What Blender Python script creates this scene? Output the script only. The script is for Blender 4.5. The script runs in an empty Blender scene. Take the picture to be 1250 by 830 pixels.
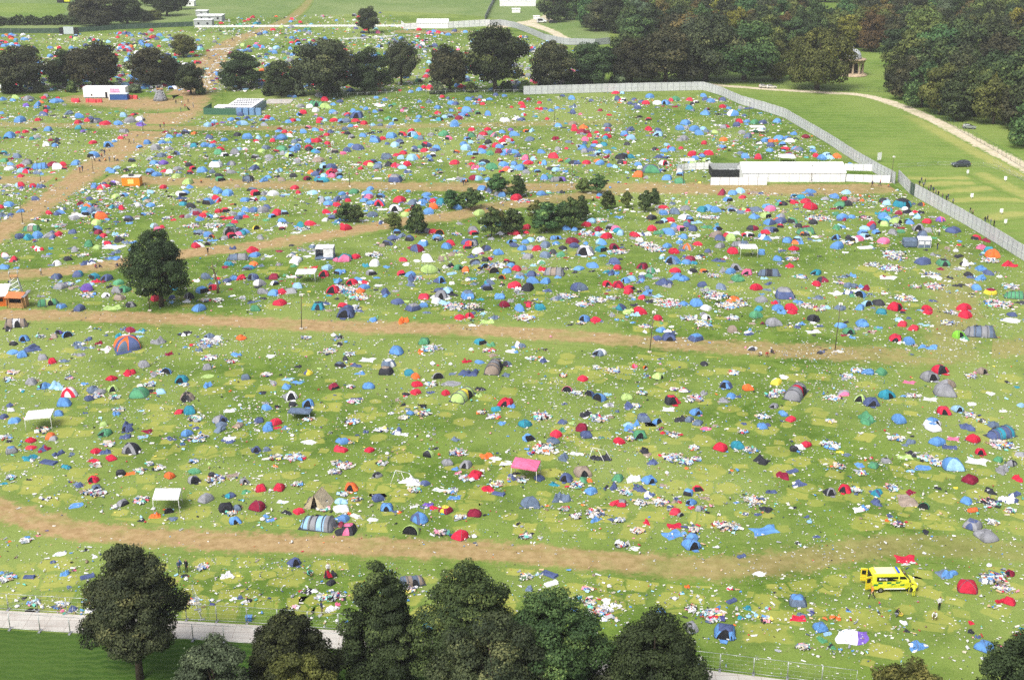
import bpy, bmesh, math, random
import numpy as np
from mathutils import Vector, Matrix
SC = bpy.context.scene
COL = SC.collection
R = math.radians
rng = random.Random(7)
# ------------------------------------------------------------------ camera geometry
F, CX, CY, YH = 1600.0, 625.0, 415.0, -165.0
TH = math.atan((CY - YH) / F); ST, CT = math.sin(TH), math.cos(TH)
HC = F / 10.7 * (ST + (708 - CY) / F * CT)
def G(x, y, z=0.0):
    """point of the plain seen at photo position x, y"""
    u, v = (x - CX) / F, (y - CY) / F
    t = (HC - z) / (ST + v * CT)
    return Vector((t * u, t * (CT - v * ST), z))
def ppm(y):                       # photo pixels per metre at row y
    return F * (ST + (y - CY) / F * CT) / HC
def rise(p, x, y):                # height above p at which the sight line through row y passes over it
    v = (y - CY) / F; return HC - p.y / (CT - v * ST) * (ST + v * CT)
def ppm_at(p, z):                 # photo pixels per metre at height z above ground point p
    return F / (p.y * CT + (HC - z) * ST)
cam = bpy.data.cameras.new('camera'); cam_o = bpy.data.objects.new('camera', cam); COL.objects.link(cam_o)
cam_o.location = (0, 0, HC); cam_o.rotation_euler = (math.pi / 2 - TH, 0, 0)
cam.sensor_width = 36; cam.lens = F / 1250 * 36; cam.clip_start = 1; cam.clip_end = 20000
SC.camera = cam_o
# ------------------------------------------------------------------ light
w = bpy.data.worlds.new('World'); SC.world = w; w.use_nodes = True
nt = w.node_tree; bg = nt.nodes['Background']
sky = nt.nodes.new('ShaderNodeTexSky'); sky.sky_type = 'NISHITA'; sky.sun_disc = False
SUN_EL, SUN_AZ = R(52), R(215)     # azimuth measured from +Y towards +X
sky.sun_elevation = SUN_EL; sky.sun_rotation = SUN_AZ; sky.air_density = 1.0; sky.dust_density = 4.0; sky.ozone_density = 1.0
hs = nt.nodes.new('ShaderNodeHueSaturation'); hs.inputs['Saturation'].default_value = .45; nt.links.new(sky.outputs[0], hs.inputs['Color']); nt.links.new(hs.outputs[0], bg.inputs[0]); bg.inputs[1].default_value = 0.11
sl = bpy.data.lights.new('sun', 'SUN'); sl.energy = 1.9; sl.angle = R(28); sl.color = (1, .96, .9)
so = bpy.data.objects.new('sun', sl); COL.objects.link(so); so.location = (0, 0, 120)
sd = Vector((math.sin(SUN_AZ) * math.cos(SUN_EL), math.cos(SUN_AZ) * math.cos(SUN_EL), math.sin(SUN_EL)))
so.rotation_euler = sd.to_track_quat('Z', 'Y').to_euler()
SC.view_settings.view_transform = 'Standard'; SC.view_settings.look = 'None'; SC.view_settings.exposure = 0.95; SC.view_settings.gamma = 1
SC.cycles.max_bounces = 5; SC.cycles.diffuse_bounces = 2; SC.cycles.glossy_bounces = 1; SC.cycles.transmission_bounces = 2
SC.cycles.transparent_max_bounces = 8; SC.cycles.caustics_reflective = False; SC.cycles.caustics_refractive = False
SC.cycles.use_denoising = False; SC.cycles.volume_bounces = 0
SC.render.film_transparent = False
# ------------------------------------------------------------------ materials
def lin(h):
    h = h.lstrip('#'); c = [int(h[i:i+2], 16) / 255 for i in (0, 2, 4)]
    return tuple((v / 12.92 if v <= .04045 else ((v + .055) / 1.055) ** 2.4) for v in c) + (1,)
MATS = {}
def new_mat(name):
    m = bpy.data.materials.new(name); m.use_nodes = True
    return m, m.node_tree, m.node_tree.nodes['Principled BSDF']
def N(nt, t, **kw):
    n = nt.nodes.new(t)
    for k, v in kw.items():
        if k.startswith('i_'):
            n.inputs[int(k[2:]) if k[2:].isdigit() else k[2:]].default_value = v
        else: setattr(n, k, v)
    return n
def mixc(nt, fac, a, b, mode='MIX'):
    n = nt.nodes.new('ShaderNodeMix'); n.data_type = 'RGBA'; n.blend_type = mode
    for i, v in ((0, fac), (6, a), (7, b)):
        if hasattr(v, 'links') or hasattr(v, 'is_linked'): nt.links.new(v, n.inputs[i])
        else: n.inputs[i].default_value = v
    return n.outputs[2]
def noise(nt, vec, scale, detail=3, rough=.55):
    n = N(nt, 'ShaderNodeTexNoise'); n.inputs['Scale'].default_value = scale; n.inputs['Detail'].default_value = detail; n.inputs['Roughness'].default_value = rough
    nt.links.new(vec, n.inputs['Vector']); return n.outputs['Fac']
def ramp(nt, fac, a, b, smooth=True):
    n = N(nt, 'ShaderNodeMapRange'); n.inputs[1].default_value = a; n.inputs[2].default_value = b; n.clamp = True
    if smooth: n.interpolation_type = 'SMOOTHSTEP'
    nt.links.new(fac, n.inputs[0]); return n.outputs[0]
def math_n(nt, op, a, b=None):
    n = N(nt, 'ShaderNodeMath'); n.operation = op
    for i, v in enumerate((a, b)):
        if v is None: continue
        if isinstance(v, (int, float)): n.inputs[i].default_value = v
        else: nt.links.new(v, n.inputs[i])
    return n.outputs[0]
def surf(name, hexc, rough=.6, var=.12, scale=3.0, metal=0.0, spec=.3, dark=None):
    """plain surface whose own colour wanders a little (dirt, wear)"""
    if name in MATS: return MATS[name]
    m, nt, b = new_mat(name); c = lin(hexc) if isinstance(hexc, str) else hexc
    tc = N(nt, 'ShaderNodeTexCoord'); f = noise(nt, tc.outputs['Object'], scale, 4)
    oi = N(nt, 'ShaderNodeObjectInfo')
    lo = tuple(v * (1 - var * 1.6) for v in c[:3]) + (1,); hi = tuple(min(1, v * (1 + var)) for v in c[:3]) + (1,)
    if dark: lo = lin(dark)
    o = mixc(nt, ramp(nt, f, .3, .7), lo, hi)
    hsv = N(nt, 'ShaderNodeHueSaturation'); nt.links.new(o, hsv.inputs['Color'])
    nt.links.new(math_n(nt, 'ADD', math_n(nt, 'MULTIPLY', oi.outputs['Random'], var * 1.5), 1 - var * .9), hsv.inputs['Value'])
    nt.links.new(hsv.outputs[0], b.inputs['Base Color'])
    if name.startswith('fabric_'):
        bp = N(nt, 'ShaderNodeBump'); bp.inputs['Strength'].default_value = .7; bp.inputs['Distance'].default_value = .12
        nt.links.new(noise(nt, tc.outputs['Object'], 3.2, 3, .55), bp.inputs['Height']); nt.links.new(bp.outputs[0], b.inputs['Normal'])
    b.inputs['Roughness'].default_value = rough; b.inputs['Metallic'].default_value = metal; b.inputs['Specular IOR Level'].default_value = spec
    MATS[name] = m; return m
def grass_color(nt, tone):
    """colour of mown or trodden grass at a world position, in one of a few states"""
    geo = N(nt, 'ShaderNodeNewGeometry'); P = geo.outputs['Position']
    dk, md, lt, ye = GRASS[tone]
    big = noise(nt, P, .018, 4, .6); mid = noise(nt, P, .11, 4, .6); fine = noise(nt, P, 1.1, 4, .7); grain = noise(nt, P, 6, 2, .7)
    c = mixc(nt, ramp(nt, math_n(nt, 'ADD', math_n(nt, 'MULTIPLY', mid, .65), math_n(nt, 'MULTIPLY', noise(nt, P, .4, 3, .6), .35)), .38, .60), dk, md)
    c = mixc(nt, ramp(nt, big, .38, .66), c, lt)
    c = mixc(nt, math_n(nt, 'MULTIPLY', ramp(nt, fine, .55, .75), .55), c, ye)
    k = math_n(nt, 'ADD', math_n(nt, 'MULTIPLY', ramp(nt, grain, .25, .75, False), .5), .75)
    h = N(nt, 'ShaderNodeHueSaturation'); nt.links.new(c, h.inputs['Color']); nt.links.new(k, h.inputs['Value'])
    if tone == 'meadow':
        wv = N(nt, 'ShaderNodeTexWave'); wv.inputs['Scale'].default_value = .35; wv.inputs['Distortion'].default_value = 9; wv.inputs['Detail'].default_value = 3; wv.bands_direction = 'Y'
        wv.inputs['Detail Scale'].default_value = 1.2
        nt.links.new(P, wv.inputs[0]); o = mixc(nt, math_n(nt, 'MULTIPLY', ramp(nt, wv.outputs['Fac'], .3, .9), .75), h.outputs[0], lt); return o, P
    if tone == 'field':
        wv = N(nt, 'ShaderNodeTexWave'); wv.inputs['Scale'].default_value = .07; wv.inputs['Distortion'].default_value = 3; wv.bands_direction = 'Y'
        nt.links.new(P, wv.inputs[0]); o = mixc(nt, math_n(nt, 'MULTIPLY', wv.outputs['Fac'], .3), h.outputs[0], ye); return o, P
    return h.outputs[0], P
GRASS = {  # dark, mid, pale, dry
    'camp':   ((.064, .122, .014, 1), (.130, .200, .032, 1), (.200, .256, .066, 1), (.270, .262, .118, 1)),
    'field':  ((.088, .166, .022, 1), (.124, .208, .032, 1), (.180, .250, .054, 1), (.220, .245, .080, 1)),
    'meadow': ((.022, .058, .008, 1), (.038, .085, .012, 1), (.062, .110, .020, 1), (.070, .105, .026, 1)),
    'far':    ((.110, .180, .048, 1), (.145, .210, .062, 1), (.180, .235, .085, 1), (.220, .230, .100, 1)),
}
def ground_mat(name, tone):
    m, nt, b = new_mat(name); c, P = grass_color(nt, tone); nt.links.new(c, b.inputs['Base Color'])
    b.inputs['Roughness'].default_value = .95; b.inputs['Specular IOR Level'].default_value = .1
    bp = N(nt, 'ShaderNodeBump'); bp.inputs['Strength'].default_value = .35; bp.inputs['Distance'].default_value = .25
    nt.links.new(noise(nt, P, 1.6, 4, .7), bp.inputs['Height']); nt.links.new(bp.outputs[0], b.inputs['Normal'])
    return m
def worn_mat(name, tone, cols, soft=.55, strength=1.0):
    """earth, gravel or pale grass blending into grass over an uneven margin given by the attribute 'edge'"""
    m, nt, b = new_mat(name); g, P = grass_color(nt, tone)
    at = N(nt, 'ShaderNodeAttribute'); at.attribute_name = 'edge'
    st = N(nt, 'ShaderNodeAttribute'); st.attribute_name = 'power'
    n1 = noise(nt, P, .45, 5, .65); n2 = noise(nt, P, 2.2, 3, .6)
    e = math_n(nt, 'ADD', at.outputs['Fac'], math_n(nt, 'MULTIPLY', math_n(nt, 'SUBTRACT', n1, .5), 1.7))
    e = math_n(nt, 'ADD', e, math_n(nt, 'MULTIPLY', math_n(nt, 'SUBTRACT', n2, .5), .8))
    f = math_n(nt, 'MULTIPLY', ramp(nt, e, .12, .12 + soft), math_n(nt, 'MULTIPLY', st.outputs['Fac'], strength))
    f = math_n(nt, 'MULTIPLY', f, math_n(nt, 'ADD', math_n(nt, 'MULTIPLY', ramp(nt, noise(nt, P, .16, 5, .7), .3, .55), .45), .55))
    d = mixc(nt, ramp(nt, noise(nt, P, .8, 5, .7), .3, .7), lin(cols[0]), lin(cols[1]))
    d = mixc(nt, math_n(nt, 'MULTIPLY', ramp(nt, noise(nt, P, 4, 3, .7), .5, .8), .4), d, lin(cols[2]))
    ac = N(nt, 'ShaderNodeAttribute'); ac.attribute_name = 'across'          # wheel ruts a metre either side of the middle
    rt = math_n(nt, 'SUBTRACT', 1, math_n(nt, 'MULTIPLY', math_n(nt, 'ABSOLUTE', math_n(nt, 'SUBTRACT', math_n(nt, 'ABSOLUTE', math_n(nt, 'ADD', ac.outputs['Fac'], math_n(nt, 'MULTIPLY', noise(nt, P, .09, 2), 1.2))), 1.5)), 2.6))
    d = mixc(nt, math_n(nt, 'MULTIPLY', math_n(nt, 'MAXIMUM', rt, 0), math_n(nt, 'MULTIPLY', ramp(nt, noise(nt, P, .25, 3), .4, .6), .45)), d, lin(cols[2]))
    nt.links.new(mixc(nt, f, g, d), b.inputs['Base Color']); b.inputs['Roughness'].default_value = .95; b.inputs['Specular IOR Level'].default_value = .1
    return m
# ------------------------------------------------------------------ mesh helpers
def link(name, me, parent=None, mats=None, loc=None, rotz=0, scale=None):
    o = bpy.data.objects.new(name, me); COL.objects.link(o)
    if parent: o.parent = parent
    if loc is not None: o.location = loc
    o.rotation_euler = (0, 0, rotz)
    if scale is not None: o.scale = scale
    if mats:
        if len(me.materials) == 0:
            for m in mats: me.materials.append(m)
        else:
            for i, m in enumerate(mats):
                if i < len(o.material_slots): o.material_slots[i].link = 'OBJECT'; o.material_slots[i].material = m
    return o
def empty(name, loc, rotz=0, scale=None):
    o = bpy.data.objects.new(name, None); COL.objects.link(o); o.location = loc; o.rotation_euler = (0, 0, rotz); o.empty_display_size = .3
    if scale is not None: o.scale = scale
    return o
def tag(o, label, cat, group=None, kind=None):
    if label: o['label'] = label
    if cat: o['category'] = cat
    if group: o['group'] = group
    if kind: o['kind'] = kind
    return o
class MB:
    """gathers boxes, bars and polygons for one mesh"""
    def __init__(s): s.bm = bmesh.new(); s.mi = 0
    def box(s, x0, x1, y0, y1, z0, z1):
        vs = [s.bm.verts.new(p) for p in ((x0,y0,z0),(x1,y0,z0),(x1,y1,z0),(x0,y1,z0),(x0,y0,z1),(x1,y0,z1),(x1,y1,z1),(x0,y1,z1))]
        for q in ((3,2,1,0),(4,5,6,7),(0,1,5,4),(1,2,6,5),(2,3,7,6),(3,0,4,7)):
            f = s.bm.faces.new([vs[i] for i in q]); f.material_index = s.mi
        return s
    def poly(s, pts):
        f = s.bm.faces.new([s.bm.verts.new(p) for p in pts]); f.material_index = s.mi; return s
    def prism(s, pts, d):
        """closed outline pts moved by vector d"""
        a = [s.bm.verts.new(p) for p in pts]; b = [s.bm.verts.new(Vector(p) + Vector(d)) for p in pts]; n = len(a)
        fs = [s.bm.faces.new(a[::-1]), s.bm.faces.new(b)] + [s.bm.faces.new((a[i], a[(i+1) % n], b[(i+1) % n], b[i])) for i in range(n)]
        for f in fs: f.material_index = s.mi
        return s
    def tube(s, pts, rad, n=6, rad2=None):
        pts = [Vector(p) for p in pts]; rings = []
        for i, p in enumerate(pts):
            d = (pts[min(i+1, len(pts)-1)] - pts[max(i-1, 0)]).normalized()
            a = d.cross(Vector((0, 0, 1))) if abs(d.z) < .9 else d.cross(Vector((1, 0, 0)))
            a.normalize(); b = d.cross(a)
            r = rad if rad2 is None else rad + (rad2 - rad) * i / max(1, len(pts) - 1)
            if isinstance(rad, (list, tuple)): r = rad[i]
            rings.append([s.bm.verts.new(p + (a * math.cos(2*math.pi*k/n) + b * math.sin(2*math.pi*k/n)) * r) for k in range(n)])
        for i in range(len(rings) - 1):
            for k in range(n):
                f = s.bm.faces.new((rings[i][k], rings[i][(k+1) % n], rings[i+1][(k+1) % n], rings[i+1][k])); f.material_index = s.mi; f.smooth = n > 4
        for r_ in (rings[0][::-1], rings[-1]):
            f = s.bm.faces.new(r_); f.material_index = s.mi
        return s
    def lathe(s, prof, n=16, cx=0, cy=0):
        rings = [[s.bm.verts.new((cx + r * math.cos(2*math.pi*k/n), cy + r * math.sin(2*math.pi*k/n), z)) for k in range(n)] for r, z in prof]
        for i in range(len(rings) - 1):
            for k in range(n):
                f = s.bm.faces.new((rings[i][k], rings[i][(k+1) % n], rings[i+1][(k+1) % n], rings[i+1][k])); f.material_index = s.mi; f.smooth = True
        for r_ in (rings[0][::-1], rings[-1]):
            s.bm.faces.new(r_).material_index = s.mi
        return s
    def bevel(s, w, seg=2):
        bmesh.ops.remove_doubles(s.bm, verts=s.bm.verts, dist=1e-5)
        bmesh.ops.bevel(s.bm, geom=list(s.bm.edges), offset=w, segments=seg, profile=.5, affect='EDGES', clamp_overlap=True); return s
    def mesh(s, name, smooth=False):
        me = bpy.data.meshes.new(name); bmesh.ops.recalc_face_normals(s.bm, faces=s.bm.faces); s.bm.to_mesh(me); s.bm.free()
        if smooth:
            for p in me.polygons: p.use_smooth = True
        return me
    def build(s, name, mats, parent=None, loc=None, rotz=0, smooth=False):
        return link(name, s.mesh(name, smooth), parent, mats if isinstance(mats, (list, tuple)) else [mats], loc, rotz)
def np_mesh(name, verts, faces_n, mat_idx=None, attrs=None, smooth=False):
    """verts (n,3); faces_n: k verts per face in order"""
    me = bpy.data.meshes.new(name); nv = len(verts); nf = nv // faces_n
    me.vertices.add(nv); me.vertices.foreach_set('co', np.ascontiguousarray(verts, dtype=np.float32).ravel())
    me.loops.add(nv); me.loops.foreach_set('vertex_index', np.arange(nv, dtype=np.int32))
    me.polygons.add(nf); me.polygons.foreach_set('loop_start', np.arange(0, nv, faces_n, dtype=np.int32))
    if mat_idx is not None: me.polygons.foreach_set('material_index', np.ascontiguousarray(mat_idx, dtype=np.int32))
    me.update(calc_edges=True)
    for k, (dom, typ, arr) in (attrs or {}).items():
        a = me.attributes.new(k, typ, dom)
        a.data.foreach_set('color' if typ.endswith('COLOR') else 'value', np.ascontiguousarray(arr, dtype=np.float32).ravel())
    if smooth: me.polygons.foreach_set('use_smooth', np.ones(nf, dtype=bool))
    return me
# ------------------------------------------------------------------ the air
HAZE = .00014
if HAZE:
    mb = MB(); mb.box(-4100, 4100, -700, 6100, -1.2, HC + 6); hm = bpy.data.materials.new('haze_air'); hm.use_nodes = True; hn = hm.node_tree; hn.nodes.remove(hn.nodes['Principled BSDF'])
    pv = hn.nodes.new('ShaderNodeVolumePrincipled'); pv.inputs['Color'].default_value = (.92, .94, .97, 1); pv.inputs['Density'].default_value = HAZE; pv.inputs['Anisotropy'].default_value = .2; hn.links.new(pv.outputs[0], hn.nodes['Material Output'].inputs['Volume'])
    hz = mb.build('haze', hm); hz['kind'] = 'stuff'; hz['label'] = 'thin pale haze over the far fields'
# ------------------------------------------------------------------ ground, fields, paths
def sheet(name, pts, z, mat, kind='structure'):
    mb = MB(); mb.poly([(p[0], p[1], z) for p in pts]); o = mb.build(name, mat); o['kind'] = kind; return o
M_camp, M_field, M_meadow, M_far = (ground_mat('grass_' + t, t) for t in ('camp', 'field', 'meadow', 'far'))
sheet('ground', [(-4000, -600), (4000, -600), (4000, 6000), (-4000, 6000)], 0, M_camp)
def px(*a): return [G(x, y) for x, y in a]
sheet('meadow', [Vector((-400, -300, 0)), Vector((400, -300, 0)), *px((1600, 885), (960, 838), (860, 826), (725, 812), (420, 793), (240, 781), (100, 774), (0, 768), (-300, 748))], .004, M_meadow)
sheet('field', px((857, 109), (905, 125), (958, 142), (1011, 173), (1065, 213), (1113, 238), (1175, 271), (1250, 317), (1420, 420), (2200, 430), (2200, 120), (1500, 60), (1250, 40), (700, 40), (720, 57), (800, 100)), .005, M_field)
sheet('far_field', px((-900, 36), (0, 40), (90, 37), (240, 31), (255, 21), (330, 22), (400, 20), (470, 14), (545, 17), (595, 21), (640, 30), (690, 52), (740, 52), (760, 0), (800, -60), (900, -120), (-900, -120)), .006, M_far)
sheet('far_track_field', px((-900, 22), (0, 20), (70, 21), (82, 13), (75, 5), (0, 4), (-900, 4)), .012, M_field)
def strip(name, pts, wid, z, mat, power=None, n=14):
    """a way along photo points pts with width(s) in metres; edge runs 0..1..0 across it"""
    P = [G(*p) for p in pts]; W = wid if isinstance(wid, (list, tuple)) else [wid] * len(P); S = power or [1.0] * len(P)
    Q, WW, SS = [], [], []
    for i in range(len(P) - 1):                           # Catmull-Rom
        a, b, c, d = P[max(i-1, 0)], P[i], P[i+1], P[min(i+2, len(P)-1)]
        for k in range(n):
            t = k / n
            Q.append(.5 * ((2*b) + (c - a) * t + (2*a - 5*b + 4*c - d) * t*t + (3*b - a - 3*c + d) * t**3)); WW.append(W[i] + (W[i+1] - W[i]) * t); SS.append(S[i] + (S[i+1] - S[i]) * t)
    Q.append(P[-1]); WW.append(W[-1]); SS.append(S[-1])
    U = (-.72, -.5, -.25, 0, .25, .5, .72); E = (0, .3, .8, 1, .8, .3, 0)
    V, EE, PP, AA = [], [], [], []
    for i, q in enumerate(Q):
        d = (Q[min(i+1, len(Q)-1)] - Q[max(i-1, 0)]).normalized(); nn = Vector((-d.y, d.x, 0))
        for u, e in zip(U, E): V.append((q.x + nn.x*u*WW[i], q.y + nn.y*u*WW[i], z)); EE.append(e); PP.append(SS[i]); AA.append(u * WW[i])
    k = len(U); fs = [(i*k+j, i*k+j+1, (i+1)*k+j+1, (i+1)*k+j) for i in range(len(Q)-1) for j in range(k-1)]
    me = bpy.data.meshes.new(name); me.from_pydata(V, [], fs)
    for nm, arr in (('edge', EE), ('power', PP), ('across', AA)):
        a = me.attributes.new(nm, 'FLOAT', 'POINT'); a.data.foreach_set('value', arr)
    o = link(name, me, None, [mat]); o['kind'] = 'structure'
    if me.polygons[0].normal.z < 0: me.flip_normals()
    return o
DIRT = ('8c7350', 'a88f6a', '82773f'); M_dirt = worn_mat('trodden_earth', 'camp', DIRT)
M_track = worn_mat('gravel_track', 'field', ('b8ab92', 'cfc4ae', 'a39678'), soft=.3)
M_mown = worn_mat('dry_mown_grass', 'field', ('a8a160', 'b5a868', '98985a'), soft=.9, strength=.5)
strip('dirt_path', [(-60, 600), (0, 622), (90, 645), (200, 657), (420, 666), (600, 673), (740, 684), (840, 692), (930, 690), (1010, 678), (1090, 667), (1170, 668), (1380, 684)], [5.0]*7+[5.8]*6, .020, M_dirt, [1,1,1,.95,.95,.9,.85,.7,.6,.5,.42,.3,.25])
strip('dirt_path', [(-60, 386), (0, 385), (100, 386), (200, 389), (400, 398), (600, 404), (800, 418), (940, 427), (1050, 432), (1150, 434), (1330, 412)], [6.4]*7+[7.6]*4, .024, M_dirt, [1,1,1,1,1,.95,.9,.8,.65,.5,.35])
strip('dirt_path', [(-60, 222), (0, 220), (60, 220), (110, 218), (170, 220), (300, 225), (420, 227), (620, 229), (820, 230), (960, 232), (1090, 230)], [10]*8+[13, 13, 10], .028, M_dirt, [.9]*5+[.85]*6)
strip('dirt_path', [(-30, 305), (0, 284), (60, 244), (105, 212), (150, 182), (190, 155), (215, 133), (232, 112), (250, 90), (262, 70), (282, 52), (320, 37), (352, 24), (368, 12), (378, 0), (384, -12)], [7.5, 7.5, 8.5, 10, 12, 16, 21, 16, 14, 12, 10, 8, 7, 6, 4, 3], .032, M_dirt, [1]*9+[.95, .9, .8, .7, .55, .45, .4])
strip('dirt_path', [(-40, 337), (30, 335), (100, 328), (160, 320), (235, 309), (330, 298), (420, 284), (485, 272), (545, 265), (610, 252), (680, 243), (750, 234)], [7.5]*8+[8.5]*4, .036, M_dirt, [.8, .9, .95, 1, 1, 1, 1, .95, .9, .8, .7, .7])
strip('dirt_path', [(-60, 150), (0, 152), (100, 154), (180, 156), (240, 157), (400, 156), (620, 152), (760, 149)], 8, .040, M_dirt, [.5, .55, .6, .7, .6, .55, .5, .25])
strip('dirt_path', [(78, 119), (110, 122), (150, 125), (200, 127), (226, 126)], [12, 19, 22, 26, 20], .044, M_dirt, [.6, .9, 1, 1, .8])
strip('dirt_path', [(1158, 440), (1166, 390), (1168, 340), (1160, 300)], 9, .046, M_dirt, [.3, .4, .3, .1])
strip('dirt_path', [(480, 38.5), (530, 40), (575, 38)], 12, .048, M_dirt, [.5, .9, .4])
strip('gravel_path', [(850, 102), (890, 105.5), (950, 110), (1010, 113.5), (1055, 117), (1100, 130), (1150, 152), (1200, 178), (1252, 205), (1330, 250), (1440, 325)], [4, 4, 4, 4.4, 4.6, 4.8, 4.8, 5, 5, 5, 5], .020, M_track)
strip('gravel_path', [(600, 34), (640, 29), (664, 24), (684, 14), (700, 4), (716, -12)], [9, 12, 10, 7, 6, 6], .022, M_track)
strip('gravel_path', [(648, 30), (672, 38), (690, 47), (720, 51)], [8, 5, 5, 4], .025, M_track)
for i, a in enumerate([[(1108, 217), (1150, 219), (1182, 217)], [(1122, 226), (1160, 224), (1190, 224)], [(1140, 236), (1180, 232), (1225, 229)], [(1160, 246), (1200, 243), (1250, 245)], [(1205, 268), (1232, 262), (1265, 262)], [(1195, 211), (1225, 226), (1262, 244)]]):
    strip('mown_strip', a, [4.5, 6.5, 4.5], .026 + .004 * i, M_mown)
strip('worn_verge', [(1110, 141), (1150, 163), (1200, 190), (1252, 216)], 7, .016, M_mown, [.5, .9, 1, 1])
# concrete trackway at the near edge of the camp
m_conc = None
def concrete():
    m, nt, b = new_mat('concrete_slabs'); geo = N(nt, 'ShaderNodeNewGeometry'); P = geo.outputs['Position']
    br = N(nt, 'ShaderNodeTexBrick'); br.inputs['Scale'].default_value = .22; br.inputs['Mortar Size'].default_value = .006; br.offset = 0
    br.inputs['Color1'].default_value = lin('b8b4ac'); br.inputs['Color2'].default_value = lin('aca7a0'); br.inputs['Mortar'].default_value = lin('8d8279')
    nt.links.new(P, br.inputs[0])
    c = mixc(nt, math_n(nt, 'MULTIPLY', ramp(nt, noise(nt, P, .35, 5, .7), .45, .75), .5), br.outputs[0], lin('94887e'))
    nt.links.new(c, b.inputs['Base Color']); b.inputs['Roughness'].default_value = .9; return m
m_conc = concrete()
top = px((-300, 728), (0, 745), (125, 752), (240, 759), (310, 763), (420, 770), (725, 803), (860, 817.5), (960, 830), (1300, 868))
bot = px((-300, 746), (0, 765.5), (100, 772.5), (240, 780), (330, 786), (420, 792), (725, 826), (860, 842), (960, 855), (1300, 900))
mb = MB()
for i in range(len(top) - 1):
    a, b, c, d = bot[i], bot[i+1], top[i+1], top[i]
    mb.poly([(p.x, p.y, .05) for p in (a, b, c, d)])
    for p, q in ((a, b), (c, d)): mb.poly([(q.x, q.y, .05), (p.x, p.y, .05), (p.x, p.y, -.02), (q.x, q.y, -.02)])
ro = mb.build('road', m_conc); ro['kind'] = 'structure'
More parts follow.
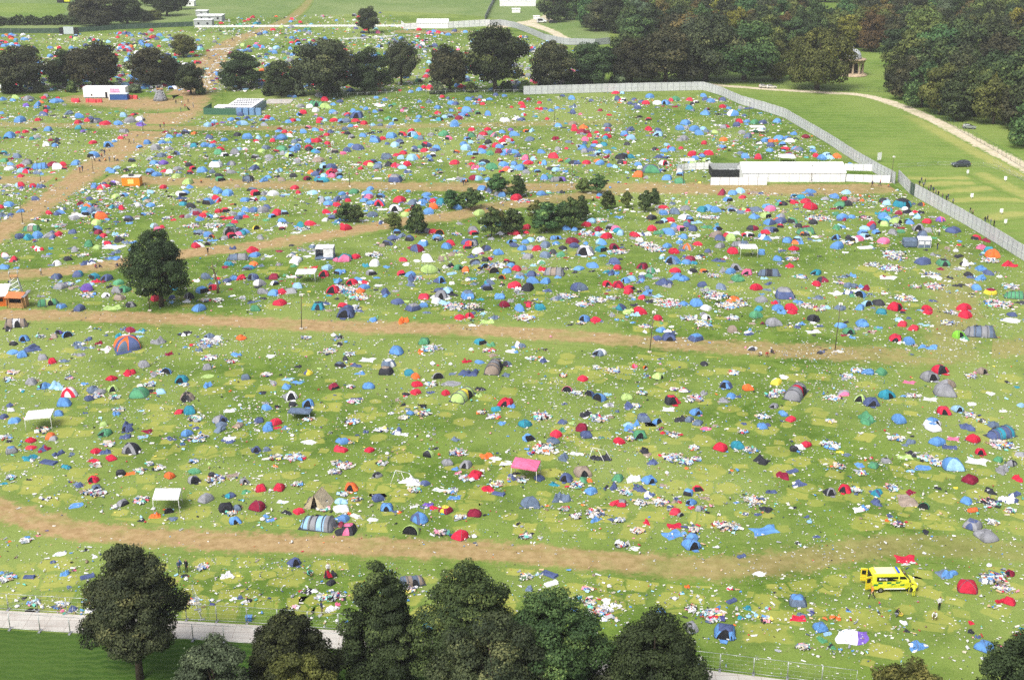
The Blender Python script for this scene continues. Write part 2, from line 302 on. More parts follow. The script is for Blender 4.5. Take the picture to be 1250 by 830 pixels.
# pale imprints where tents stood
def imprints():
    V, Fc, E = [], [], []
    lst = [(30, 692, 26, 0), (68, 688, 36, 1), (38, 709, 30, 0), (26, 718, 22, 1), (5, 732, 20, 1), (62, 730, 24, 1), (272, 683, 24, 0), (248, 687, 22, 1), (250, 702, 22, 1), (270, 716, 24, 0), (306, 684, 38, 0), (318, 702, 24, 0), (352, 705, 50, 0), (270, 745, 50, 0), (328, 739, 26, 0), (375, 733, 20, 0), (398, 690, 38, 0), (418, 691, 16, 0),
           (46, 588, 32, 1), (38, 598, 28, 0), (14, 595, 20, 1), (94, 577, 26, 0), (178, 584, 24, 0), (181, 595, 16, 0), (158, 600, 18, 1), (188, 641, 18, 0), (238, 626, 38, 1), (148, 626, 18, 1), (162, 634, 16, 0), (50, 617, 38, 1), (10, 571, 18, 1), (80, 605, 16, 1), (308, 633, 18, 1), (349, 637, 20, 1), (280, 553, 18, 0), (380, 531, 26, 1), (376, 566, 22, 1), (259, 477, 32, 0), (460, 645, 28, 0), (588, 604, 40, 0), (486, 548, 20, 0), (730, 653, 24, 0), (720, 650, 1, 0), (775, 650, 40, 0), (670, 628, 26, 0), (690, 640, 52, 0), (640, 645, 30, 0), (974, 603, 30, 0), (950, 551, 28, 1), (864, 576, 36, 1), (878, 612, 22, 0), (862, 633, 24, 0), (1058, 640, 34, 1), (1145, 642, 40, 1), (1136, 630, 24, 0), (1152, 608, 30, 1), (1020, 579, 24, 0), (937, 773, 42, 2), (947, 751, 44, 2), (936, 734, 28, 1), (873, 731, 14, 0), (998, 746, 22, 1), (1106, 744, 20, 1), (1150, 758, 36, 1), (1133, 765, 30, 2), (1056, 756, 44, 2), (702, 717, 26, 1), (735, 720, 13, 0), (756, 717, 14, 1), (776, 731, 24, 1), (824, 744, 20, 0), (636, 692, 34, 1), (842, 788, 16, 0), (1080, 795, 30, 2), (1060, 809, 18, 0), (900, 420, 24, 1), (925, 450, 26, 0), (1000, 460, 30, 0), (860, 455, 20, 1), (430, 483, 22, 1), (440, 510, 28, 1), (543, 506, 18, 1), (566, 515, 22, 1), (690, 441, 18, 1), (728, 463, 20, 1), (676, 453, 18, 1), (826, 445, 22, 1)]
    for k in range(680):
        y = 250 + 500 * (rng.random() ** .75); x = rng.uniform(-10, 1260)
        if 652 < y < 690 or 405 < y < 425: continue
        if x > 1130 and y < 330: continue
        lst.append((x, y, rng.uniform(1.4, 3.4) * ppm(y), rng.choice((0, 0, 1, 1, 1, 2))))
    for i, (x, y, wpx, sh) in enumerate(lst):
        c = G(x, y); r_ = wpx / ppm(y) / 2; z = .004 + (i % 40) * .0003; asp = rng.uniform(.7, 1.25)
        rot = rng.uniform(-.25, .25) + (0 if x < 700 else -.5 * (x - 700) / 500) + (rng.uniform(-.8, .8) if sh == 1 else 0)
        n = {0: 4, 1: 6, 2: 4}[sh]; a0 = math.pi / n if n == 4 else rng.random()
        out = []
        for q in range(n):
            for s in range(4):
                t = s / 4; A = a0 + 2*math.pi*q/n; B = a0 + 2*math.pi*(q+1)/n; rr = rng.uniform(.94, 1.06)
                ex = (1-t)*math.cos(A) + t*math.cos(B); ey = (1-t)*math.sin(A) + t*math.sin(B)
                out.append((ex * r_ * 1.25 * rr * (1.5 if sh == 2 else 1), ey * r_ * 1.25 * asp * rr))
        b = len(V); cr, sr = math.cos(rot), math.sin(rot); pw = rng.uniform(.55, 1)
        V.append((c.x, c.y, z)); E.append((1, pw))
        for sc_, e in ((.62, 1), (1.16, 0)):
            for ex, ey in out: V.append((c.x + (ex*cr - ey*sr)*sc_, c.y + (ex*sr + ey*cr)*sc_, z)); E.append((e, pw))
        m = len(out)
        for q in range(m):
            p = (q+1) % m; Fc.append((b, b+1+q, b+1+p)); Fc.append((b+1+q, b+1+m+q, b+1+m+p, b+1+p))
    me = bpy.data.meshes.new('ground_imprints'); me.from_pydata(V, [], Fc)
    for j, nm in enumerate(('edge', 'power')):
        a = me.attributes.new(nm, 'FLOAT', 'POINT'); a.data.foreach_set('value', [e[j] for e in E])
    o = link('flattened_ground', me, None, [worn_mat('yellowed_grass', 'camp', ('9b9a48', 'a8a455', '8a9040'), soft=.4, strength=.66)]); o['kind'] = 'structure'
imprints()
# ------------------------------------------------------------------ trees
def leaf_mat(name, dark, light, third, trans=.12):
    m, nt, b = new_mat(name); at = N(nt, 'ShaderNodeAttribute'); at.attribute_name = 'tint'; oi = N(nt, 'ShaderNodeObjectInfo')
    c = mixc(nt, ramp(nt, at.outputs['Fac'], .1, .75, False), lin(dark), lin(light)); c = mixc(nt, ramp(nt, at.outputs['Fac'], .8, 1.0, False), c, lin(third))
    h = N(nt, 'ShaderNodeHueSaturation'); nt.links.new(c, h.inputs['Color'])
    nt.links.new(math_n(nt, 'ADD', math_n(nt, 'MULTIPLY', oi.outputs['Random'], .07), .462), h.inputs['Hue'])
    nt.links.new(math_n(nt, 'ADD', math_n(nt, 'MULTIPLY', oi.outputs['Random'], .55), .66), h.inputs['Value'])
    b.inputs['Roughness'].default_value = .7; b.inputs['Specular IOR Level'].default_value = .15; nt.links.new(h.outputs[0], b.inputs['Base Color'])
    tr = N(nt, 'ShaderNodeBsdfTranslucent'); nt.links.new(h.outputs[0], tr.inputs[0]); mx = N(nt, 'ShaderNodeMixShader'); mx.inputs[0].default_value = trans
    out = nt.nodes['Material Output']; nt.links.new(b.outputs[0], mx.inputs[1]); nt.links.new(tr.outputs[0], mx.inputs[2]); nt.links.new(mx.outputs[0], out.inputs[0])
    return m
LEAF = {'green': leaf_mat('leaves_green', '33472b', '506638', '7a8c4c'), 'dark': leaf_mat('leaves_dark', '29341f', '3f4c2c', '5c6a3c'),
        'olive': leaf_mat('leaves_olive', '46502a', '667038', '848a48'), 'copper': leaf_mat('leaves_copper', '2e3424', '4a4e32', '686642'),
        'brown': leaf_mat('leaves_brown', '4a4026', '685a34', '80703e'), 'gold': leaf_mat('leaves_gold', '54531f', '6f6b2a', '8a8034'),
        'lime': leaf_mat('leaves_lime', '5c7022', '7c8f30', '94a440'), 'grey': leaf_mat('leaves_greygreen', '3d4834', '5a674c', '76825c')}
BARK = surf('bark', '4c4236', .9, .25, 2.0); BIRCH = surf('birch_bark', 'c4bcae', .8, .2, 1.5); DEAD = surf('dead_wood', '6a5c4c', .9, .25, 2.0)
def crown_mesh(name, seed, H, z0, Rm, prof, nclump, nleaf, leaf, clump=1.0, cover=1.0):
    """leaf-sized faces in clumps spread through the crown: prof = [(height fraction, radius fraction)]"""
    g = np.random.default_rng(seed)
    zf = np.array([p[0] for p in prof]); rf = np.array([p[1] for p in prof])
    z = g.random(nclump * 3); r_at = np.interp(z, zf, rf)
    keep = g.random(len(z)) < (r_at / r_at.max()) ** 1.2; z = z[keep][:nclump]; r_at = r_at[keep][:nclump]; n = len(z)
    an = g.random(n) * 2 * np.pi; lob = 1 + .2 * np.sin(an * 3 + seed + z * 3) + .14 * np.sin(an * 5 + 2 * seed + z * 7)
    rr = (Rm - clump * .75) * r_at * lob * np.clip(1 - np.abs(g.normal(0, .28, n)), .12, 1.05)
    C = np.stack([rr * np.cos(an), rr * np.sin(an), z0 + (H - z0 - clump * .5) * z], 1)
    cr = clump * (0.7 + .75 * g.random(n)) * (.65 + .35 * r_at / r_at.max())
    tint = np.clip(g.normal(.45, .22, n), 0, 1)
    p = cr ** 2; p /= p.sum(); idx = g.choice(n, nleaf, p=p)
    d = g.normal(size=(nleaf, 3)); d /= np.linalg.norm(d, axis=1)[:, None]; d[:, 2] = d[:, 2] * .8 + .12
    rad = cr[idx] * (.5 + .5 * g.random(nleaf) ** .5) * (1 + .35 * g.random(nleaf) * (g.random(nleaf) < .16))
    P = C[idx] + d * rad[:, None] * np.array([1, 1, .72])
    outw = P - np.array([0, 0, z0 + (H - z0) * .35]); outw /= np.linalg.norm(outw, axis=1)[:, None] + 1e-6
    nrm = d * .95 + outw * .3 + g.normal(size=(nleaf, 3)) * .4 + np.array([0, 0, .15]); nrm /= np.linalg.norm(nrm, axis=1)[:, None]
    a = np.cross(nrm, g.normal(size=(nleaf, 3))); a /= np.linalg.norm(a, axis=1)[:, None] + 1e-9; b = np.cross(nrm, a)
    s = leaf * (.55 + .8 * g.random(nleaf)); a *= s[:, None] * .62; b *= s[:, None] * .42
    V = np.stack([P - a, P - b + nrm * (s * .08)[:, None], P + a, P + b + nrm * (s * .08)[:, None]], 1).reshape(-1, 3)
    t = np.clip(tint[idx] + g.normal(0, .16, nleaf), 0, 1)
    return np_mesh(name, V, 4, None, {'tint': ('FACE', 'FLOAT', t)})
def trunk_mesh(name, seed, H, z0, Rm, tr, nl=7, bend=.3):
    q = random.Random(seed); mb = MB(); top = H * .8
    pts = [(q.uniform(-bend, bend) * i / 5, q.uniform(-bend, bend) * i / 5, -.3 + (top + .3) * i / 5) for i in range(6)]
    mb.tube(pts, [tr * 1.35, tr, tr * .85, tr * .6, tr * .35, tr * .12], 8)
    for k in range(nl):
        h = z0 * .75 + (H * .6 - z0 * .75) * k / nl + q.uniform(0, .4); a = k * 2.4 + q.random(); L = Rm * q.uniform(.55, .85)
        mb.tube([(0, 0, h), (math.cos(a) * L * .45, math.sin(a) * L * .45, h + L * .35), (math.cos(a) * L, math.sin(a) * L, h + L * q.uniform(.45, .8))], [tr * .45, tr * .28, tr * .07], 6)
    return mb.mesh(name)
OAK = [(0, .45), (.12, .85), (.35, 1), (.6, .95), (.82, .68), (1, .18)]
TALL = [(0, .5), (.12, .95), (.3, 1), (.5, .86), (.7, .62), (.88, .34), (1, .1)]
DOME = [(0, .8), (.1, 1), (.4, 1), (.7, .82), (.9, .5), (1, .15)]
SPREAD = [(0, .75), (.12, 1), (.4, .98), (.65, .84), (.85, .58), (1, .2)]
TREE = {}
def tree_kind(key, H, z0, Rm, prof, nclump, nleaf, leaf, clump, tr, seed):
    TREE[key] = (trunk_mesh('trunk', seed, H, z0, Rm, tr), crown_mesh('crown', seed, H, z0, Rm, prof, nclump, nleaf, leaf, clump), H, Rm)
def tree(key, x, y, wpx, hpx, leaves, name, label, cat='tree', group=None, bark=None, rot=None):
    t, c, H, Rm = TREE[key]; p = G(x, y); hz = rise(p, x, y - hpx); s = ppm_at(p, hz * .5)
    sx = (wpx / s) / (2 * Rm) * 1.0
    o = empty(name, p, rng.uniform(0, 6.28) if rot is None else rot, (sx, sx, hz / H)); tag(o, label, cat, group)
    link('trunk', t, o, [bark or BARK]); link('crown', c, o, [LEAF[leaves]])
    return o
for i in range(5): tree_kind('mid%d' % i, 14, 1.9, 7, (OAK, DOME, OAK, OAK, DOME)[i], 75, 17000, .44, 1.9, .45, 20 + i)
tree_kind('spread', 14, 2.2, 9, SPREAD, 95, 19000, .46, 2.0, .6, 31)
for i in range(6): tree_kind('wood%d' % i, 15, 1.5, 6.2, (OAK, DOME, DOME, OAK, SPREAD, OAK)[i], 42, 5200, .7, 2.2, .4, 40 + i)
for i in range(3): tree_kind('sap%d' % i, 4.2, .9, 1.9, (OAK, DOME, TALL)[i], 44, 2600, .3, .55, .09, 60 + i)
for i in range(2): tree_kind('shrub%d' % i, 2.6, .0, 2.0, DOME, 36, 1600, .36, .6, .08, 66 + i)
tree_kind('round', 13.5, 2.4, 5.9, [(0, .5), (.15, .9), (.4, 1), (.65, .88), (.85, .6), (1, .2)], 170, 42000, .26, 1.15, .4, 71)
# the trees at the near edge, each with a crown of its own
NEAR = [('tall spire-shaped dark tree by the concrete road with its bare trunk showing', 171, 828, 115, 176, 'copper', TALL, 3.6, 34000, 2.4),
        ('dark green rounded tree beside the concrete road behind the grey-green bushy tree', 357, 872, 112, 124, 'dark', OAK, 1.2, 26000, 2.0),
        ('grey-green bushy tree by the concrete road with a feathery outline', 266, 905, 112, 126, 'grey', DOME, 1.0, 24000, 1.7),
        ('lighter yellow-green tree low in front of the dark rounded tree', 372, 915, 100, 122, 'olive', DOME, 1.0, 22000, 1.7),
        ('darkest tall tree by the near road with a pointed ragged crown', 470, 846, 106, 163, 'dark', TALL, 1.0, 34000, 2.2),
        ('dark green full-crowned tree above the olive-brown tree', 572, 868, 116, 184, 'green', OAK, 1.4, 34000, 2.2),
        ('olive-brown twiggy tree at the front of the near tree clump', 600, 925, 150, 176, 'copper', OAK, 1.0, 36000, 1.9),
        ('broad green tree with yellowish leaf tips at the end of the near clump', 672, 890, 134, 178, 'green', OAK, 1.0, 36000, 2.2),
        ('dark rounded tree standing alone over the end of the concrete road', 797, 898, 130, 153, 'dark', OAK, 1.0, 30000, 2.2),
        ('pale green bush low in front of the lone dark roadside tree', 742, 908, 130, 84, 'grey', DOME, .6, 16000, 1.5),
        ('low brownish tree top below the yellow ambulance', 1098, 902, 104, 100, 'olive', DOME, .8, 20000, 1.6),
        ('dark tree at the corner near the crumpled blue tent', 1240, 905, 110, 134, 'dark', OAK, .8, 22000, 1.8)]
for i, (lab, x, y, wpx, hpx, lf, prof, z0, nl, cl) in enumerate(NEAR):
    p = G(x, y); H = rise(p, x, y - hpx); Rm = wpx / ppm_at(p, H * .55) / 2
    o = tag(empty('roadside_tree', p), lab, 'tree', 'trees along the near road')
    link('trunk', trunk_mesh('trunk', 80 + i, H, z0, Rm, .34), o, [BARK])
    link('crown', crown_mesh('crown', 80 + i, H, z0, Rm, prof, int(130 + nl / 350), int(nl * 2.2), .2, Rm * .2), o, [LEAF[lf]])
tree('round', 197, 374, 77, 95, 'dark', 'round_tree', 'big round dark tree standing alone among the tents by the middle path')
SAP = [(608, 238, 25, 27, 'dark', 'dark sapling beside its twin at the path, above the small blue tents'), (631, 240, 28, 26, 'green', 'bushy sapling beside its twin at the upper path'),
       (551, 255, 23, 25, 'green', 'small sapling of the pair above the pale lime tent'), (574, 256, 28, 27, 'dark', 'fuller sapling of the pair above the pale lime tent'),
       (422, 271, 23, 23, 'dark', 'dark sapling in the pair beside the bright red dome'), (436, 272, 20, 23, 'green', 'slim sapling in the pair beside the bright red dome'),
       (482, 281, 21, 22, 'olive', 'olive round bush sapling between path and blue tent'), (511, 287, 24, 38, 'dark', 'tall narrow sapling beside the khaki dome tent'), (501, 285, 14, 20, 'green', 'low sapling at the foot of the tall narrow one'),
       (600, 290, 28, 38, 'dark', 'tallest sapling beside the dark canopy tent'), (625, 285, 28, 30, 'green', 'rounded sapling beside the tallest sapling of its group'), (612, 280, 16, 24, 'olive', 'thin sapling standing between two fuller ones'),
       (655, 270, 24, 26, 'olive', 'yellowish sapling at the edge of the dense sapling clump'), (667, 283, 40, 36, 'dark', 'widest dark sapling in the dense clump'), (688, 278, 28, 34, 'dark', 'dark sapling in the middle of the dense clump'), (696, 280, 26, 40, 'green', 'tall sapling of the dense clump'), (709, 269, 24, 30, 'dark', 'sapling at the outer end of the dense clump'),
       (712, 236, 19, 20, 'olive', 'small rounded sapling beside the pole on the upper path'), (729, 237, 21, 25, 'green', 'sapling next to the small rounded one on the upper path'), (742, 255, 18, 22, 'dark', 'single sapling standing by itself above the light blue sheet'), (765, 254, 13, 22, 'olive', 'thin wispy sapling on open grass'), (788, 258, 23, 26, 'dark', 'dense sapling with a smaller one behind it'), (798, 249, 18, 19, 'green', 'small sapling behind the dense one')]
for i, (x, y, a, b, lf, lab) in enumerate(SAP): tree('sap%d' % (i % 3), x, y, a, b, {'dark': 'green'}.get(lf, lf), 'sapling', lab, 'tree', 'saplings in the middle of the camp')
ROW = [(26, 112, 76, 60, 'copper', 'mid0', 'dark wide tree ending the tree row, beside the two merged crowns'), (80, 106, 48, 46, 'dark', 'mid1', 'lower dark tree pressed against the big brownish crown'), (115, 108, 68, 60, 'copper', 'mid3', 'big brownish crown above the white trailer'), (186, 105, 56, 50, 'copper', 'mid4', 'dense dark tree above the grey scaffold tower'), (212, 104, 30, 34, 'dark', 'mid1', 'small dark tree wedged beside the dirt crossing'),
       (233, 116, 38, 42, 'dark', 'mid2', 'dark tree where the dirt path passes the toilet block'), (293, 108, 58, 46, 'dark', 'mid1', 'dome-shaped dark tree standing alone above the toilet block'), (343, 117, 44, 46, 'dark', 'mid4', 'smaller dark tree against the largest brown crown'), (398, 118, 84, 76, 'copper', 'mid0', 'largest brown-green crown in the tree row'), (452, 113, 54, 56, 'dark', 'mid1', 'mid-height dark tree beside the largest brown crown'), (490, 104, 40, 60, 'copper', 'mid2', 'narrow upright tree beside the grassy gap'), (549, 112, 50, 60, 'copper', 'mid3', 'brown-tinged tree on the far side of the grassy gap'), (604, 112, 74, 88, 'dark', 'mid2', 'tallest dark tree of the row, rising above the white fence'), (672, 107, 56, 60, 'copper', 'mid4', 'ragged tree where the steel fence begins'), (722, 104, 62, 56, 'dark', 'mid0', 'wide dark tree behind the start of the steel fence')]
for x, y, a, b, lf, k, lab in ROW: tree(k, x, y, a, b, lf, 'row_tree', lab, 'tree', 'trees in the row across the camp')
SHR = [(10, 114, 20, 19), (47, 113, 15, 14), (88, 113, 14, 15), (130, 108, 16, 10), (165, 113, 20, 11), (244, 116, 13, 14), (327, 117, 16, 17), (365, 118, 16, 20), (409, 118, 15, 16), (449, 116, 17, 17), (534, 115, 18, 17), (575, 113, 15, 13), (618, 112, 16, 14), (664, 107, 17, 13), (694, 105, 18, 16), (708, 104, 20, 18), (756, 103, 24, 18), (640, 112, 20, 14)]
for i, (x, y, a, b) in enumerate(SHR):
    tree('shrub%d' % (i % 2), x, y, a, b, ('dark', 'grey', 'green')[i % 3], 'shrub', 'low round shrub at the foot of the tree row', 'shrub', 'shrubs under the tree row')
tree('mid2', 450, 41, 29, 35, 'dark', 'far_tree', 'lone dark egg-shaped tree in the far field beside the long white tent')
tree('mid0', 224, 70, 32, 30, 'olive', 'far_tree', 'pale airy tree beside the far dirt path')
FARC = [(120, 33, 62, 44, 'copper', 'mid4', 'broad copper tree in the clump behind the camp stage'), (156, 31, 44, 38, 'dark', 'mid0', 'dark tree joined to the broad copper tree'), (98, 26, 26, 30, 'copper', 'mid1', 'smaller tree at the hedge end of the copper clump'), (176, 26, 22, 14, 'grey', 'mid1', 'pale bush below the far trees'), (188, 24, 24, 12, 'olive', 'mid1', 'olive bush beside the pale bush'), (204, 20, 34, 32, 'dark', 'mid3', 'dark tree beside the far concrete ramp'), (222, 12, 20, 26, 'dark', 'mid2', 'narrow dark tree leaning over the far ramp'), (190, 8, 30, 22, 'dark', 'mid1', 'tree in the second rank of the far clump')]
for x, y, a, b, lf, k, lab in FARC: tree(k, x, y, a, b, lf, 'far_tree', lab, 'tree', 'trees beyond the far camp')
# hedge across the far field
hv = crown_mesh('hedge', 5, 3.4, 0, 1, [(0, 1), (1, .8)], 60, 10, .5)
def hedge(a, b, h, wd, label):
    A, B = G(*a), G(*b); L = (B - A).length; g = np.random.default_rng(9); n = int(L * 55)
    P = np.stack([g.random(n) * L, g.normal(0, wd / 2.4, n), g.random(n) ** .7 * h], 1); P[:, 2] *= .75 + .25 * np.sin(P[:, 0] * .6) * np.sin(P[:, 0] * .23 + 1)
    nr = g.normal(size=(n, 3)) + np.array([0, -.3, .6]); nr /= np.linalg.norm(nr, axis=1)[:, None]; a_ = np.cross(nr, g.normal(size=(n, 3))); a_ /= np.linalg.norm(a_, axis=1)[:, None]; b_ = np.cross(nr, a_); s = .35 + .4 * g.random(n)
    V = np.stack([P - a_*s[:, None], P - b_*s[:, None], P + a_*s[:, None], P + b_*s[:, None]], 1).reshape(-1, 3)
    me = np_mesh('hedge', V, 4, None, {'tint': ('FACE', 'FLOAT', g.random(n))})
    o = link('hedge', me, None, [LEAF['dark']], A, math.atan2(B.y - A.y, B.x - A.x)); tag(o, label, 'hedge')
hedge((-60, 31), (104, 30), 5, 6, 'long dark clipped hedge along the far field')
# wood beyond the gravel path
WL = {'green': 'green broadleaf tree within the dense wood', 'dark': 'dark green broadleaf tree within the dense wood', 'olive': 'olive-tinted broadleaf tree within the dense wood', 'copper': 'dark coppery tree within the dense wood', 'grey': 'grey-green broadleaf tree within the dense wood', 'brown': 'autumn-brown broadleaf tree deep within the dense wood', 'gold': 'yellow-green broadleaf tree deep within the dense wood'}
def wood():
    inside = []
    def edge(x):          # photo row of the front edge of the deep wood
        return np.interp(x, [690, 725, 780, 860, 950, 1040, 1100, 1130, 1180, 1250, 1300], [28, 42, 58, 66, 68, 62, 60, 62, 66, 72, 76])
    x_rows = []
    y = 78.0
    while y > -14:
        s = ppm(y); step = 9.5 * s; x = 690 - rng.random() * step
        while x < 1300:
            xx = x + rng.uniform(-.3, .3) * step; yy = y + rng.uniform(-2.2, 2.2)
            if yy < edge(xx) and not (985 < xx < 1022 and yy > 6 and yy < 44): x_rows.append((xx, yy))
            x += step
        y -= 4.6 + (78 - y) * .055
    for xx, yy in x_rows:
        s = ppm(yy); k = rng.choice(('green', 'green', 'green', 'dark', 'dark', 'olive', 'olive', 'copper', 'grey', 'green', 'olive', 'dark', 'brown', 'gold'))
        wd = rng.uniform(10, 16) * s
        inside.append((xx, yy, wd, rng.uniform(14, 21) * s, k))
    front = [(760, 88, 50, 52), (1092, 112, 34, 46), (1106, 122, 44, 56), (1125, 131, 46, 60), (1122, 108, 50, 62), (1146, 140, 48, 66), (1150, 116, 54, 74), (1168, 148, 46, 62), (1176, 126, 56, 76), (1190, 142, 44, 72), (1205, 130, 56, 72), (1212, 152, 46, 58), (1228, 138, 54, 74), (1246, 128, 60, 78), (1236, 158, 42, 56), (1255, 180, 50, 70), (1262, 158, 60, 84), (1110, 98, 56, 64), (1140, 94, 58, 66), (1180, 102, 60, 66), (1215, 104, 60, 68), (1250, 100, 64, 70), (1098, 84, 50, 54), (1130, 76, 56, 60), (1170, 80, 58, 62), (1215, 80, 60, 62), (1255, 78, 60, 64), (1285, 170, 60, 80), (1290, 130, 60, 80)]
    for i, (x, y, a, b) in enumerate(front): inside.append((x, y, a, b, ('green', 'dark', 'copper', 'green', 'dark', 'olive')[i % 6]))
    for i, (x, y, a, b, k) in enumerate(inside):
        tree('wood%d' % rng.randrange(6), x, y, a, b, k, 'woodland_tree', WL[k], 'tree', 'trees of the wood (%s)' % k)
    S = [(1063, 63, 34, 52, 'brown', 'wood1', 'rust-brown autumn tree behind the domed temple'), (1155, 96, 44, 40, 'gold', 'wood0', 'yellowing tree in the front of the wood'), (1243, 84, 34, 34, 'lime', 'wood2', 'bright lime-leaved tree in the wood'), (955, 40, 56, 56, 'brown', 'wood3', 'orange-tinged tree top in the wood behind the beeches'), (840, 62, 46, 48, 'brown', 'wood4', 'rust-topped tree above the dark beeches')]
    for x, y, a, b, lf, k, lab in S: tree(k, x, y, a, b, lf, 'woodland_tree', lab)
    B = [(1193, 141, 16, 66, 'slim birch with a pale trunk at the wood edge'), (1208, 144, 16, 62, 'second slim birch, its pale trunk slightly bent')]
    for x, y, a, b, lab in B:
        o = tree('sap2', x, y + 3, a, b, 'olive', 'birch_tree', lab, 'tree', None, BIRCH)
        p = G(x, y)
    F_ = [(770, 101, 62, 56, 'copper', 'spread', 'coppery spreading tree behind the steel fence, beside the wide dark tree'), (812, 102, 84, 72, 'copper', 'mid4', 'rust-topped broad tree behind the steel fence'), (861, 99, 96, 86, 'copper', 'spread', 'largest copper beech behind the bend of the steel fence'), (908, 100, 84, 80, 'green', 'mid0', 'green-topped beech beside the gravel path start'), (946, 98, 46, 48, 'olive', 'mid1', 'shorter green tree between the beeches and the spreading tree'), (997, 110, 82, 79, 'olive', 'spread', 'spreading pale green tree in front of the domed temple')]
    for x, y, a, b, lf, k, lab in F_: tree(k, x, y, a, b, lf, 'park_tree', lab, 'tree', 'trees along the gravel path')
wood()
def dead_tree():
    p = G(266, 358); mb = MB(); q = random.Random(3)
    mb.tube([(0, 0, -.2), (.1, 0, 1.6), (-.2, .1, 3.2), (-.5, .1, 4.6), (-.75, .2, 6.4)], [.3, .22, .18, .12, .03], 7)
    o = mb.build('dead_tree', DEAD, None, p); tag(o, 'bare dead tree trunk with broken limbs beside the big round tree', 'tree')
    mb = MB()
    for z, a, L in ((2.2, .3, 1.4), (3.2, 2.8, 1.6), (3.8, .9, 1.2), (4.6, 3.6, 1.5), (5.2, 0, 1.0), (2.8, 4.4, 1.0)):
        mb.tube([(-.2, .1, z), (math.cos(a)*L*.6 - .3, math.sin(a)*L*.6, z + .5), (math.cos(a)*L - .35, math.sin(a)*L, z + 1.3)], [.09, .05, .015], 5)
    mb.build('limb', DEAD, o)
dead_tree()
# ------------------------------------------------------------------ fences
STEEL = surf('steel_hoarding', 'c8cacc', .5, .07, .6, .2); STEELP = surf('steel_post', '85888c', .5, .1); GALV = surf('galvanised_tube', 'b4b9b6', .45, .1, 2, .5)
GREENM = surf('green_mesh', '3d5a46', .9, .15); WHITEP = surf('white_panel', 'e6e6e6', .5, .05, .5); BLACKM = surf('black_mesh', '26282b', .8, .15)
GREYF = surf('grey_hoarding', 'a3a7a8', .6, .08); DKGREEN = surf('dark_green_scrim', '3f5446', .9, .12, .5)
def solid_fence(name, label, pts, h, pw, mat, post, cat='fence', thick=.06, group=None):
    P = [G(*p) for p in pts]; root = empty(name, P[0]); tag(root, label, cat, group); base = P[0]
    d = 0; cum = [0]
    for i in range(1, len(P)): cum.append(cum[-1] + (P[i] - P[i-1]).length)
    n = max(1, round(cum[-1] / pw)); L = cum[-1] / n
    def at(t):
        for i in range(1, len(P)):
            if t <= cum[i] + 1e-6: return P[i-1].lerp(P[i], (t - cum[i-1]) / max(1e-6, cum[i] - cum[i-1]))
        return P[-1]
    pm = None; qm = MB().box(-.035, .035, -.075, .075, 0, h + .04).mesh('post')
    me = MB(); me.box(.02, L - .02, -thick / 2, thick / 2, .08, h); me.box(.02, L - .02, -thick / 2 - .03, -thick / 2 - .002, h * .5 - .05, h * .5 + .05)
    pm = me.mesh('panel')
    for i in range(n):
        a, b = at(i * L), at((i + 1) * L); dv = b - a
        link('panel', pm, root, [mat], a - base, math.atan2(dv.y, dv.x), (dv.length / L, 1, rng.uniform(.985, 1.01)))
        for q in ((a,) if i < n - 1 else (a, b)):
            link('post', qm, root, [post], q - base, math.atan2(dv.y, dv.x))
    return root
solid_fence('steel_fence', 'pale steel hoarding fence running level in front of the dark beeches', [(639, 116), (760, 112.5), (834, 111), (858, 110.5)], 3.1, 2.2, STEEL, STEELP, group='steel fence runs')
solid_fence('steel_fence', 'long steel hoarding fence slanting down between camp and green field', [(858, 110.5), (880, 117), (904, 128), (932, 136), (957, 144), (1011, 176), (1042, 196.5), (1068, 212), (1092, 225)], 3.1, 2.2, STEEL, STEELP, group='steel fence runs')
solid_fence('steel_fence', 'short stub of steel hoarding beside the green gate', [(1096, 222), (1110, 236.5)], 3.1, 1.6, STEEL, STEELP, group='steel fence runs')
solid_fence('steel_fence', 'steel hoarding fence below the green gate, by the black tent', [(1116, 240), (1148, 258), (1175, 273), (1215, 297), (1250, 319), (1300, 351), (1370, 398)], 3.2, 2.2, STEEL, STEELP, group='steel fence runs')
solid_fence('fence_gate', 'narrow green scrim gate in the steel fence', [(1111, 237), (1116, 240)], 3.0, 1.2, DKGREEN, STEELP, 'gate')
solid_fence('grey_fence', 'curved grey hoarding fence beyond the tree row', [(597, 32), (612, 31.5), (630, 35), (650, 43), (665, 50), (690, 55), (725, 56), (745, 54)], 3.0, 3.0, GREYF, STEELP)
solid_fence('grey_fence', 'straight grey fence climbing away from the long white tent', [(592, 25), (598, 12), (606, -4)], 2.6, 3.0, GREYF, STEELP)
solid_fence('scrim_fence', 'low dark green scrim fence below the far hedge', [(-40, 42), (0, 41), (75, 41), (110, 39), (150, 36), (200, 34), (236, 32.5)], 2.4, 4.0, DKGREEN, STEELP)
solid_fence('white_barrier', 'thin white barrier line across the far field', [(238, 34), (330, 33.5), (420, 33), (490, 33)], 1.0, 4.0, WHITEP, STEELP, 'barrier')
solid_fence('white_barrier', 'thin white barrier line below the lone egg-shaped tree', [(418, 49), (450, 47), (484, 45)], .7, 4.0, WHITEP, STEELP, 'barrier')
solid_fence('white_barrier', 'thin pale barrier crossing the far dirt path', [(255, 62), (285, 60)], .6, 3.0, WHITEP, STEELP, 'barrier')
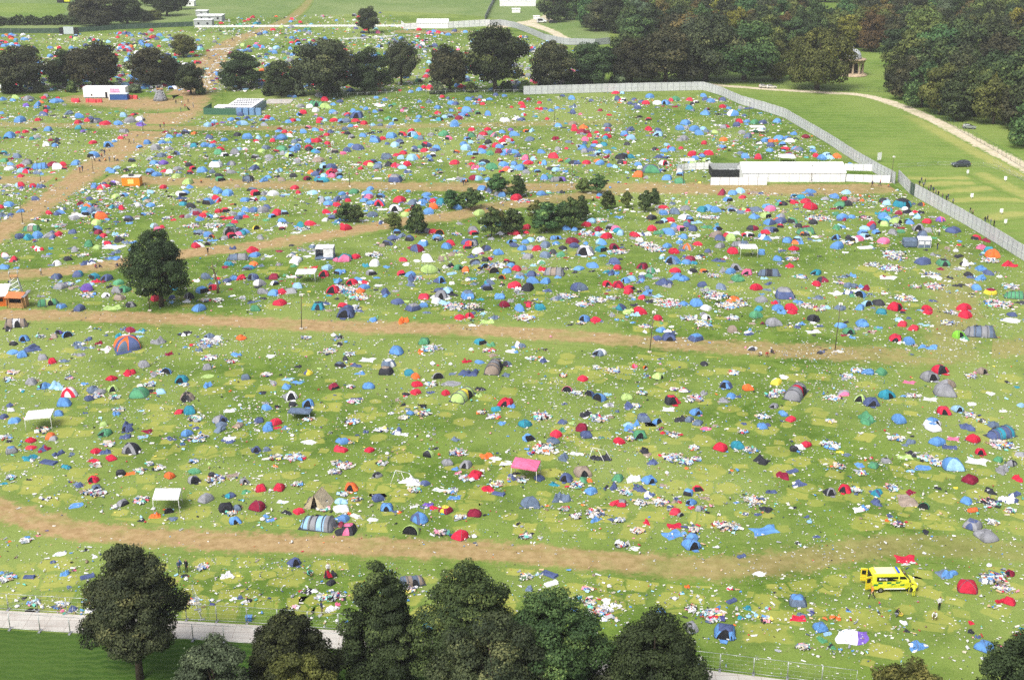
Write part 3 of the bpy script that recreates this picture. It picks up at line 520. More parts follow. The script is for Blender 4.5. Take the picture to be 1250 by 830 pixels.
def mesh_fence(name, label, pts, h, pw, nv=5, r=.028, cat='fence', feet=True, mat=None):
    P = [G(*p) for p in pts]; base = P[0]; root = empty(name, base); tag(root, label, cat); mat = mat or GALV
    cum = [0]
    for i in range(1, len(P)): cum.append(cum[-1] + (P[i] - P[i-1]).length)
    n = max(1, round(cum[-1] / pw)); L = cum[-1] / n
    def at(t):
        for i in range(1, len(P)):
            if t <= cum[i] + 1e-6: return P[i-1].lerp(P[i], (t - cum[i-1]) / max(1e-6, cum[i] - cum[i-1]))
        return P[-1]
    mb = MB()
    for a, b in (((.03, 0, .1), (.03, 0, h)), ((L-.03, 0, .1), (L-.03, 0, h)), ((.03, 0, h), (L-.03, 0, h)), ((.03, 0, .14), (L-.03, 0, .14))): mb.tube([a, b], r, 5)
    for k in range(1, nv): mb.tube([(L*k/nv, 0, .14), (L*k/nv, 0, h)], .005, 3)
    for k in range(1, 4): mb.tube([(.03, 0, h*k/4), (L-.03, 0, h*k/4)], .005, 3)
    pm = mb.mesh('panel'); fb = MB().box(-.12, .12, -.35, .35, 0, .1).mesh('foot')
    for i in range(n):
        a, b = at(i*L), at((i+1)*L); dv = b - a; an = math.atan2(dv.y, dv.x)
        link('panel', pm, root, [mat], a - base, an, (dv.length / L, 1, 1))
        if feet: link('foot', fb, root, [STEELP], a - base, an)
    return root
mesh_fence('wire_fence', 'tube-framed mesh fence between camp and concrete road', [(-60, 739), (0, 743.5), (125, 751), (235, 757), (320, 761.5), (420, 769), (725, 801), (860, 816), (960, 828), (1045, 839)], 2.0, 3.4)
mesh_fence('wire_fence', 'tube-framed mesh fence between concrete road and dark meadow', [(-60, 763), (0, 767), (100, 774), (240, 781.5), (420, 793.5), (700, 823)], 2.0, 3.4)
mesh_fence('wire_fence', 'short mesh fence standing at right angles to the concrete road', [(246, 756.5), (236, 732)], 2.0, 2.6)
mesh_fence('wire_fence', 'green wire fence beside the gravel path along the wood', [(1085, 113), (1105, 122), (1140, 141), (1180, 165), (1215, 185), (1255, 209), (1300, 236)], 2.0, 3.5, mat=GREENM, feet=False)
mesh_fence('wire_fence', 'low dark railing between gravel path and spreading tree', [(850, 100), (900, 103), (960, 108), (1020, 111.5), (1085, 113)], 1.4, 3.5, mat=GREENM, feet=False)
mesh_fence('wire_fence', 'grey wire fence along the foot of the tree row', [(400, 121), (470, 118.5), (540, 117), (639, 116)], 1.8, 3.5, feet=False)
mesh_fence('rope_fence', 'thin post-and-rope line across the green field', [(1096, 205), (1140, 202), (1208, 203), (1230, 212), (1260, 226)], 1.0, 6, 2, .02, feet=False)
mesh_fence('rope_fence', 'second thin rope line slanting beside the gravel path', [(1212, 199), (1228, 208), (1262, 229)], 1.0, 6, 2, .02, feet=False)
# ------------------------------------------------------------------ lamp posts
POLE = surf('pole_wood', '5d5346', .8, .2); LAMP = surf('lamp_housing', 'd8d8d2', .4, .05); BASEW = surf('white_bag', 'e9e9ea', .6, .06, 4)
def lamp_post(x, y, hpx, label, lean=0, head=True):
    p = G(x, y); h = rise(p, x, y - hpx); o = empty('lamp_post', p); tag(o, label, 'lamp post', 'lamp posts in the camp')
    MB().tube([(0, 0, 0), (lean, 0, h)], .085, 8, .055).build('pole', POLE, o)
    mb = MB(); mb.box(-.32, .32, -.26, .26, .01, .3); mb.bevel(.06, 1).build('base', surf('post_base', 'b9b2a8', .8), o)
    mb = MB(); mb.box(lean - .3, lean + .3, -.1, .1, h - .04, h + .05); mb.box(lean - .3, lean - .08, -.22, .1, h - .3, h - .06); mb.box(lean + .08, lean + .3, -.22, .1, h - .3, h - .06)
    mb.build('lamp', LAMP if head else POLE, o)
for a in [(368, 402, 43, 'lamp post on the middle path beside the slate dome tent', .3), (793, 430.5, 50, 'lamp post on the middle path with a navy dome beside it', .45), (1019, 430, 60, 'lamp post on the middle path with white bags at its base', .25), (183, 380, 46, 'lamp post with floodlights in front of the big round tree', 0), (573, 389, 26, 'lamp post beside white bags and two red domes', 0),
          (1087, 224, 33, 'lamp mast at the end of the white marquee fence', .2), (28, 274, 32, 'lamp post at the bend of the diagonal dirt path', 0), (114, 212, 20, 'lamp post in the middle of the diagonal dirt path', 0), (50, 224, 16, 'lamp post beside the round white sheet on the upper path', 0), (175, 163, 22, 'lamp post between the purple tent and the wide dirt path', 0), (53, 154, 14, 'short lamp post at the top of the camp', 0), (262, 155, 12, 'short lamp post below the toilet block', 0),
          (302, 220, 33, 'lamp post with a group of people at its foot', 0), (427, 228, 31, 'lamp post beside the white sheet above the upper path', 0), (452, 159, 27, 'lamp post on the faint top path', 0), (559, 217, 26, 'lamp post with a grey heap at its foot', 0), (698, 229, 28, 'lamp post beside the wide lilac tent', .1), (677, 151, 22, 'lamp post below the steel fence', 0), (834, 226, 32, 'lamp post beside the low white marquee wall', 0), (990, 223, 21, 'lamp post against the white marquee', 0), (914, 146, 23, 'lamp post just inside the slanting steel fence', 0)]: lamp_post(*a)
# ------------------------------------------------------------------ tents
# six numbers for each: x, y and width in half pixels, kind, first colour, second colour
DATA = [
34,801,57,2,16,7, 56,834,30,1,2,2, 31,844,20,1,5,5, 29,865,24,0,2,2, 51,873,35,0,2,2, 130,826,20,0,16,16, 143,816,19,3,15,15, 160,824,27,3,2,2,
187,844,24,4,17,17, 202,844,13,7,7,7, 223,851,15,4,3,3, 241,841,17,4,1,1, 258,856,30,4,7,7, 287,824,27,4,11,11, 317,812,25,0,1,1, 339,813,24,5,3,3,
337,824,20,5,3,3, 385,841,34,4,6,6, 101,879,25,0,6,6, 125,888,30,0,0,0, 153,885,27,4,17,17, 197,870,25,4,6,6, 349,897,37,0,6,6, 410,868,24,4,1,1,
406,913,27,3,7,2, 374,919,27,4,6,6, 312,917,37,4,0,0, 270,929,32,0,0,0, 272,956,35,1,9,9, 73,940,32,0,6,6, 108,949,39,1,2,2, 135,952,37,4,3,3,
165,971,44,0,0,7, 224,959,44,0,17,17, 216,978,32,0,4,4, 240,964,27,1,6,6, 204,940,20,4,2,2, 337,971,47,0,8,8, 341,946,15,0,7,7, 391,962,24,0,3,3,
368,957,20,4,5,5, 153,993,37,0,2,2, 22,993,17,0,4,4, 24,1004,19,0,7,7, 7,1023,20,0,4,4, 32,1033,27,0,2,17, 73,1021,24,0,2,2, 108,1015,20,1,2,2,
140,1015,25,0,2,2, 207,1010,13,4,4,4, 344,1005,17,5,3,3, 236,804,8,4,5,5, 251,1042,20,0,9,9, 309,1043,24,4,4,4, 74,858,51,4,4,4, 27,912,20,8,0,0,
20,929,20,8,0,0, 388,912,27,8,0,0, 277,973,24,8,0,0, 236,969,20,8,0,0, 98,824,13,8,0,0, 169,925,13,8,0,0, 287,1003,20,8,0,0, 364,942,20,8,0,0,
449,820,37,4,5,7, 467,844,17,4,0,0, 510,826,34,0,17,17, 587,830,34,0,12,12, 510,841,44,8,0,0, 575,871,25,4,2,2, 484,858,20,4,17,17, 504,903,30,0,6,6,
659,873,25,4,7,7, 441,935,35,1,11,11, 505,922,30,5,9,9, 505,946,27,4,2,2, 561,956,10,4,12,12, 598,927,24,0,17,17, 667,940,25,4,6,6, 701,929,27,5,3,3,
725,937,29,5,2,2, 752,915,30,0,13,4, 780,902,13,4,9,9, 728,898,20,4,5,5, 814,950,27,1,1,1, 698,949,24,0,2,2, 706,976,47,1,6,7, 750,993,37,1,2,2,
650,1001,24,0,2,2, 676,996,20,4,5,5, 455,979,40,1,16,5, 460,1011,40,0,11,11, 435,1010,20,0,0,0, 534,1033,47,1,6,4, 539,1043,24,0,17,17, 581,1043,29,0,16,16,
630,1032,30,0,4,4, 671,1038,40,0,0,0, 656,1042,24,0,2,2, 559,1006,27,5,7,7, 585,993,13,7,7,7, 640,962,24,4,5,5, 713,993,27,4,5,5, 829,827,20,4,5,5,
829,844,13,1,5,5, 828,895,30,0,17,5, 814,824,17,7,7,7, 748,827,17,8,0,0, 801,861,30,8,0,0, 649,917,20,8,0,0, 510,878,27,8,0,0, 450,942,13,8,0,0,
477,1026,30,8,0,0, 753,1026,20,8,0,0, 517,833,44,5,7,7, 564,885,20,8,0,0, 1034,841,30,0,8,8, 1173,841,27,1,11,11, 967,866,44,0,2,2, 948,898,47,0,17,7,
942,915,40,0,5,16, 835,898,20,1,5,5, 842,881,17,0,5,5, 869,897,27,4,4,4, 896,883,37,5,7,7, 879,915,27,4,2,2, 899,949,32,0,2,2, 999,917,25,0,11,4,
1014,925,30,0,12,12, 1018,944,35,0,0,0, 1014,963,25,0,0,0, 1068,925,29,3,6,6, 1102,942,47,5,6,6, 1050,961,22,4,4,4, 1088,965,29,0,0,0, 1129,984,51,2,9,13,
1171,888,20,0,2,2, 1205,915,51,2,16,6, 1203,871,27,4,16,16, 1238,895,30,0,17,5, 1237,919,24,4,17,17, 1146,919,44,4,4,4, 1171,954,29,4,5,5, 1233,991,44,0,0,0,
1249,996,20,4,2,2, 1211,1003,25,0,11,11, 1138,886,25,4,0,0, 970,979,17,4,16,16, 984,991,20,4,5,5, 1033,996,20,4,5,5, 1001,1013,19,0,2,2, 991,966,24,4,5,5,
1169,969,20,4,9,9, 1225,1037,24,4,2,2, 1203,1020,24,8,0,0, 1176,1010,13,8,0,0, 866,983,30,8,0,0, 1031,1013,34,8,0,0, 1048,942,27,8,0,0, 1051,854,37,8,0,0,
1193,858,20,8,0,0, 852,868,20,8,0,0, 984,1023,13,8,0,0, 857,1033,27,8,0,0, 859,946,10,8,0,0, 911,786,22,4,2,2, 984,790,30,4,12,12, 1122,780,24,0,0,0,
1146,777,22,0,0,0, 1152,797,20,7,7,7, 1190,790,37,5,9,9, 1206,780,30,4,17,17, 842,775,51,1,4,4, 1026,863,20,4,12,12, 1104,915,20,5,17,17, 1056,893,17,7,7,7,
1100,893,13,7,7,7, 1464,868,44,1,7,17, 1270,849,34,4,17,7, 1255,849,17,4,2,2, 1327,885,29,4,4,7, 1331,856,13,4,5,5, 1423,930,24,0,0,0, 1386,957,27,3,14,14,
1412,962,13,4,17,17, 1442,967,25,3,4,4, 1466,979,34,3,2,2, 1484,966,20,4,3,3, 1488,993,30,4,7,6, 1530,976,34,0,9,9, 1607,925,40,0,9,9, 1550,898,20,4,0,14,
1575,900,13,3,12,12, 1579,919,17,4,4,4, 1498,908,27,8,0,0, 1457,900,13,8,0,0, 1374,919,10,8,0,0, 1643,988,44,1,5,0, 1633,1003,30,5,7,7, 1666,1030,37,4,5,5,
1536,998,34,4,4,4, 1574,1030,37,0,17,4, 1604,1035,24,3,2,2, 1535,1043,20,0,3,3, 1555,1040,24,4,2,2, 1282,1042,44,0,11,11, 1373,1035,30,0,4,17, 1396,1035,20,4,9,9,
1422,1042,27,4,1,1, 1430,1018,40,4,5,7, 1321,1020,40,8,0,0, 1309,1025,13,4,2,2, 1464,1026,40,8,0,0, 1498,1020,10,4,5,5, 1428,785,35,1,2,2, 1457,787,27,0,0,0,
1393,795,15,4,5,5, 1614,811,22,0,2,2, 1634,831,39,0,4,4, 1606,831,24,0,4,4, 1646,812,12,4,4,4, 1565,768,37,0,0,0, 1606,782,30,0,0,0, 1577,800,20,8,0,0,
1531,767,20,0,9,9, 1282,780,40,8,0,0, 1417,792,13,8,0,0, 1410,962,17,8,0,0, 1299,878,20,8,0,0, 1568,962,17,8,0,0, 1552,993,20,8,0,0, 1646,952,10,8,0,0,
1699,833,46,0,2,4, 1789,812,25,0,16,16, 1829,819,25,6,4,4, 1838,856,22,0,5,7, 1720,893,19,0,5,5, 1774,949,39,1,4,2, 1828,954,32,0,12,12, 1897,939,29,0,13,7,
1915,924,27,7,7,7, 1951,979,57,2,6,0, 2062,966,29,0,6,14, 1787,973,30,0,2,2, 1769,983,37,4,6,6, 1804,971,13,4,4,4, 1699,1013,37,1,2,2, 1684,1030,30,0,17,17,
1704,1038,34,0,17,17, 1890,996,30,1,6,6, 1914,1015,27,0,2,2, 1932,1029,25,0,0,0, 1817,1037,17,4,4,4, 1870,1043,30,4,4,4, 1860,1020,24,8,0,0, 1887,969,30,8,0,0,
2069,922,27,8,0,0, 2072,925,30,5,7,7, 2028,1030,13,8,0,0, 1988,814,37,5,7,7, 1725,780,30,1,7,7, 1720,773,20,0,6,6, 1848,777,40,0,8,8, 1892,797,47,0,6,6,
1988,785,37,1,5,5, 1957,794,27,4,2,7, 2001,799,20,4,4,4, 2055,800,27,0,2,2, 2074,816,30,1,8,8, 1936,767,30,0,0,0, 2052,861,20,7,7,7, 2015,856,13,4,5,5,
1792,912,20,8,0,0, 1698,976,34,8,0,0, 2035,976,34,8,0,0, 1900,959,27,8,0,0, 1671,956,13,8,0,0, 1718,794,34,8,0,0, 1731,797,17,4,2,2, 1684,780,30,8,0,0,
1792,780,27,8,0,0, 2107,797,34,0,2,2, 2205,797,24,0,0,0, 2232,807,24,0,0,0, 2259,797,29,5,3,3, 2188,833,42,0,0,0, 2222,841,29,0,2,2, 2272,854,51,5,2,2,
2345,827,42,1,10,10, 2399,824,78,2,17,6, 2473,787,44,5,7,7, 2473,773,20,0,4,4, 2316,792,27,8,0,0, 2299,912,51,1,5,0, 2274,930,57,1,6,6, 2316,949,54,0,6,16,
2313,969,61,0,6,6, 2222,937,30,5,14,14, 2400,913,37,1,16,16, 2373,922,27,8,0,0, 2461,935,17,4,5,5, 2485,947,17,4,11,11, 2421,964,24,7,7,7, 2120,915,29,0,2,2,
2154,915,27,0,8,8, 2093,908,30,8,0,0, 2169,974,49,0,11,11, 2102,981,40,1,6,9, 2129,991,37,1,4,4, 2274,979,34,5,7,7, 2340,1005,32,1,3,3, 2309,1013,39,0,0,0,
2375,989,24,5,7,7, 2367,1016,30,8,0,0, 2120,1033,57,4,8,8, 2198,1033,39,0,2,2, 2279,1043,51,0,2,7, 2427,1043,34,0,17,17, 2451,1006,20,5,7,7, 2357,1042,27,4,4,4,
2495,993,20,0,3,3, 2228,969,20,8,0,0, 2208,969,17,4,2,2, 2397,1030,13,8,0,0, 2360,777,44,0,0,0, 2266,768,30,0,0,0, 2323,767,24,8,0,0, 2220,779,17,4,4,4,
2147,804,20,4,2,2, 2154,767,27,0,11,11, 73,1080,32,0,0,0, 74,1097,22,0,0,0, 120,1072,27,0,12,12, 128,1075,19,0,6,6, 25,1107,40,0,6,2, 105,1102,34,4,1,4,
67,1124,42,4,11,11, 115,1134,47,6,4,7, 138,1113,30,4,4,4, 159,1145,30,2,11,11, 175,1111,17,4,17,17, 253,1064,40,1,8,8, 309,1055,34,1,4,4, 233,1107,35,0,0,0,
226,1128,27,5,0,0, 270,1124,37,0,0,0, 256,1109,30,4,4,4, 317,1109,51,0,6,5, 305,1072,30,4,4,4, 347,1070,27,5,3,3, 358,1057,30,4,1,1, 293,1161,25,1,5,5,
315,1160,29,5,12,12, 412,1168,37,0,12,12, 8,1183,17,4,11,11, 226,1178,32,1,0,0, 233,1197,32,1,17,17, 189,1188,27,4,4,17, 182,1239,37,5,2,2, 297,1234,29,1,6,5,
280,1242,15,7,7,7, 236,1209,34,8,0,0, 213,1205,20,8,0,0, 98,1219,13,7,7,7, 118,1219,15,4,5,7, 346,1224,27,8,0,0, 378,1265,29,4,12,12, 410,1253,24,3,5,5,
344,1274,20,4,5,5, 91,1310,15,5,14,14, 374,1246,13,7,7,7, 27,1168,13,8,0,0, 10,1070,20,8,0,0, 266,1087,20,8,0,0, 233,1138,17,8,0,0, 101,1053,30,8,0,0,
364,1134,10,8,0,0, 69,1173,13,4,5,5, 57,1161,10,7,7,7, 20,1080,20,4,5,5, 412,1074,24,4,4,4, 341,1151,20,8,0,0, 385,1146,17,8,0,0, 455,1065,35,0,2,2,
534,1055,27,0,17,17, 423,1075,17,4,4,4, 485,1074,34,8,0,0, 556,1080,44,4,4,7, 623,1104,32,1,4,4, 650,1102,24,4,17,17, 753,1084,37,5,7,7, 652,1053,34,0,2,2,
676,1047,20,4,0,0, 829,1082,30,0,2,2, 826,1102,27,0,0,0, 672,1121,27,8,0,0, 716,1121,40,8,0,0, 671,1140,15,4,12,12, 713,1067,13,7,7,7, 473,1156,27,0,8,8,
472,1180,39,1,6,5, 517,1166,20,1,5,5, 524,1175,37,8,0,0, 566,1165,34,5,16,16, 596,1182,30,1,6,6, 635,1200,35,0,0,0, 679,1198,35,0,0,0, 500,1227,44,0,6,3,
561,1215,35,0,4,11, 549,1249,47,1,5,5, 578,1246,24,0,17,5, 598,1205,27,4,8,8, 591,1222,13,4,11,11, 625,1247,52,0,1,13, 573,1280,37,0,2,2, 649,1263,20,4,2,2,
659,1273,24,5,2,2, 640,1273,17,7,7,7, 688,1229,27,5,7,7, 774,1239,64,2,16,7, 728,1254,27,0,0,0, 699,1256,27,4,5,5, 774,1296,91,2,6,3, 828,1229,20,0,3,3,
826,1249,27,0,7,7, 828,1273,27,4,2,2, 831,1286,20,0,1,1, 828,1306,24,0,5,5, 790,1246,20,8,0,0, 726,1185,17,8,0,0, 817,1155,24,8,0,0, 824,1134,20,8,0,0,
564,1256,13,8,0,0, 473,1129,17,8,0,0, 510,1134,13,4,9,9, 839,1084,24,0,2,2, 901,1104,30,0,0,0, 839,1104,20,0,0,0, 930,1053,24,8,0,0, 969,1060,37,4,4,7,
987,1064,20,7,7,7, 945,1111,13,7,7,7, 1045,1069,13,7,7,7, 1046,1116,27,1,9,5, 1063,1097,17,4,5,5, 1119,1109,40,8,0,0, 1092,1136,35,0,6,6, 1136,1143,37,0,6,6,
1112,1148,20,4,2,2, 1158,1168,46,0,0,0, 1115,1158,12,4,14,14, 1137,1170,24,8,0,0, 1152,1177,17,7,7,7, 1186,1119,37,4,12,12, 1210,1123,30,5,7,7, 1235,1136,32,5,7,7,
921,1165,32,1,5,6, 1011,1185,47,4,7,7, 1038,1185,22,0,4,4, 1011,1200,24,8,0,0, 857,1200,34,1,12,12, 923,1224,40,0,4,4, 943,1247,34,0,2,2, 964,1251,20,4,4,4,
975,1253,13,4,12,12, 1070,1200,29,5,7,7, 1102,1202,24,8,0,0, 1109,1220,34,5,2,2, 1191,1200,40,4,0,0, 1213,1185,30,8,0,0, 1217,1210,35,6,4,4, 1088,1253,46,0,1,13,
1158,1261,39,0,1,1, 1023,1278,56,0,4,2, 1004,1305,44,3,9,9, 1122,1318,52,0,0,0, 1158,1315,17,7,7,7, 1011,1239,20,5,7,7, 1046,1237,24,4,15,15, 908,1273,27,7,7,7,
867,1264,27,6,7,7, 852,1256,13,4,12,12, 839,1229,20,0,3,3, 839,1249,27,0,7,7, 839,1273,27,0,2,2, 847,1306,47,0,5,14, 1078,1305,27,8,0,0, 1124,1266,17,8,0,0,
839,1209,13,8,0,0, 845,1141,34,8,0,0, 869,1222,17,8,0,0, 933,1134,20,8,0,0, 1082,1256,13,4,11,11, 1247,1165,13,0,4,4, 1112,1077,24,4,17,17, 893,1057,17,4,4,4,
1034,1242,20,4,4,4, 1237,1107,10,7,7,7, 1292,1077,29,1,2,2, 1358,1067,27,0,0,0, 1351,1084,39,0,17,4, 1295,1110,20,4,2,2, 1332,1101,51,8,0,0, 1420,1053,37,0,1,1,
1432,1069,34,0,4,4, 1376,1124,37,4,17,17, 1405,1111,27,5,7,7, 1535,1050,30,4,2,2, 1563,1070,35,1,8,8, 1513,1084,35,0,0,0, 1538,1074,20,8,0,0, 1648,1065,30,8,0,0,
1575,1107,37,4,5,5, 1614,1114,17,4,0,0, 1643,1121,40,8,0,0, 1455,1123,34,4,5,5, 1317,1173,35,0,4,4, 1272,1175,17,8,0,0, 1255,1172,20,4,4,4, 1383,1177,40,1,4,4,
1423,1163,51,0,16,16, 1425,1178,27,0,8,8, 1440,1177,15,0,12,12, 1442,1207,39,0,2,2, 1353,1187,27,4,11,11, 1407,1188,27,8,0,0, 1508,1175,34,0,8,8, 1547,1177,37,4,7,7,
1585,1180,44,1,2,2, 1562,1199,44,4,4,4, 1499,1195,27,4,4,4, 1481,1192,17,4,5,5, 1619,1188,20,4,16,16, 1585,1215,37,4,4,7, 1595,1134,34,4,4,4, 1371,1227,44,4,17,17,
1294,1239,54,0,17,4, 1310,1241,19,0,17,17, 1518,1236,30,0,6,0, 1501,1234,24,0,0,0, 1612,1232,37,8,0,0, 1579,1280,24,4,0,0, 1649,1256,27,0,0,0, 1661,1261,17,3,6,6,
1660,1229,13,4,0,0, 1454,1274,27,4,2,2, 1493,1271,20,4,4,4, 1454,1256,37,8,0,0, 1376,1246,17,8,0,0, 1403,1263,17,8,0,0, 1299,1305,15,4,5,5, 1265,1281,15,4,5,5,
1282,1312,20,8,0,0, 1648,1290,37,5,0,0, 1644,1313,51,5,2,2, 1555,1300,24,8,0,0, 1514,1273,17,8,0,0, 1565,1232,27,8,0,0, 1629,1158,13,7,7,7, 1528,1205,20,8,0,0,
1337,1236,12,4,12,12, 1423,1234,10,4,12,12, 1501,1158,10,7,7,7, 1760,1101,47,0,0,0, 1803,1097,37,0,11,11, 1694,1097,20,8,0,0, 1689,1099,13,4,0,0, 1833,1101,30,8,0,0,
1826,1104,17,4,4,4, 1863,1133,44,4,5,5, 1941,1102,24,1,5,5, 1969,1091,35,0,0,0, 1954,1097,27,4,7,7, 2028,1091,37,8,0,0, 2052,1106,17,4,13,13, 2069,1114,20,4,17,17,
1936,1155,32,6,4,4, 1914,1168,44,4,1,1, 1952,1188,42,4,4,7, 1681,1210,25,1,2,2, 1706,1200,25,1,0,0, 1689,1232,35,1,2,2, 1706,1247,20,0,6,6, 1688,1242,20,4,0,0,
1718,1242,13,4,0,0, 1883,1205,25,4,4,4, 2027,1209,37,1,5,6, 2065,1204,40,1,0,0, 1843,1229,44,8,0,0, 1799,1229,17,5,2,2, 1873,1249,37,4,5,5, 1821,1258,17,4,4,4,
1851,1259,20,4,4,4, 1871,1306,71,5,2,2, 1775,1290,47,8,0,0, 1691,1320,39,0,2,2, 1671,1306,13,0,2,2, 1694,1296,24,8,0,0, 1971,1264,17,4,4,4, 1978,1280,17,7,3,3,
1996,1313,19,4,4,4, 1936,1242,17,5,7,7, 2049,1141,20,8,0,0, 2032,1140,12,4,12,12, 1787,1150,10,4,12,12, 1677,1145,13,4,12,12, 1674,1131,27,8,0,0, 1701,1124,17,8,0,0,
1863,1047,30,0,2,2, 1816,1057,20,8,0,0, 1725,1050,27,5,14,14, 1817,1209,10,4,5,5, 2282,1053,44,0,7,2, 2291,1087,49,0,2,2, 2330,1075,30,5,14,14, 2321,1097,37,6,4,4,
2379,1080,44,0,0,0, 2397,1111,30,1,0,0, 2367,1050,44,4,4,4, 2449,1072,74,2,11,4, 2448,1091,51,8,0,0, 2493,1114,24,0,6,6, 2390,1133,51,5,7,7, 2439,1128,30,0,8,8,
2473,1138,34,0,5,6, 2451,1155,44,4,6,6, 2488,1175,27,4,0,0, 2333,1150,56,0,2,3, 2257,1148,44,5,2,2, 2225,1153,22,5,3,3, 2372,1180,52,0,1,1, 2213,1121,40,5,9,9,
2228,1113,30,4,5,5, 2262,1121,30,8,0,0, 2289,1134,27,8,0,0, 2166,1131,25,0,6,5, 2134,1143,37,0,8,8, 2100,1141,27,4,2,2, 2104,1158,20,8,0,0, 2225,1084,27,4,17,17,
2191,1074,30,8,0,0, 2142,1210,40,4,11,4, 2090,1199,20,8,0,0, 2142,1232,37,4,4,4, 2104,1249,44,5,7,2, 2220,1234,67,4,16,16, 2225,1207,30,4,1,1, 2259,1242,29,3,8,8,
2178,1193,24,8,0,0, 2362,1231,37,0,2,2, 2377,1251,29,2,12,12, 2379,1293,62,0,6,4, 2414,1320,67,0,6,6, 2468,1229,44,4,4,7, 2480,1212,34,6,4,4, 2417,1232,40,8,0,0,
2421,1205,37,4,5,5, 2174,1263,20,4,4,4, 2166,1273,13,4,12,12, 2262,1303,24,4,5,5, 2196,1283,17,8,0,0, 2335,1193,13,4,13,13, 2293,1195,20,4,5,5, 2468,1249,20,8,0,0,
2427,1280,20,8,0,0, 143,1357,32,5,7,7, 69,1413,29,6,4,4, 157,1406,25,4,2,2, 211,1413,37,6,4,4, 167,1436,17,4,17,17, 15,1415,27,8,0,0, 20,1415,24,7,7,7,
3,1401,12,0,2,2, 175,1492,32,4,4,4, 150,1494,17,4,14,14, 216,1496,24,7,7,7, 199,1494,13,4,11,11, 145,1482,20,8,0,0, 40,1485,15,7,7,7, 101,1485,12,7,7,7,
57,1463,17,4,5,5, 81,1475,20,8,0,0, 180,1394,13,4,14,14, 22,1323,10,4,12,12, 209,1344,13,4,5,5, 61,1323,17,8,0,0, 216,1472,20,8,0,0, 716,1381,44,1,4,4,
708,1384,15,5,7,7, 553,1411,29,7,7,7, 569,1465,20,7,7,7, 585,1462,20,4,4,4, 598,1472,20,7,7,7, 608,1469,17,4,5,5, 635,1453,13,4,5,5, 517,1469,13,7,7,7,
608,1514,15,9,2,2, 753,1448,30,4,5,5, 760,1447,27,7,7,7, 733,1445,13,4,0,0, 784,1462,20,8,0,0, 814,1462,34,8,0,0, 807,1492,34,7,7,7, 824,1479,17,4,14,14,
725,1489,13,7,7,7, 760,1512,10,7,7,7, 822,1519,12,7,7,7, 807,1428,30,0,5,5, 755,1398,20,4,8,8, 453,1418,13,7,7,7, 450,1408,20,4,5,5, 470,1472,20,8,0,0,
494,1388,20,8,0,0, 1004,1433,67,2,17,16, 1045,1543,37,4,11,11, 1038,1512,24,4,2,2, 1001,1442,20,8,0,0, 1016,1438,13,7,7,7, 955,1440,13,7,7,7, 839,1465,17,4,5,5,
1342,1408,44,6,4,4, 1346,1430,37,6,7,7, 1374,1462,30,6,2,2, 1312,1404,13,4,3,3, 1292,1442,27,4,17,17, 1285,1411,20,8,0,0, 1415,1462,19,4,11,11, 1488,1436,15,7,7,7,
1437,1442,13,8,0,0, 1396,1496,30,4,2,2, 1420,1506,17,4,5,5, 1481,1472,30,7,7,7, 1481,1492,37,7,7,7, 1447,1494,27,7,7,7, 1498,1482,20,7,7,7, 1514,1485,15,7,7,7,
1474,1516,20,7,7,7, 1491,1506,17,4,4,4, 1506,1519,13,7,7,7, 1437,1475,24,8,0,0, 1461,1499,44,8,0,0, 1518,1334,24,8,0,0, 1550,1344,30,5,7,7, 1300,1327,15,5,7,7,
1614,1499,30,0,2,2, 1648,1467,17,7,7,7, 1450,1406,12,4,16,16, 1666,1448,13,4,11,11, 1689,1340,54,1,2,2, 1811,1362,24,6,4,4, 1856,1406,32,5,7,7, 1782,1440,19,4,0,7,
1679,1435,15,4,12,12, 1787,1472,29,6,4,4, 1951,1480,47,0,2,17, 1689,1543,42,0,6,6, 1772,1558,67,1,4,2, 1809,1512,20,4,11,11, 1829,1511,17,7,3,3, 1848,1509,17,7,3,3,
1952,1516,40,5,0,0, 1957,1504,24,4,17,17, 2006,1541,44,0,2,2, 2022,1551,25,5,3,3, 2032,1509,17,4,12,12, 2047,1514,17,4,12,12, 1981,1502,17,4,4,4, 2008,1568,27,4,8,8,
2032,1583,24,4,8,5, 1963,1582,24,8,0,0, 1713,1502,13,4,4,4, 1745,1506,47,8,0,0, 1711,1469,12,7,7,7, 1949,1329,20,4,5,7, 1892,1448,12,4,5,5, 2072,1494,15,4,2,2,
1873,1489,13,7,3,3, 1752,1340,13,7,7,7, 1738,1516,20,8,0,0, 1688,1489,20,8,0,0, 1873,1516,20,8,0,0, 1981,1494,20,4,6,6, 2316,1411,56,4,17,2, 2368,1447,61,0,0,0,
2468,1406,30,1,1,1, 2431,1418,51,8,0,0, 2407,1425,27,4,17,7, 2451,1442,34,8,0,0, 2468,1477,40,0,0,0, 2443,1472,24,4,0,0, 2213,1379,25,5,7,7, 2215,1374,54,5,0,0,
2373,1524,19,4,0,0, 2372,1546,20,4,5,5, 2486,1553,19,4,0,0, 2409,1590,61,0,2,2, 2444,1580,13,4,14,14, 2244,1587,54,4,2,7, 2208,1524,20,7,7,7, 2215,1543,17,4,5,5,
2147,1497,13,4,5,5, 2124,1482,10,4,17,17, 2087,1570,84,5,7,15, 2417,1386,17,7,7,7, 2389,1558,17,4,4,4, 2495,1536,13,4,11,11, 3,509,17,0,0,0, 20,505,24,0,2,2,
47,520,19,0,2,2, 84,490,20,0,4,4, 5,531,24,4,17,17, 24,527,15,0,4,4, 13,536,13,0,7,7, 118,524,20,0,0,0, 148,515,27,4,17,7, 138,526,17,0,4,4,
191,529,44,5,7,7, 180,537,25,0,6,6, 211,510,20,0,12,12, 207,527,22,1,2,2, 194,500,24,4,1,1, 216,504,17,0,2,2, 245,536,29,0,12,0, 236,520,27,4,6,6,
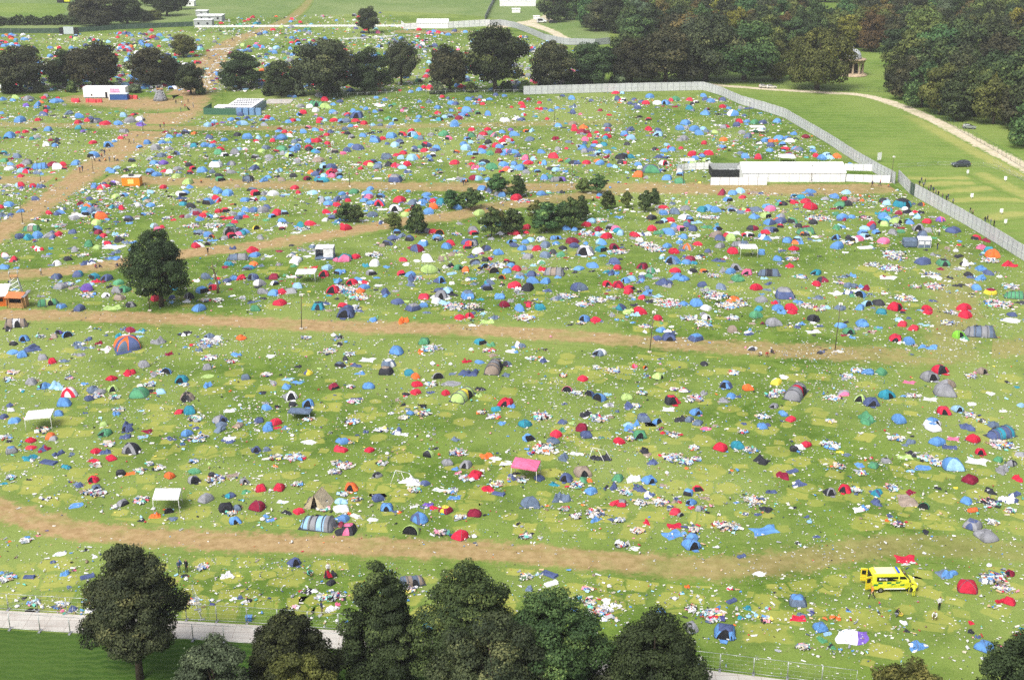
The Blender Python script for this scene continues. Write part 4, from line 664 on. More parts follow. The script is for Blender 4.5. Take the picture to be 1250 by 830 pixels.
270,510,17,0,11,11, 295,512,24,4,0,0, 337,504,20,0,7,7, 358,493,30,4,16,16, 290,500,20,8,0,0, 307,534,27,4,17,7, 349,527,13,1,2,2, 283,544,17,4,4,4,
233,549,22,0,9,9, 236,566,22,1,2,2, 216,546,17,4,16,16, 263,569,20,4,6,6, 250,580,19,0,0,0, 73,566,46,2,8,16, 116,581,27,0,6,6, 140,576,22,0,0,0,
126,571,13,0,4,4, 174,571,22,0,4,4, 46,583,25,0,4,4, 69,586,25,0,11,11, 91,613,27,4,7,0, 83,606,19,4,0,0, 180,615,20,0,6,6, 213,603,30,0,8,8,
260,598,19,0,0,4, 270,608,54,5,7,7, 287,591,37,4,5,5, 297,578,24,8,0,0, 320,595,27,5,2,2, 395,559,15,0,0,0, 29,639,25,0,0,0, 10,628,20,0,7,0,
7,657,27,0,2,2, 137,649,30,0,7,7, 164,637,19,0,5,5, 214,647,37,4,4,7, 273,635,44,4,4,2, 283,618,27,4,17,17, 187,676,27,0,4,11, 228,681,25,1,11,11,
258,686,37,0,4,4, 135,682,30,0,4,17, 147,689,13,4,3,3, 145,706,27,0,6,6, 165,696,24,8,0,0, 209,711,40,0,15,15, 233,691,25,4,0,0, 256,726,30,0,7,7,
283,716,30,0,6,6, 299,714,40,0,8,8, 287,696,24,0,8,8, 290,733,25,0,16,5, 317,750,34,0,5,6, 182,703,20,4,16,16, 98,726,20,4,6,6, 113,748,54,2,8,9,
148,753,32,0,2,17, 191,760,25,0,4,4, 270,757,47,5,9,9, 214,723,34,8,0,0, 378,735,25,0,0,0, 351,713,17,7,7,7, 142,554,30,8,0,0, 202,625,24,8,0,0,
418,730,17,0,4,4, 418,740,13,4,3,3, 17,696,20,5,7,7, 408,534,20,8,0,0, 364,524,20,8,0,0, 108,541,20,8,0,0, 84,537,17,8,0,0, 440,487,27,4,4,4,
465,509,22,1,5,5, 478,522,37,0,6,5, 507,500,27,1,2,2, 527,488,19,0,0,0, 489,490,20,4,16,16, 505,529,20,0,11,8, 514,532,15,1,2,2, 492,531,13,4,12,12,
531,520,17,0,0,0, 526,534,17,7,7,7, 558,536,34,4,0,0, 423,539,17,4,0,0, 598,493,24,0,2,2, 618,492,20,1,7,0, 598,517,22,0,2,2, 617,519,22,0,4,2,
600,532,15,0,0,0, 627,527,13,4,12,12, 642,520,27,0,6,6, 674,526,25,0,0,0, 682,553,17,0,7,7, 698,547,20,4,17,17, 733,558,25,0,8,11, 757,551,24,0,0,0,
801,502,24,0,2,2, 799,490,20,0,3,3, 822,504,19,0,0,0, 797,522,19,0,0,0, 821,546,20,4,2,7, 723,571,24,5,7,7, 623,561,20,3,13,13, 564,556,20,1,4,4,
561,574,37,1,6,5, 581,571,27,0,5,5, 524,554,37,8,0,0, 467,554,30,8,0,0, 480,566,20,5,2,2, 509,574,20,0,6,6, 517,581,15,3,12,12, 517,590,25,5,2,2,
635,585,24,4,6,6, 656,564,20,5,7,7, 477,596,17,0,4,2, 477,606,22,0,0,0, 507,600,17,3,16,16, 568,610,20,4,4,4, 578,637,57,2,6,17, 556,649,29,4,11,17,
617,617,29,0,0,0, 620,628,27,0,2,2, 618,649,20,0,12,12, 605,659,24,1,11,4, 502,681,32,0,17,17, 529,682,20,4,0,0, 531,694,13,0,2,7, 521,708,32,1,0,0,
553,689,20,0,4,4, 568,684,30,0,17,2, 586,684,22,0,0,0, 617,684,34,1,4,17, 632,698,29,0,6,7, 639,718,30,0,6,6, 666,682,27,0,1,1, 669,696,20,1,4,7,
666,721,27,0,2,2, 688,718,22,0,0,0, 709,716,27,0,6,6, 725,704,24,0,3,3, 716,694,13,4,0,0, 492,716,29,1,2,2, 460,730,34,0,6,5, 428,703,30,4,11,11,
591,730,17,0,7,6, 612,741,19,4,4,4, 682,746,39,0,0,0, 622,760,30,0,8,8, 483,760,44,0,2,2, 774,757,34,0,11,5, 790,745,30,4,4,7, 831,750,17,0,0,0,
720,642,29,0,7,7, 679,649,20,4,6,6, 750,628,20,5,7,7, 654,628,20,5,7,7, 762,606,17,0,17,7, 730,608,17,4,16,16, 790,635,3,8,0,0, 824,639,30,0,11,14,
797,659,24,0,3,3, 826,669,24,1,2,2, 789,676,30,1,0,0, 824,691,20,0,2,2, 811,716,37,1,0,0, 831,703,20,8,0,0, 709,679,24,7,7,7, 730,679,20,4,5,5,
767,655,20,4,0,0, 836,553,17,0,0,0, 578,581,24,8,0,0, 736,561,30,8,0,0, 531,736,20,8,0,0, 500,736,20,8,0,0, 713,628,20,8,0,0, 975,495,29,0,0,0,
925,504,30,0,0,2, 903,500,20,0,2,2, 908,529,27,0,17,17, 933,514,27,5,7,7, 964,517,34,1,7,7, 888,493,20,0,2,2, 849,493,17,0,0,0, 842,487,20,0,17,17,
994,517,20,4,12,12, 996,527,20,7,7,7, 1007,500,27,0,17,17, 1034,497,34,0,2,2, 1058,510,24,0,12,12, 1056,495,17,0,0,0, 1045,524,27,0,2,2, 1077,500,24,0,11,11,
1117,512,25,0,2,2, 1169,526,37,0,9,9, 1222,497,17,5,7,7, 844,563,27,0,0,0, 888,541,20,4,7,7, 930,547,24,4,4,7, 969,571,20,1,2,2, 979,580,20,0,17,17,
960,588,20,4,5,5, 1034,569,37,2,6,5, 1072,573,24,3,12,12, 1068,586,24,0,2,2, 1122,549,15,0,6,6, 1156,569,30,0,6,6, 1115,574,20,8,0,0, 1090,608,34,0,2,2,
1031,601,29,0,2,7, 1018,615,44,0,1,4, 932,603,17,0,16,16, 965,608,12,7,7,7, 1115,625,40,4,16,9, 1082,637,34,0,16,9, 1043,640,34,0,7,7, 1048,667,56,0,9,9,
984,639,19,0,0,0, 991,649,20,7,7,7, 913,650,29,0,7,16, 913,625,34,8,0,0, 867,632,30,0,0,0, 839,639,37,0,11,14, 906,672,25,1,6,7, 864,669,17,4,6,6,
979,672,22,1,0,0, 1001,676,25,0,2,2, 1004,686,30,4,4,4, 859,696,34,1,0,0, 874,687,20,0,2,2, 888,706,25,0,2,2, 891,693,19,0,0,0, 879,715,24,0,12,12,
861,723,12,4,12,12, 840,716,24,4,4,7, 839,666,13,0,2,2, 940,720,34,4,4,4, 876,730,34,8,0,0, 923,699,20,5,7,7, 1072,691,37,1,4,2, 1001,699,30,4,17,17,
1018,682,27,8,0,0, 1078,581,3,8,0,0, 1139,598,24,1,4,4, 1151,601,34,1,4,6, 1166,620,34,0,7,7, 1161,580,13,4,3,3, 1186,612,24,0,4,5, 1217,623,32,0,2,2,
1200,586,20,4,6,6, 1244,595,17,3,2,2, 1223,574,34,4,5,7, 1244,574,17,4,1,1, 1159,645,27,0,5,17, 1183,639,20,0,5,5, 1196,635,15,0,0,0, 1183,655,22,3,2,2,
1119,659,30,0,8,8, 1136,664,24,0,12,5, 1092,655,30,4,5,7, 1102,671,30,5,3,3, 1205,667,27,3,16,16, 1173,659,13,1,5,5, 1227,682,19,3,12,12, 1237,667,24,0,2,2,
1237,642,17,1,0,0, 1247,652,20,0,2,2, 1250,703,24,0,0,0, 1196,696,24,0,11,17, 1190,709,27,1,4,2, 1156,696,20,4,17,17, 1142,689,17,7,7,7, 1092,716,32,0,3,7,
1068,713,20,0,4,4, 1075,731,37,0,6,6, 1034,730,27,0,0,0, 1034,750,24,0,2,2, 1065,741,24,0,7,7, 1105,723,27,4,5,5, 1141,730,40,0,17,2, 1085,746,27,4,3,3,
970,743,25,0,4,4, 992,738,20,4,9,9, 1007,759,47,0,6,4, 862,757,30,8,0,0, 1220,731,24,0,2,2, 1232,750,35,0,1,1, 1112,753,51,8,0,0, 1156,750,27,8,0,0,
1169,760,27,4,5,5, 839,750,20,0,0,0, 849,760,34,0,4,4, 849,713,40,8,0,0, 1213,652,37,8,0,0, 1261,490,27,0,0,0, 1278,493,30,8,0,0, 1403,564,17,0,2,2,
1432,553,24,0,0,0, 1461,564,20,0,1,1, 1469,563,10,4,12,12, 1491,561,24,1,6,6, 1508,568,22,0,11,11, 1481,583,35,0,0,0, 1467,541,27,8,0,0, 1511,532,22,5,2,2,
1437,574,37,8,0,0, 1261,574,20,0,0,0, 1285,571,15,0,0,0, 1358,586,32,2,2,2, 1358,598,15,0,2,2, 1295,590,20,0,3,3, 1282,595,20,0,2,2, 1275,612,30,0,2,2,
1255,603,20,0,4,4, 1321,588,30,0,7,17, 1331,605,27,0,17,17, 1310,612,25,0,0,0, 1332,630,27,0,17,17, 1349,620,20,0,8,5, 1369,627,24,0,8,17, 1374,610,20,0,5,5,
1398,596,29,0,1,5, 1403,605,22,0,4,4, 1430,625,51,1,6,7, 1469,615,29,1,11,11, 1501,610,30,1,1,1, 1511,618,37,8,0,0, 1288,632,24,0,6,6, 1322,645,20,0,7,8,
1413,660,22,0,2,2, 1447,654,27,0,2,2, 1501,645,27,0,4,4, 1508,659,20,0,0,0, 1568,657,34,0,1,5, 1590,667,30,0,6,8, 1585,679,20,0,8,8, 1567,681,17,0,4,4,
1541,671,13,4,0,0, 1261,662,30,0,0,0, 1268,676,30,0,6,6, 1282,659,20,4,16,16, 1297,676,25,0,4,4, 1324,662,24,4,0,0, 1353,674,54,2,6,16, 1381,659,20,4,5,5,
1302,693,29,0,2,2, 1331,693,30,0,2,2, 1258,703,29,0,0,0, 1288,711,37,0,5,1, 1337,713,27,4,4,4, 1415,711,51,0,4,17, 1484,701,30,1,0,0, 1511,704,30,0,1,0,
1538,709,27,1,0,0, 1528,691,30,0,2,2, 1541,686,27,0,3,3, 1498,672,30,4,4,2, 1535,718,24,0,0,0, 1580,706,17,0,17,17, 1580,721,30,1,2,2, 1606,726,27,5,3,3,
1567,731,19,0,0,0, 1541,726,13,0,6,6, 1622,698,52,0,4,4, 1653,682,34,0,2,2, 1649,667,27,0,0,0, 1643,645,44,1,2,17, 1646,620,30,0,0,0, 1629,605,30,0,2,2,
1616,632,20,4,3,3, 1660,596,17,0,2,2, 1572,576,44,5,7,7, 1609,573,30,2,8,8, 1592,564,22,0,0,0, 1592,537,24,1,5,5, 1612,547,24,4,5,5, 1619,524,27,0,6,6,
1621,510,20,0,0,0, 1649,524,30,0,17,17, 1638,542,25,0,0,0, 1649,561,27,0,2,2, 1636,574,27,0,2,2, 1663,581,13,0,2,2, 1575,601,40,8,0,0, 1602,612,40,8,0,0,
1545,585,20,4,6,6, 1359,733,37,4,6,17, 1383,726,34,8,0,0, 1290,750,17,0,0,0, 1319,757,27,0,11,5, 1268,760,27,0,2,2, 1457,736,37,8,0,0, 1518,757,27,0,11,4,
1541,760,20,4,9,9, 1558,760,30,0,0,0, 1423,746,30,8,0,0, 1636,746,51,8,0,0, 1602,736,20,8,0,0, 1663,746,13,0,2,2, 1302,736,13,4,5,5, 1261,716,13,4,5,5,
1494,730,20,8,0,0, 1653,514,20,4,7,7, 1643,500,20,4,17,17, 1941,499,20,0,0,0, 1941,488,20,4,4,4, 1914,502,20,0,5,5, 1969,497,24,0,0,0, 1981,512,44,0,0,0,
2038,484,24,0,2,2, 2052,505,27,0,8,8, 2077,495,20,0,16,16, 1674,514,27,0,6,6, 1674,537,27,0,7,17, 1715,517,24,0,11,11, 1730,514,25,0,2,2, 1750,519,25,0,2,2,
1789,512,34,4,6,6, 1819,517,27,4,0,9, 1843,534,27,0,2,2, 1846,517,27,0,17,17, 1870,532,24,1,9,9, 1885,515,24,0,2,2, 1880,549,27,0,4,2, 1897,537,20,4,12,12,
1907,546,27,0,4,4, 1915,520,20,4,16,16, 1937,546,24,1,8,8, 1951,556,20,0,5,5, 1969,573,47,2,8,8, 2001,536,51,8,0,0, 2059,536,27,0,2,2, 2042,527,17,0,8,8,
2081,534,17,0,2,2, 1731,534,34,8,0,0, 1701,546,30,5,3,3, 1693,564,30,0,4,4, 1728,558,34,4,8,8, 1671,564,13,0,6,6, 1696,578,30,5,7,7, 1671,583,20,0,2,2,
1681,610,34,0,12,6, 1704,600,19,0,0,0, 1750,581,27,0,16,16, 1758,606,32,0,6,6, 1728,617,17,0,4,4, 1792,573,37,5,7,7, 1817,576,20,4,6,6, 1785,588,27,0,9,9,
1809,603,47,2,17,6, 1790,620,32,0,0,0, 1860,622,20,0,2,2, 1839,563,27,0,1,5, 1870,571,20,0,0,0, 1866,586,34,4,2,7, 1893,583,24,5,7,7, 1924,593,32,0,2,2,
1946,595,20,0,2,2, 1939,612,32,0,0,0, 1900,637,24,0,2,2, 1910,615,20,4,4,4, 1880,676,57,2,17,5, 1755,640,34,4,4,4, 1772,633,13,7,7,7, 1677,645,24,0,2,2,
1686,639,27,0,1,1, 1669,686,37,0,2,2, 1694,666,20,1,5,5, 1720,666,20,1,12,12, 1742,676,27,8,0,0, 1765,666,24,4,6,6, 1785,669,24,0,2,2, 1799,662,30,1,6,6,
1802,687,37,0,8,8, 1824,671,32,1,14,14, 1703,632,24,8,0,0, 1715,701,24,0,4,4, 1728,708,19,0,9,9, 1762,708,24,0,17,17, 1848,709,37,0,0,0, 1929,654,19,0,0,0,
1993,671,35,1,11,11, 2011,689,27,0,5,1, 1995,699,30,0,0,0, 1957,679,27,8,0,0, 2074,703,30,0,17,17, 2072,720,24,4,4,7, 2045,720,34,5,7,7, 2069,676,17,4,5,5,
2049,693,20,8,0,0, 1900,716,24,5,7,7, 1920,730,51,0,6,4, 1860,738,29,0,6,6, 1861,720,13,4,2,2, 1900,758,34,0,2,2, 1893,743,20,4,0,0, 1934,759,34,0,0,0,
1745,726,54,8,0,0, 1725,720,20,4,5,5, 1796,735,44,4,12,12, 1701,748,37,0,2,2, 1671,746,20,0,2,2, 1725,757,27,0,7,7, 1779,750,44,8,0,0, 1951,741,30,4,2,2,
2001,731,34,4,17,17, 2052,757,37,0,17,17, 1974,750,34,8,0,0, 2001,757,30,8,0,0, 1812,746,30,8,0,0, 2045,561,30,4,8,8, 1978,586,17,4,4,4, 1996,590,24,5,3,3,
2043,585,30,1,4,2, 2076,585,20,1,8,5, 2045,608,29,0,2,2, 2069,595,27,8,0,0, 2065,618,17,5,7,7, 1853,759,20,0,11,11, 1934,635,27,8,0,0, 2105,492,12,0,12,12,
2087,493,20,0,16,16, 2206,507,54,0,5,11, 2166,524,30,4,8,8, 2159,536,30,0,2,2, 2159,547,24,1,11,11, 2190,547,42,1,9,9, 2220,522,34,4,5,5, 2235,520,20,4,0,0,
2250,522,20,4,5,5, 2228,529,17,7,7,7, 2114,534,27,8,0,0, 2131,561,25,0,4,4, 2141,571,22,1,2,2, 2181,573,30,0,6,6, 2191,554,20,4,6,6, 2244,564,34,1,6,6,
2255,583,34,0,4,17, 2299,542,30,0,14,15, 2331,569,47,0,4,17, 2404,569,15,0,4,4, 2159,595,29,0,14,14, 2120,585,27,5,7,7, 2087,591,20,1,7,7, 2115,608,40,6,7,7,
2185,622,44,8,0,0, 2185,632,37,8,0,0, 2279,625,17,4,6,6, 2255,647,44,0,4,4, 2306,650,34,0,8,5, 2343,630,30,4,5,5, 2357,650,24,0,5,7, 2400,610,37,0,14,14,
2417,617,27,0,11,11, 2411,591,27,4,1,1, 2427,630,40,0,12,12, 2468,652,34,4,0,0, 2421,639,34,8,0,0, 2397,662,30,0,2,2, 2416,672,25,0,4,2, 2368,676,22,0,5,5,
2395,686,24,0,2,2, 2387,709,27,0,2,2, 2421,720,39,0,1,13, 2375,721,17,4,5,5, 2481,730,51,2,8,8, 2471,703,34,8,0,0, 2289,682,37,7,7,7, 2272,672,27,8,0,0,
2282,703,40,8,0,0, 2316,689,20,5,7,7, 2318,714,20,5,2,2, 2161,718,20,5,7,7, 2279,738,24,4,4,4, 2087,703,20,0,17,17, 2117,709,27,4,1,1, 2105,726,29,3,2,2,
2117,748,27,3,3,3, 2100,757,30,0,2,2, 2124,720,13,4,17,17, 2147,746,27,0,5,5, 2188,758,51,1,0,0, 2266,760,30,0,0,0, 2357,760,47,0,0,0, 2212,733,40,8,0,0,
2131,649,30,8,0,0, 2181,659,51,8,0,0, 2239,703,20,8,0,0, 2438,746,54,8,0,0, 2498,743,17,0,5,5, 2370,699,20,8,0,0, 2336,618,17,7,7,7, 2343,600,13,4,0,0,
2171,682,40,5,7,7, 7,246,17,0,2,2, 37,242,17,0,9,9, 67,247,30,0,6,6, 88,261,19,0,2,2, 61,261,17,0,15,15, 105,242,15,0,0,0, 135,252,27,0,2,2,
140,242,13,0,0,0, 56,240,13,4,0,0, 186,251,17,0,0,0, 3,279,13,0,2,2, 5,289,13,4,0,0, 46,300,27,0,2,2, 91,296,15,0,0,0, 105,284,20,0,4,4,
130,284,20,4,5,5, 165,281,20,0,17,17, 192,289,30,0,2,2, 189,303,19,0,0,0, 211,298,15,0,0,0, 233,301,37,1,4,6, 255,306,22,0,0,0, 213,281,10,4,0,0,
287,306,24,0,2,2, 314,301,29,0,6,6, 339,296,22,0,7,7, 341,308,37,4,15,15, 300,286,19,0,3,3, 317,286,17,4,1,1, 332,279,13,4,0,0, 300,325,27,2,6,6,
115,321,20,0,2,2, 61,325,15,0,0,0, 42,326,12,0,0,0, 83,320,13,0,5,5, 20,338,30,0,2,2, 76,342,13,0,11,11, 89,333,13,4,12,12, 111,357,20,0,7,7,
133,359,15,0,2,2, 201,323,13,0,15,15, 231,325,12,4,0,0, 138,345,13,0,5,5, 293,340,15,0,0,0, 305,333,17,4,14,14, 263,360,30,1,2,2, 278,348,13,0,2,2,
248,369,17,4,5,5, 358,353,19,0,2,2, 401,325,19,4,1,1, 413,337,17,0,2,2, 395,352,17,0,2,2, 408,345,15,0,9,9, 226,386,27,1,2,2, 7,377,17,1,11,11,
40,387,20,0,17,17, 25,391,15,4,1,1, 24,404,15,0,2,2, 7,396,20,0,8,8, 62,402,30,0,6,6, 47,409,20,0,0,0, 93,414,42,2,2,2, 125,406,24,0,1,1,
138,414,27,0,7,7, 152,406,20,0,0,0, 128,423,15,4,0,0, 182,404,22,0,2,2, 73,416,13,4,0,0, 49,421,20,0,3,3, 49,433,17,0,0,0, 88,426,20,0,17,17,
20,416,20,0,7,7, 273,423,17,0,2,2, 283,414,17,0,3,3, 320,396,19,1,4,4, 307,419,17,0,5,5, 374,402,19,0,2,2, 398,402,22,0,15,15, 393,384,20,0,17,17,
415,387,13,0,0,0, 379,367,24,0,6,6, 412,367,17,0,6,6, 366,423,25,0,2,2, 381,431,20,0,2,2, 400,421,15,0,0,0, 412,424,20,0,7,7, 7,458,34,4,6,6,
49,456,20,0,0,0, 51,461,15,4,15,15, 78,458,20,0,0,0, 98,460,19,0,4,4, 229,460,17,0,2,2, 245,463,20,0,0,7, 253,455,17,0,4,4, 278,453,24,1,15,7,
398,461,19,0,0,0, 366,473,19,0,3,3, 300,477,27,5,7,7, 17,477,17,4,5,5, 507,310,20,0,3,3, 519,305,13,0,2,2, 529,305,10,4,0,0, 542,301,17,4,15,15,
563,296,17,0,2,2, 586,305,20,0,2,2, 595,306,20,0,3,3, 585,284,17,0,4,4, 600,291,15,0,4,4, 622,301,13,4,4,4, 639,296,15,0,2,2, 652,291,17,0,0,0,
664,294,13,0,2,2, 644,308,17,0,6,6, 703,301,17,0,2,2, 713,298,17,0,0,0, 738,279,20,0,0,0, 735,264,17,0,6,6, 770,274,17,0,7,7, 772,261,44,2,8,8,
792,247,19,0,0,0, 780,237,20,0,6,6, 829,251,17,0,4,4, 794,267,34,0,9,9, 812,278,20,0,2,2, 814,298,20,0,0,0, 782,294,20,0,2,2, 777,301,13,0,0,0,
833,301,10,1,5,5, 706,237,13,0,2,2, 679,323,13,0,2,2, 694,325,17,0,0,0, 706,328,13,0,12,12, 718,323,13,4,2,2, 740,326,17,0,2,2, 770,321,17,0,2,2,
784,320,13,0,0,0, 797,332,15,0,0,0, 807,325,17,0,4,4, 774,348,20,0,0,0, 451,328,20,1,4,4, 428,328,13,0,1,1, 510,340,20,0,4,4, 521,350,17,4,0,0,
578,333,17,0,5,5, 602,340,27,0,2,2, 625,347,13,0,0,0, 652,335,13,0,2,2, 664,347,15,0,0,0, 686,342,27,0,2,2, 672,340,13,0,4,4, 726,359,17,0,2,2,
730,345,13,0,4,4, 718,370,34,0,2,2, 686,369,27,0,8,8, 649,365,20,0,17,17, 475,355,17,0,5,5, 499,359,19,0,2,2, 517,360,17,0,2,2, 456,359,20,4,6,6,
531,377,27,0,8,8, 548,382,19,1,7,5, 571,377,30,0,6,6, 598,367,13,0,7,7, 618,365,10,4,9,9, 622,387,20,1,6,6, 656,387,20,0,6,6, 689,379,17,0,6,6,
726,392,24,4,7,6, 753,364,20,0,0,0, 774,375,15,0,2,2, 775,396,27,0,16,16, 817,374,20,1,16,16, 804,360,13,4,1,1, 504,386,10,0,5,5, 460,407,20,0,5,5,
463,426,17,1,0,5, 492,421,25,0,2,2, 524,409,37,0,7,11, 563,404,25,0,6,4, 564,424,20,0,6,6, 517,423,17,0,17,17, 618,416,24,0,4,4, 627,404,15,0,9,9,
679,421,24,4,3,17, 715,433,19,0,5,5, 750,441,20,1,1,1, 775,443,20,0,11,11, 787,446,25,1,11,11, 804,426,24,0,0,0, 809,414,24,0,4,4, 828,421,13,0,3,3,
779,421,24,4,5,5, 642,445,20,0,2,2, 686,443,20,0,16,16, 537,443,24,1,8,8, 534,433,20,0,5,5, 429,436,30,0,9,9, 433,416,20,0,6,6, 605,443,27,0,17,5,
463,461,17,0,2,2, 456,451,30,0,9,9, 526,465,20,0,2,2, 578,458,13,0,16,16, 441,479,27,1,7,7, 554,479,27,0,2,2, 623,478,24,1,0,0, 645,477,20,0,6,6,
666,478,24,0,7,7, 718,463,20,0,0,0, 728,473,17,0,0,0, 763,475,20,0,3,3, 696,478,24,5,3,3, 834,477,17,0,2,2, 940,247,15,0,2,2, 926,261,27,4,7,7,
893,269,13,0,2,2, 916,276,13,0,2,2, 987,266,17,4,1,4, 1031,264,13,4,0,0, 1002,227,13,0,2,2, 1024,251,13,0,2,2, 1080,239,13,0,0,0, 1068,266,17,0,2,2,
1068,279,17,0,0,0, 1102,256,20,0,2,2, 1112,257,17,0,4,4, 1102,273,13,0,2,2, 1122,267,12,4,12,12, 1139,274,27,0,2,2, 1132,284,20,0,2,2, 1104,284,15,4,1,1,
1120,293,19,0,1,1, 1144,246,17,0,2,2, 1154,240,10,0,4,4, 1169,247,13,0,0,0, 1178,257,15,0,0,0, 1158,256,10,0,2,2, 1210,235,15,0,4,4, 1232,237,12,0,2,2,
1191,283,20,0,2,2, 1233,298,24,0,7,17, 1249,264,10,0,0,0, 1063,289,17,4,5,5, 1018,298,17,0,2,2, 996,293,13,0,16,16, 947,293,20,0,8,8, 955,306,15,0,2,2,
911,308,13,0,3,3, 869,289,34,0,4,2, 866,298,19,0,0,0, 888,305,17,0,0,0, 867,311,17,4,0,0, 847,283,15,0,0,0, 842,300,24,0,17,17, 862,276,17,0,2,2,
1109,310,32,0,3,2, 840,326,17,4,0,0, 886,335,19,0,2,2, 906,328,20,4,5,5, 915,348,27,0,4,2, 933,342,17,0,0,0, 955,338,27,0,2,2, 982,332,20,1,0,0,
1007,335,34,1,3,3, 1026,342,20,0,17,17, 1051,332,20,4,6,6, 1082,333,24,0,8,8, 1190,320,17,0,0,0, 1179,332,22,0,0,0, 1173,340,20,0,6,1, 1151,335,20,0,8,5,
1215,338,13,4,0,0, 1237,340,19,0,0,12, 1247,320,13,0,15,15, 1191,352,19,0,5,5, 1225,348,17,0,0,0, 874,367,27,0,4,4, 847,372,20,0,4,4, 859,360,20,0,2,2,
964,359,20,0,3,3, 977,362,13,4,5,5, 1041,360,24,1,0,4, 1036,372,20,0,0,0, 1065,367,25,0,2,2, 984,377,19,0,0,0, 967,382,15,0,0,0, 943,389,34,0,17,17,
1006,392,37,0,3,3, 1014,372,20,4,5,5, 1048,386,13,0,2,2, 1031,389,13,4,5,5, 1115,375,20,4,6,6, 1137,367,24,0,3,3, 1149,379,17,0,2,2, 1179,365,20,0,0,0,
1178,375,17,0,2,2, 1217,374,20,0,1,1, 1220,362,20,0,2,2, 1230,380,17,0,2,2, 1245,375,17,0,4,4, 1196,379,20,0,8,8, 866,404,24,5,7,7, 898,404,25,0,0,0,
947,407,20,0,5,5, 965,409,24,0,0,14, 994,406,20,0,0,0, 921,411,25,0,17,17, 994,423,24,4,17,4, 1109,402,22,0,0,0, 1183,399,22,0,5,4, 1152,402,24,4,0,0,
1159,413,24,4,14,14, 1200,414,37,0,8,8, 1230,407,24,0,2,2, 1237,414,17,0,14,14, 965,445,40,0,6,4, 1075,424,13,1,16,16, 1125,440,34,4,6,6, 1159,440,25,0,1,1,
1190,441,13,0,2,2, 1098,440,20,5,7,7, 921,438,24,5,7,7, 842,441,20,5,7,7, 1176,465,25,0,2,2, 1193,470,24,0,4,4, 997,470,13,0,2,2, 903,465,17,0,2,2,
896,477,24,0,2,2, 1218,479,30,0,6,6, 1041,479,20,0,2,2, 862,473,24,0,8,8, 1273,256,17,0,0,0, 1277,264,17,0,0,0, 1290,246,15,0,1,1, 1317,254,13,0,0,0,
1317,269,20,4,0,0, 1346,273,15,0,2,2, 1332,269,13,0,4,4, 1373,237,12,1,4,4, 1396,244,19,0,2,2, 1444,247,13,0,4,4, 1400,279,22,0,4,2, 1417,281,13,4,14,14,
1400,264,24,4,7,17, 1260,293,19,0,7,7, 1272,296,19,0,4,4, 1336,293,13,0,0,0, 1364,311,17,0,2,2, 1398,308,30,0,16,16, 1403,321,19,0,0,0, 1425,315,22,0,12,12,
1420,328,27,0,1,1, 1439,335,17,0,0,0, 1435,326,17,0,1,1, 1481,338,32,0,0,0, 1484,321,19,0,0,4, 1484,311,20,0,17,17, 1503,230,17,0,0,0, 1520,230,12,0,3,3,
1509,246,24,0,4,4, 1513,252,12,4,12,12, 1488,283,12,0,0,0, 1548,246,15,0,4,4, 1557,267,20,0,4,4, 1577,256,19,0,0,0, 1567,252,17,0,4,4, 1587,240,20,0,2,2,
1606,256,20,0,7,7, 1626,256,30,0,2,2, 1651,247,20,0,8,8, 1633,269,15,4,4,4, 1560,289,20,4,5,5, 1538,321,20,0,4,4, 1525,332,24,0,2,2, 1540,342,22,0,3,3,
1584,320,20,0,0,0, 1607,321,15,0,4,4, 1606,333,32,1,3,3, 1661,318,24,0,2,2, 1661,345,17,0,6,6, 1297,323,15,0,3,3, 1256,332,24,0,2,2, 1292,345,24,0,17,17,
1422,367,22,0,2,2, 1450,359,17,0,2,2, 1464,360,17,0,7,7, 1444,370,20,0,4,4, 1447,382,30,4,17,2, 1428,353,13,0,4,4, 1383,365,13,0,0,0, 1351,387,25,0,0,0,
1319,401,13,0,12,5, 1356,406,20,5,7,7, 1358,419,20,0,3,3, 1381,421,20,4,2,2, 1403,402,24,0,5,4, 1432,401,20,0,0,0, 1459,397,17,0,12,12, 1481,386,24,4,1,1,
1531,355,15,0,5,5, 1518,389,37,0,5,11, 1541,387,17,0,11,11, 1599,367,13,0,5,5, 1622,372,20,0,2,2, 1641,369,20,0,2,2, 1609,387,30,4,4,4, 1622,404,34,1,0,7,
1592,423,47,0,17,8, 1558,433,27,0,12,12, 1558,406,19,0,2,2, 1548,418,20,4,5,5, 1629,440,27,0,2,2, 1660,423,20,0,7,7, 1661,448,27,0,8,8, 1329,440,24,0,2,2,
1364,445,44,2,6,15, 1321,478,20,0,2,2, 1363,472,15,4,17,17, 1464,479,15,0,2,2, 1663,365,13,0,0,0, 1290,402,20,0,0,0, 1282,391,20,0,14,14, 1268,416,27,0,2,2,
1285,424,20,0,6,6, 1299,416,13,0,9,9, 1255,375,20,0,2,2, 1263,384,17,0,4,4, 1255,404,17,0,2,2, 1356,342,24,4,1,1, 1718,237,17,0,2,2, 1723,246,19,0,4,4,
1737,251,20,0,2,2, 1684,247,17,0,0,0, 1691,257,13,0,5,5, 1684,269,20,0,11,11, 1765,247,19,0,4,4, 1765,264,17,0,0,0, 1780,267,13,0,2,2, 1723,281,27,0,2,2,
1755,281,20,4,5,5, 1790,283,27,0,2,7, 1828,267,24,4,4,4, 1843,303,20,0,8,8, 1863,303,19,0,4,4, 1898,300,20,0,2,2, 1806,301,22,0,0,0, 1799,310,20,0,4,4,
1772,313,17,0,0,0, 1753,308,20,4,6,7, 1674,305,24,0,2,2, 1696,321,24,0,2,2, 1708,330,24,0,2,2, 1725,323,17,0,17,17, 1671,343,20,0,6,6, 1812,328,20,0,6,6,
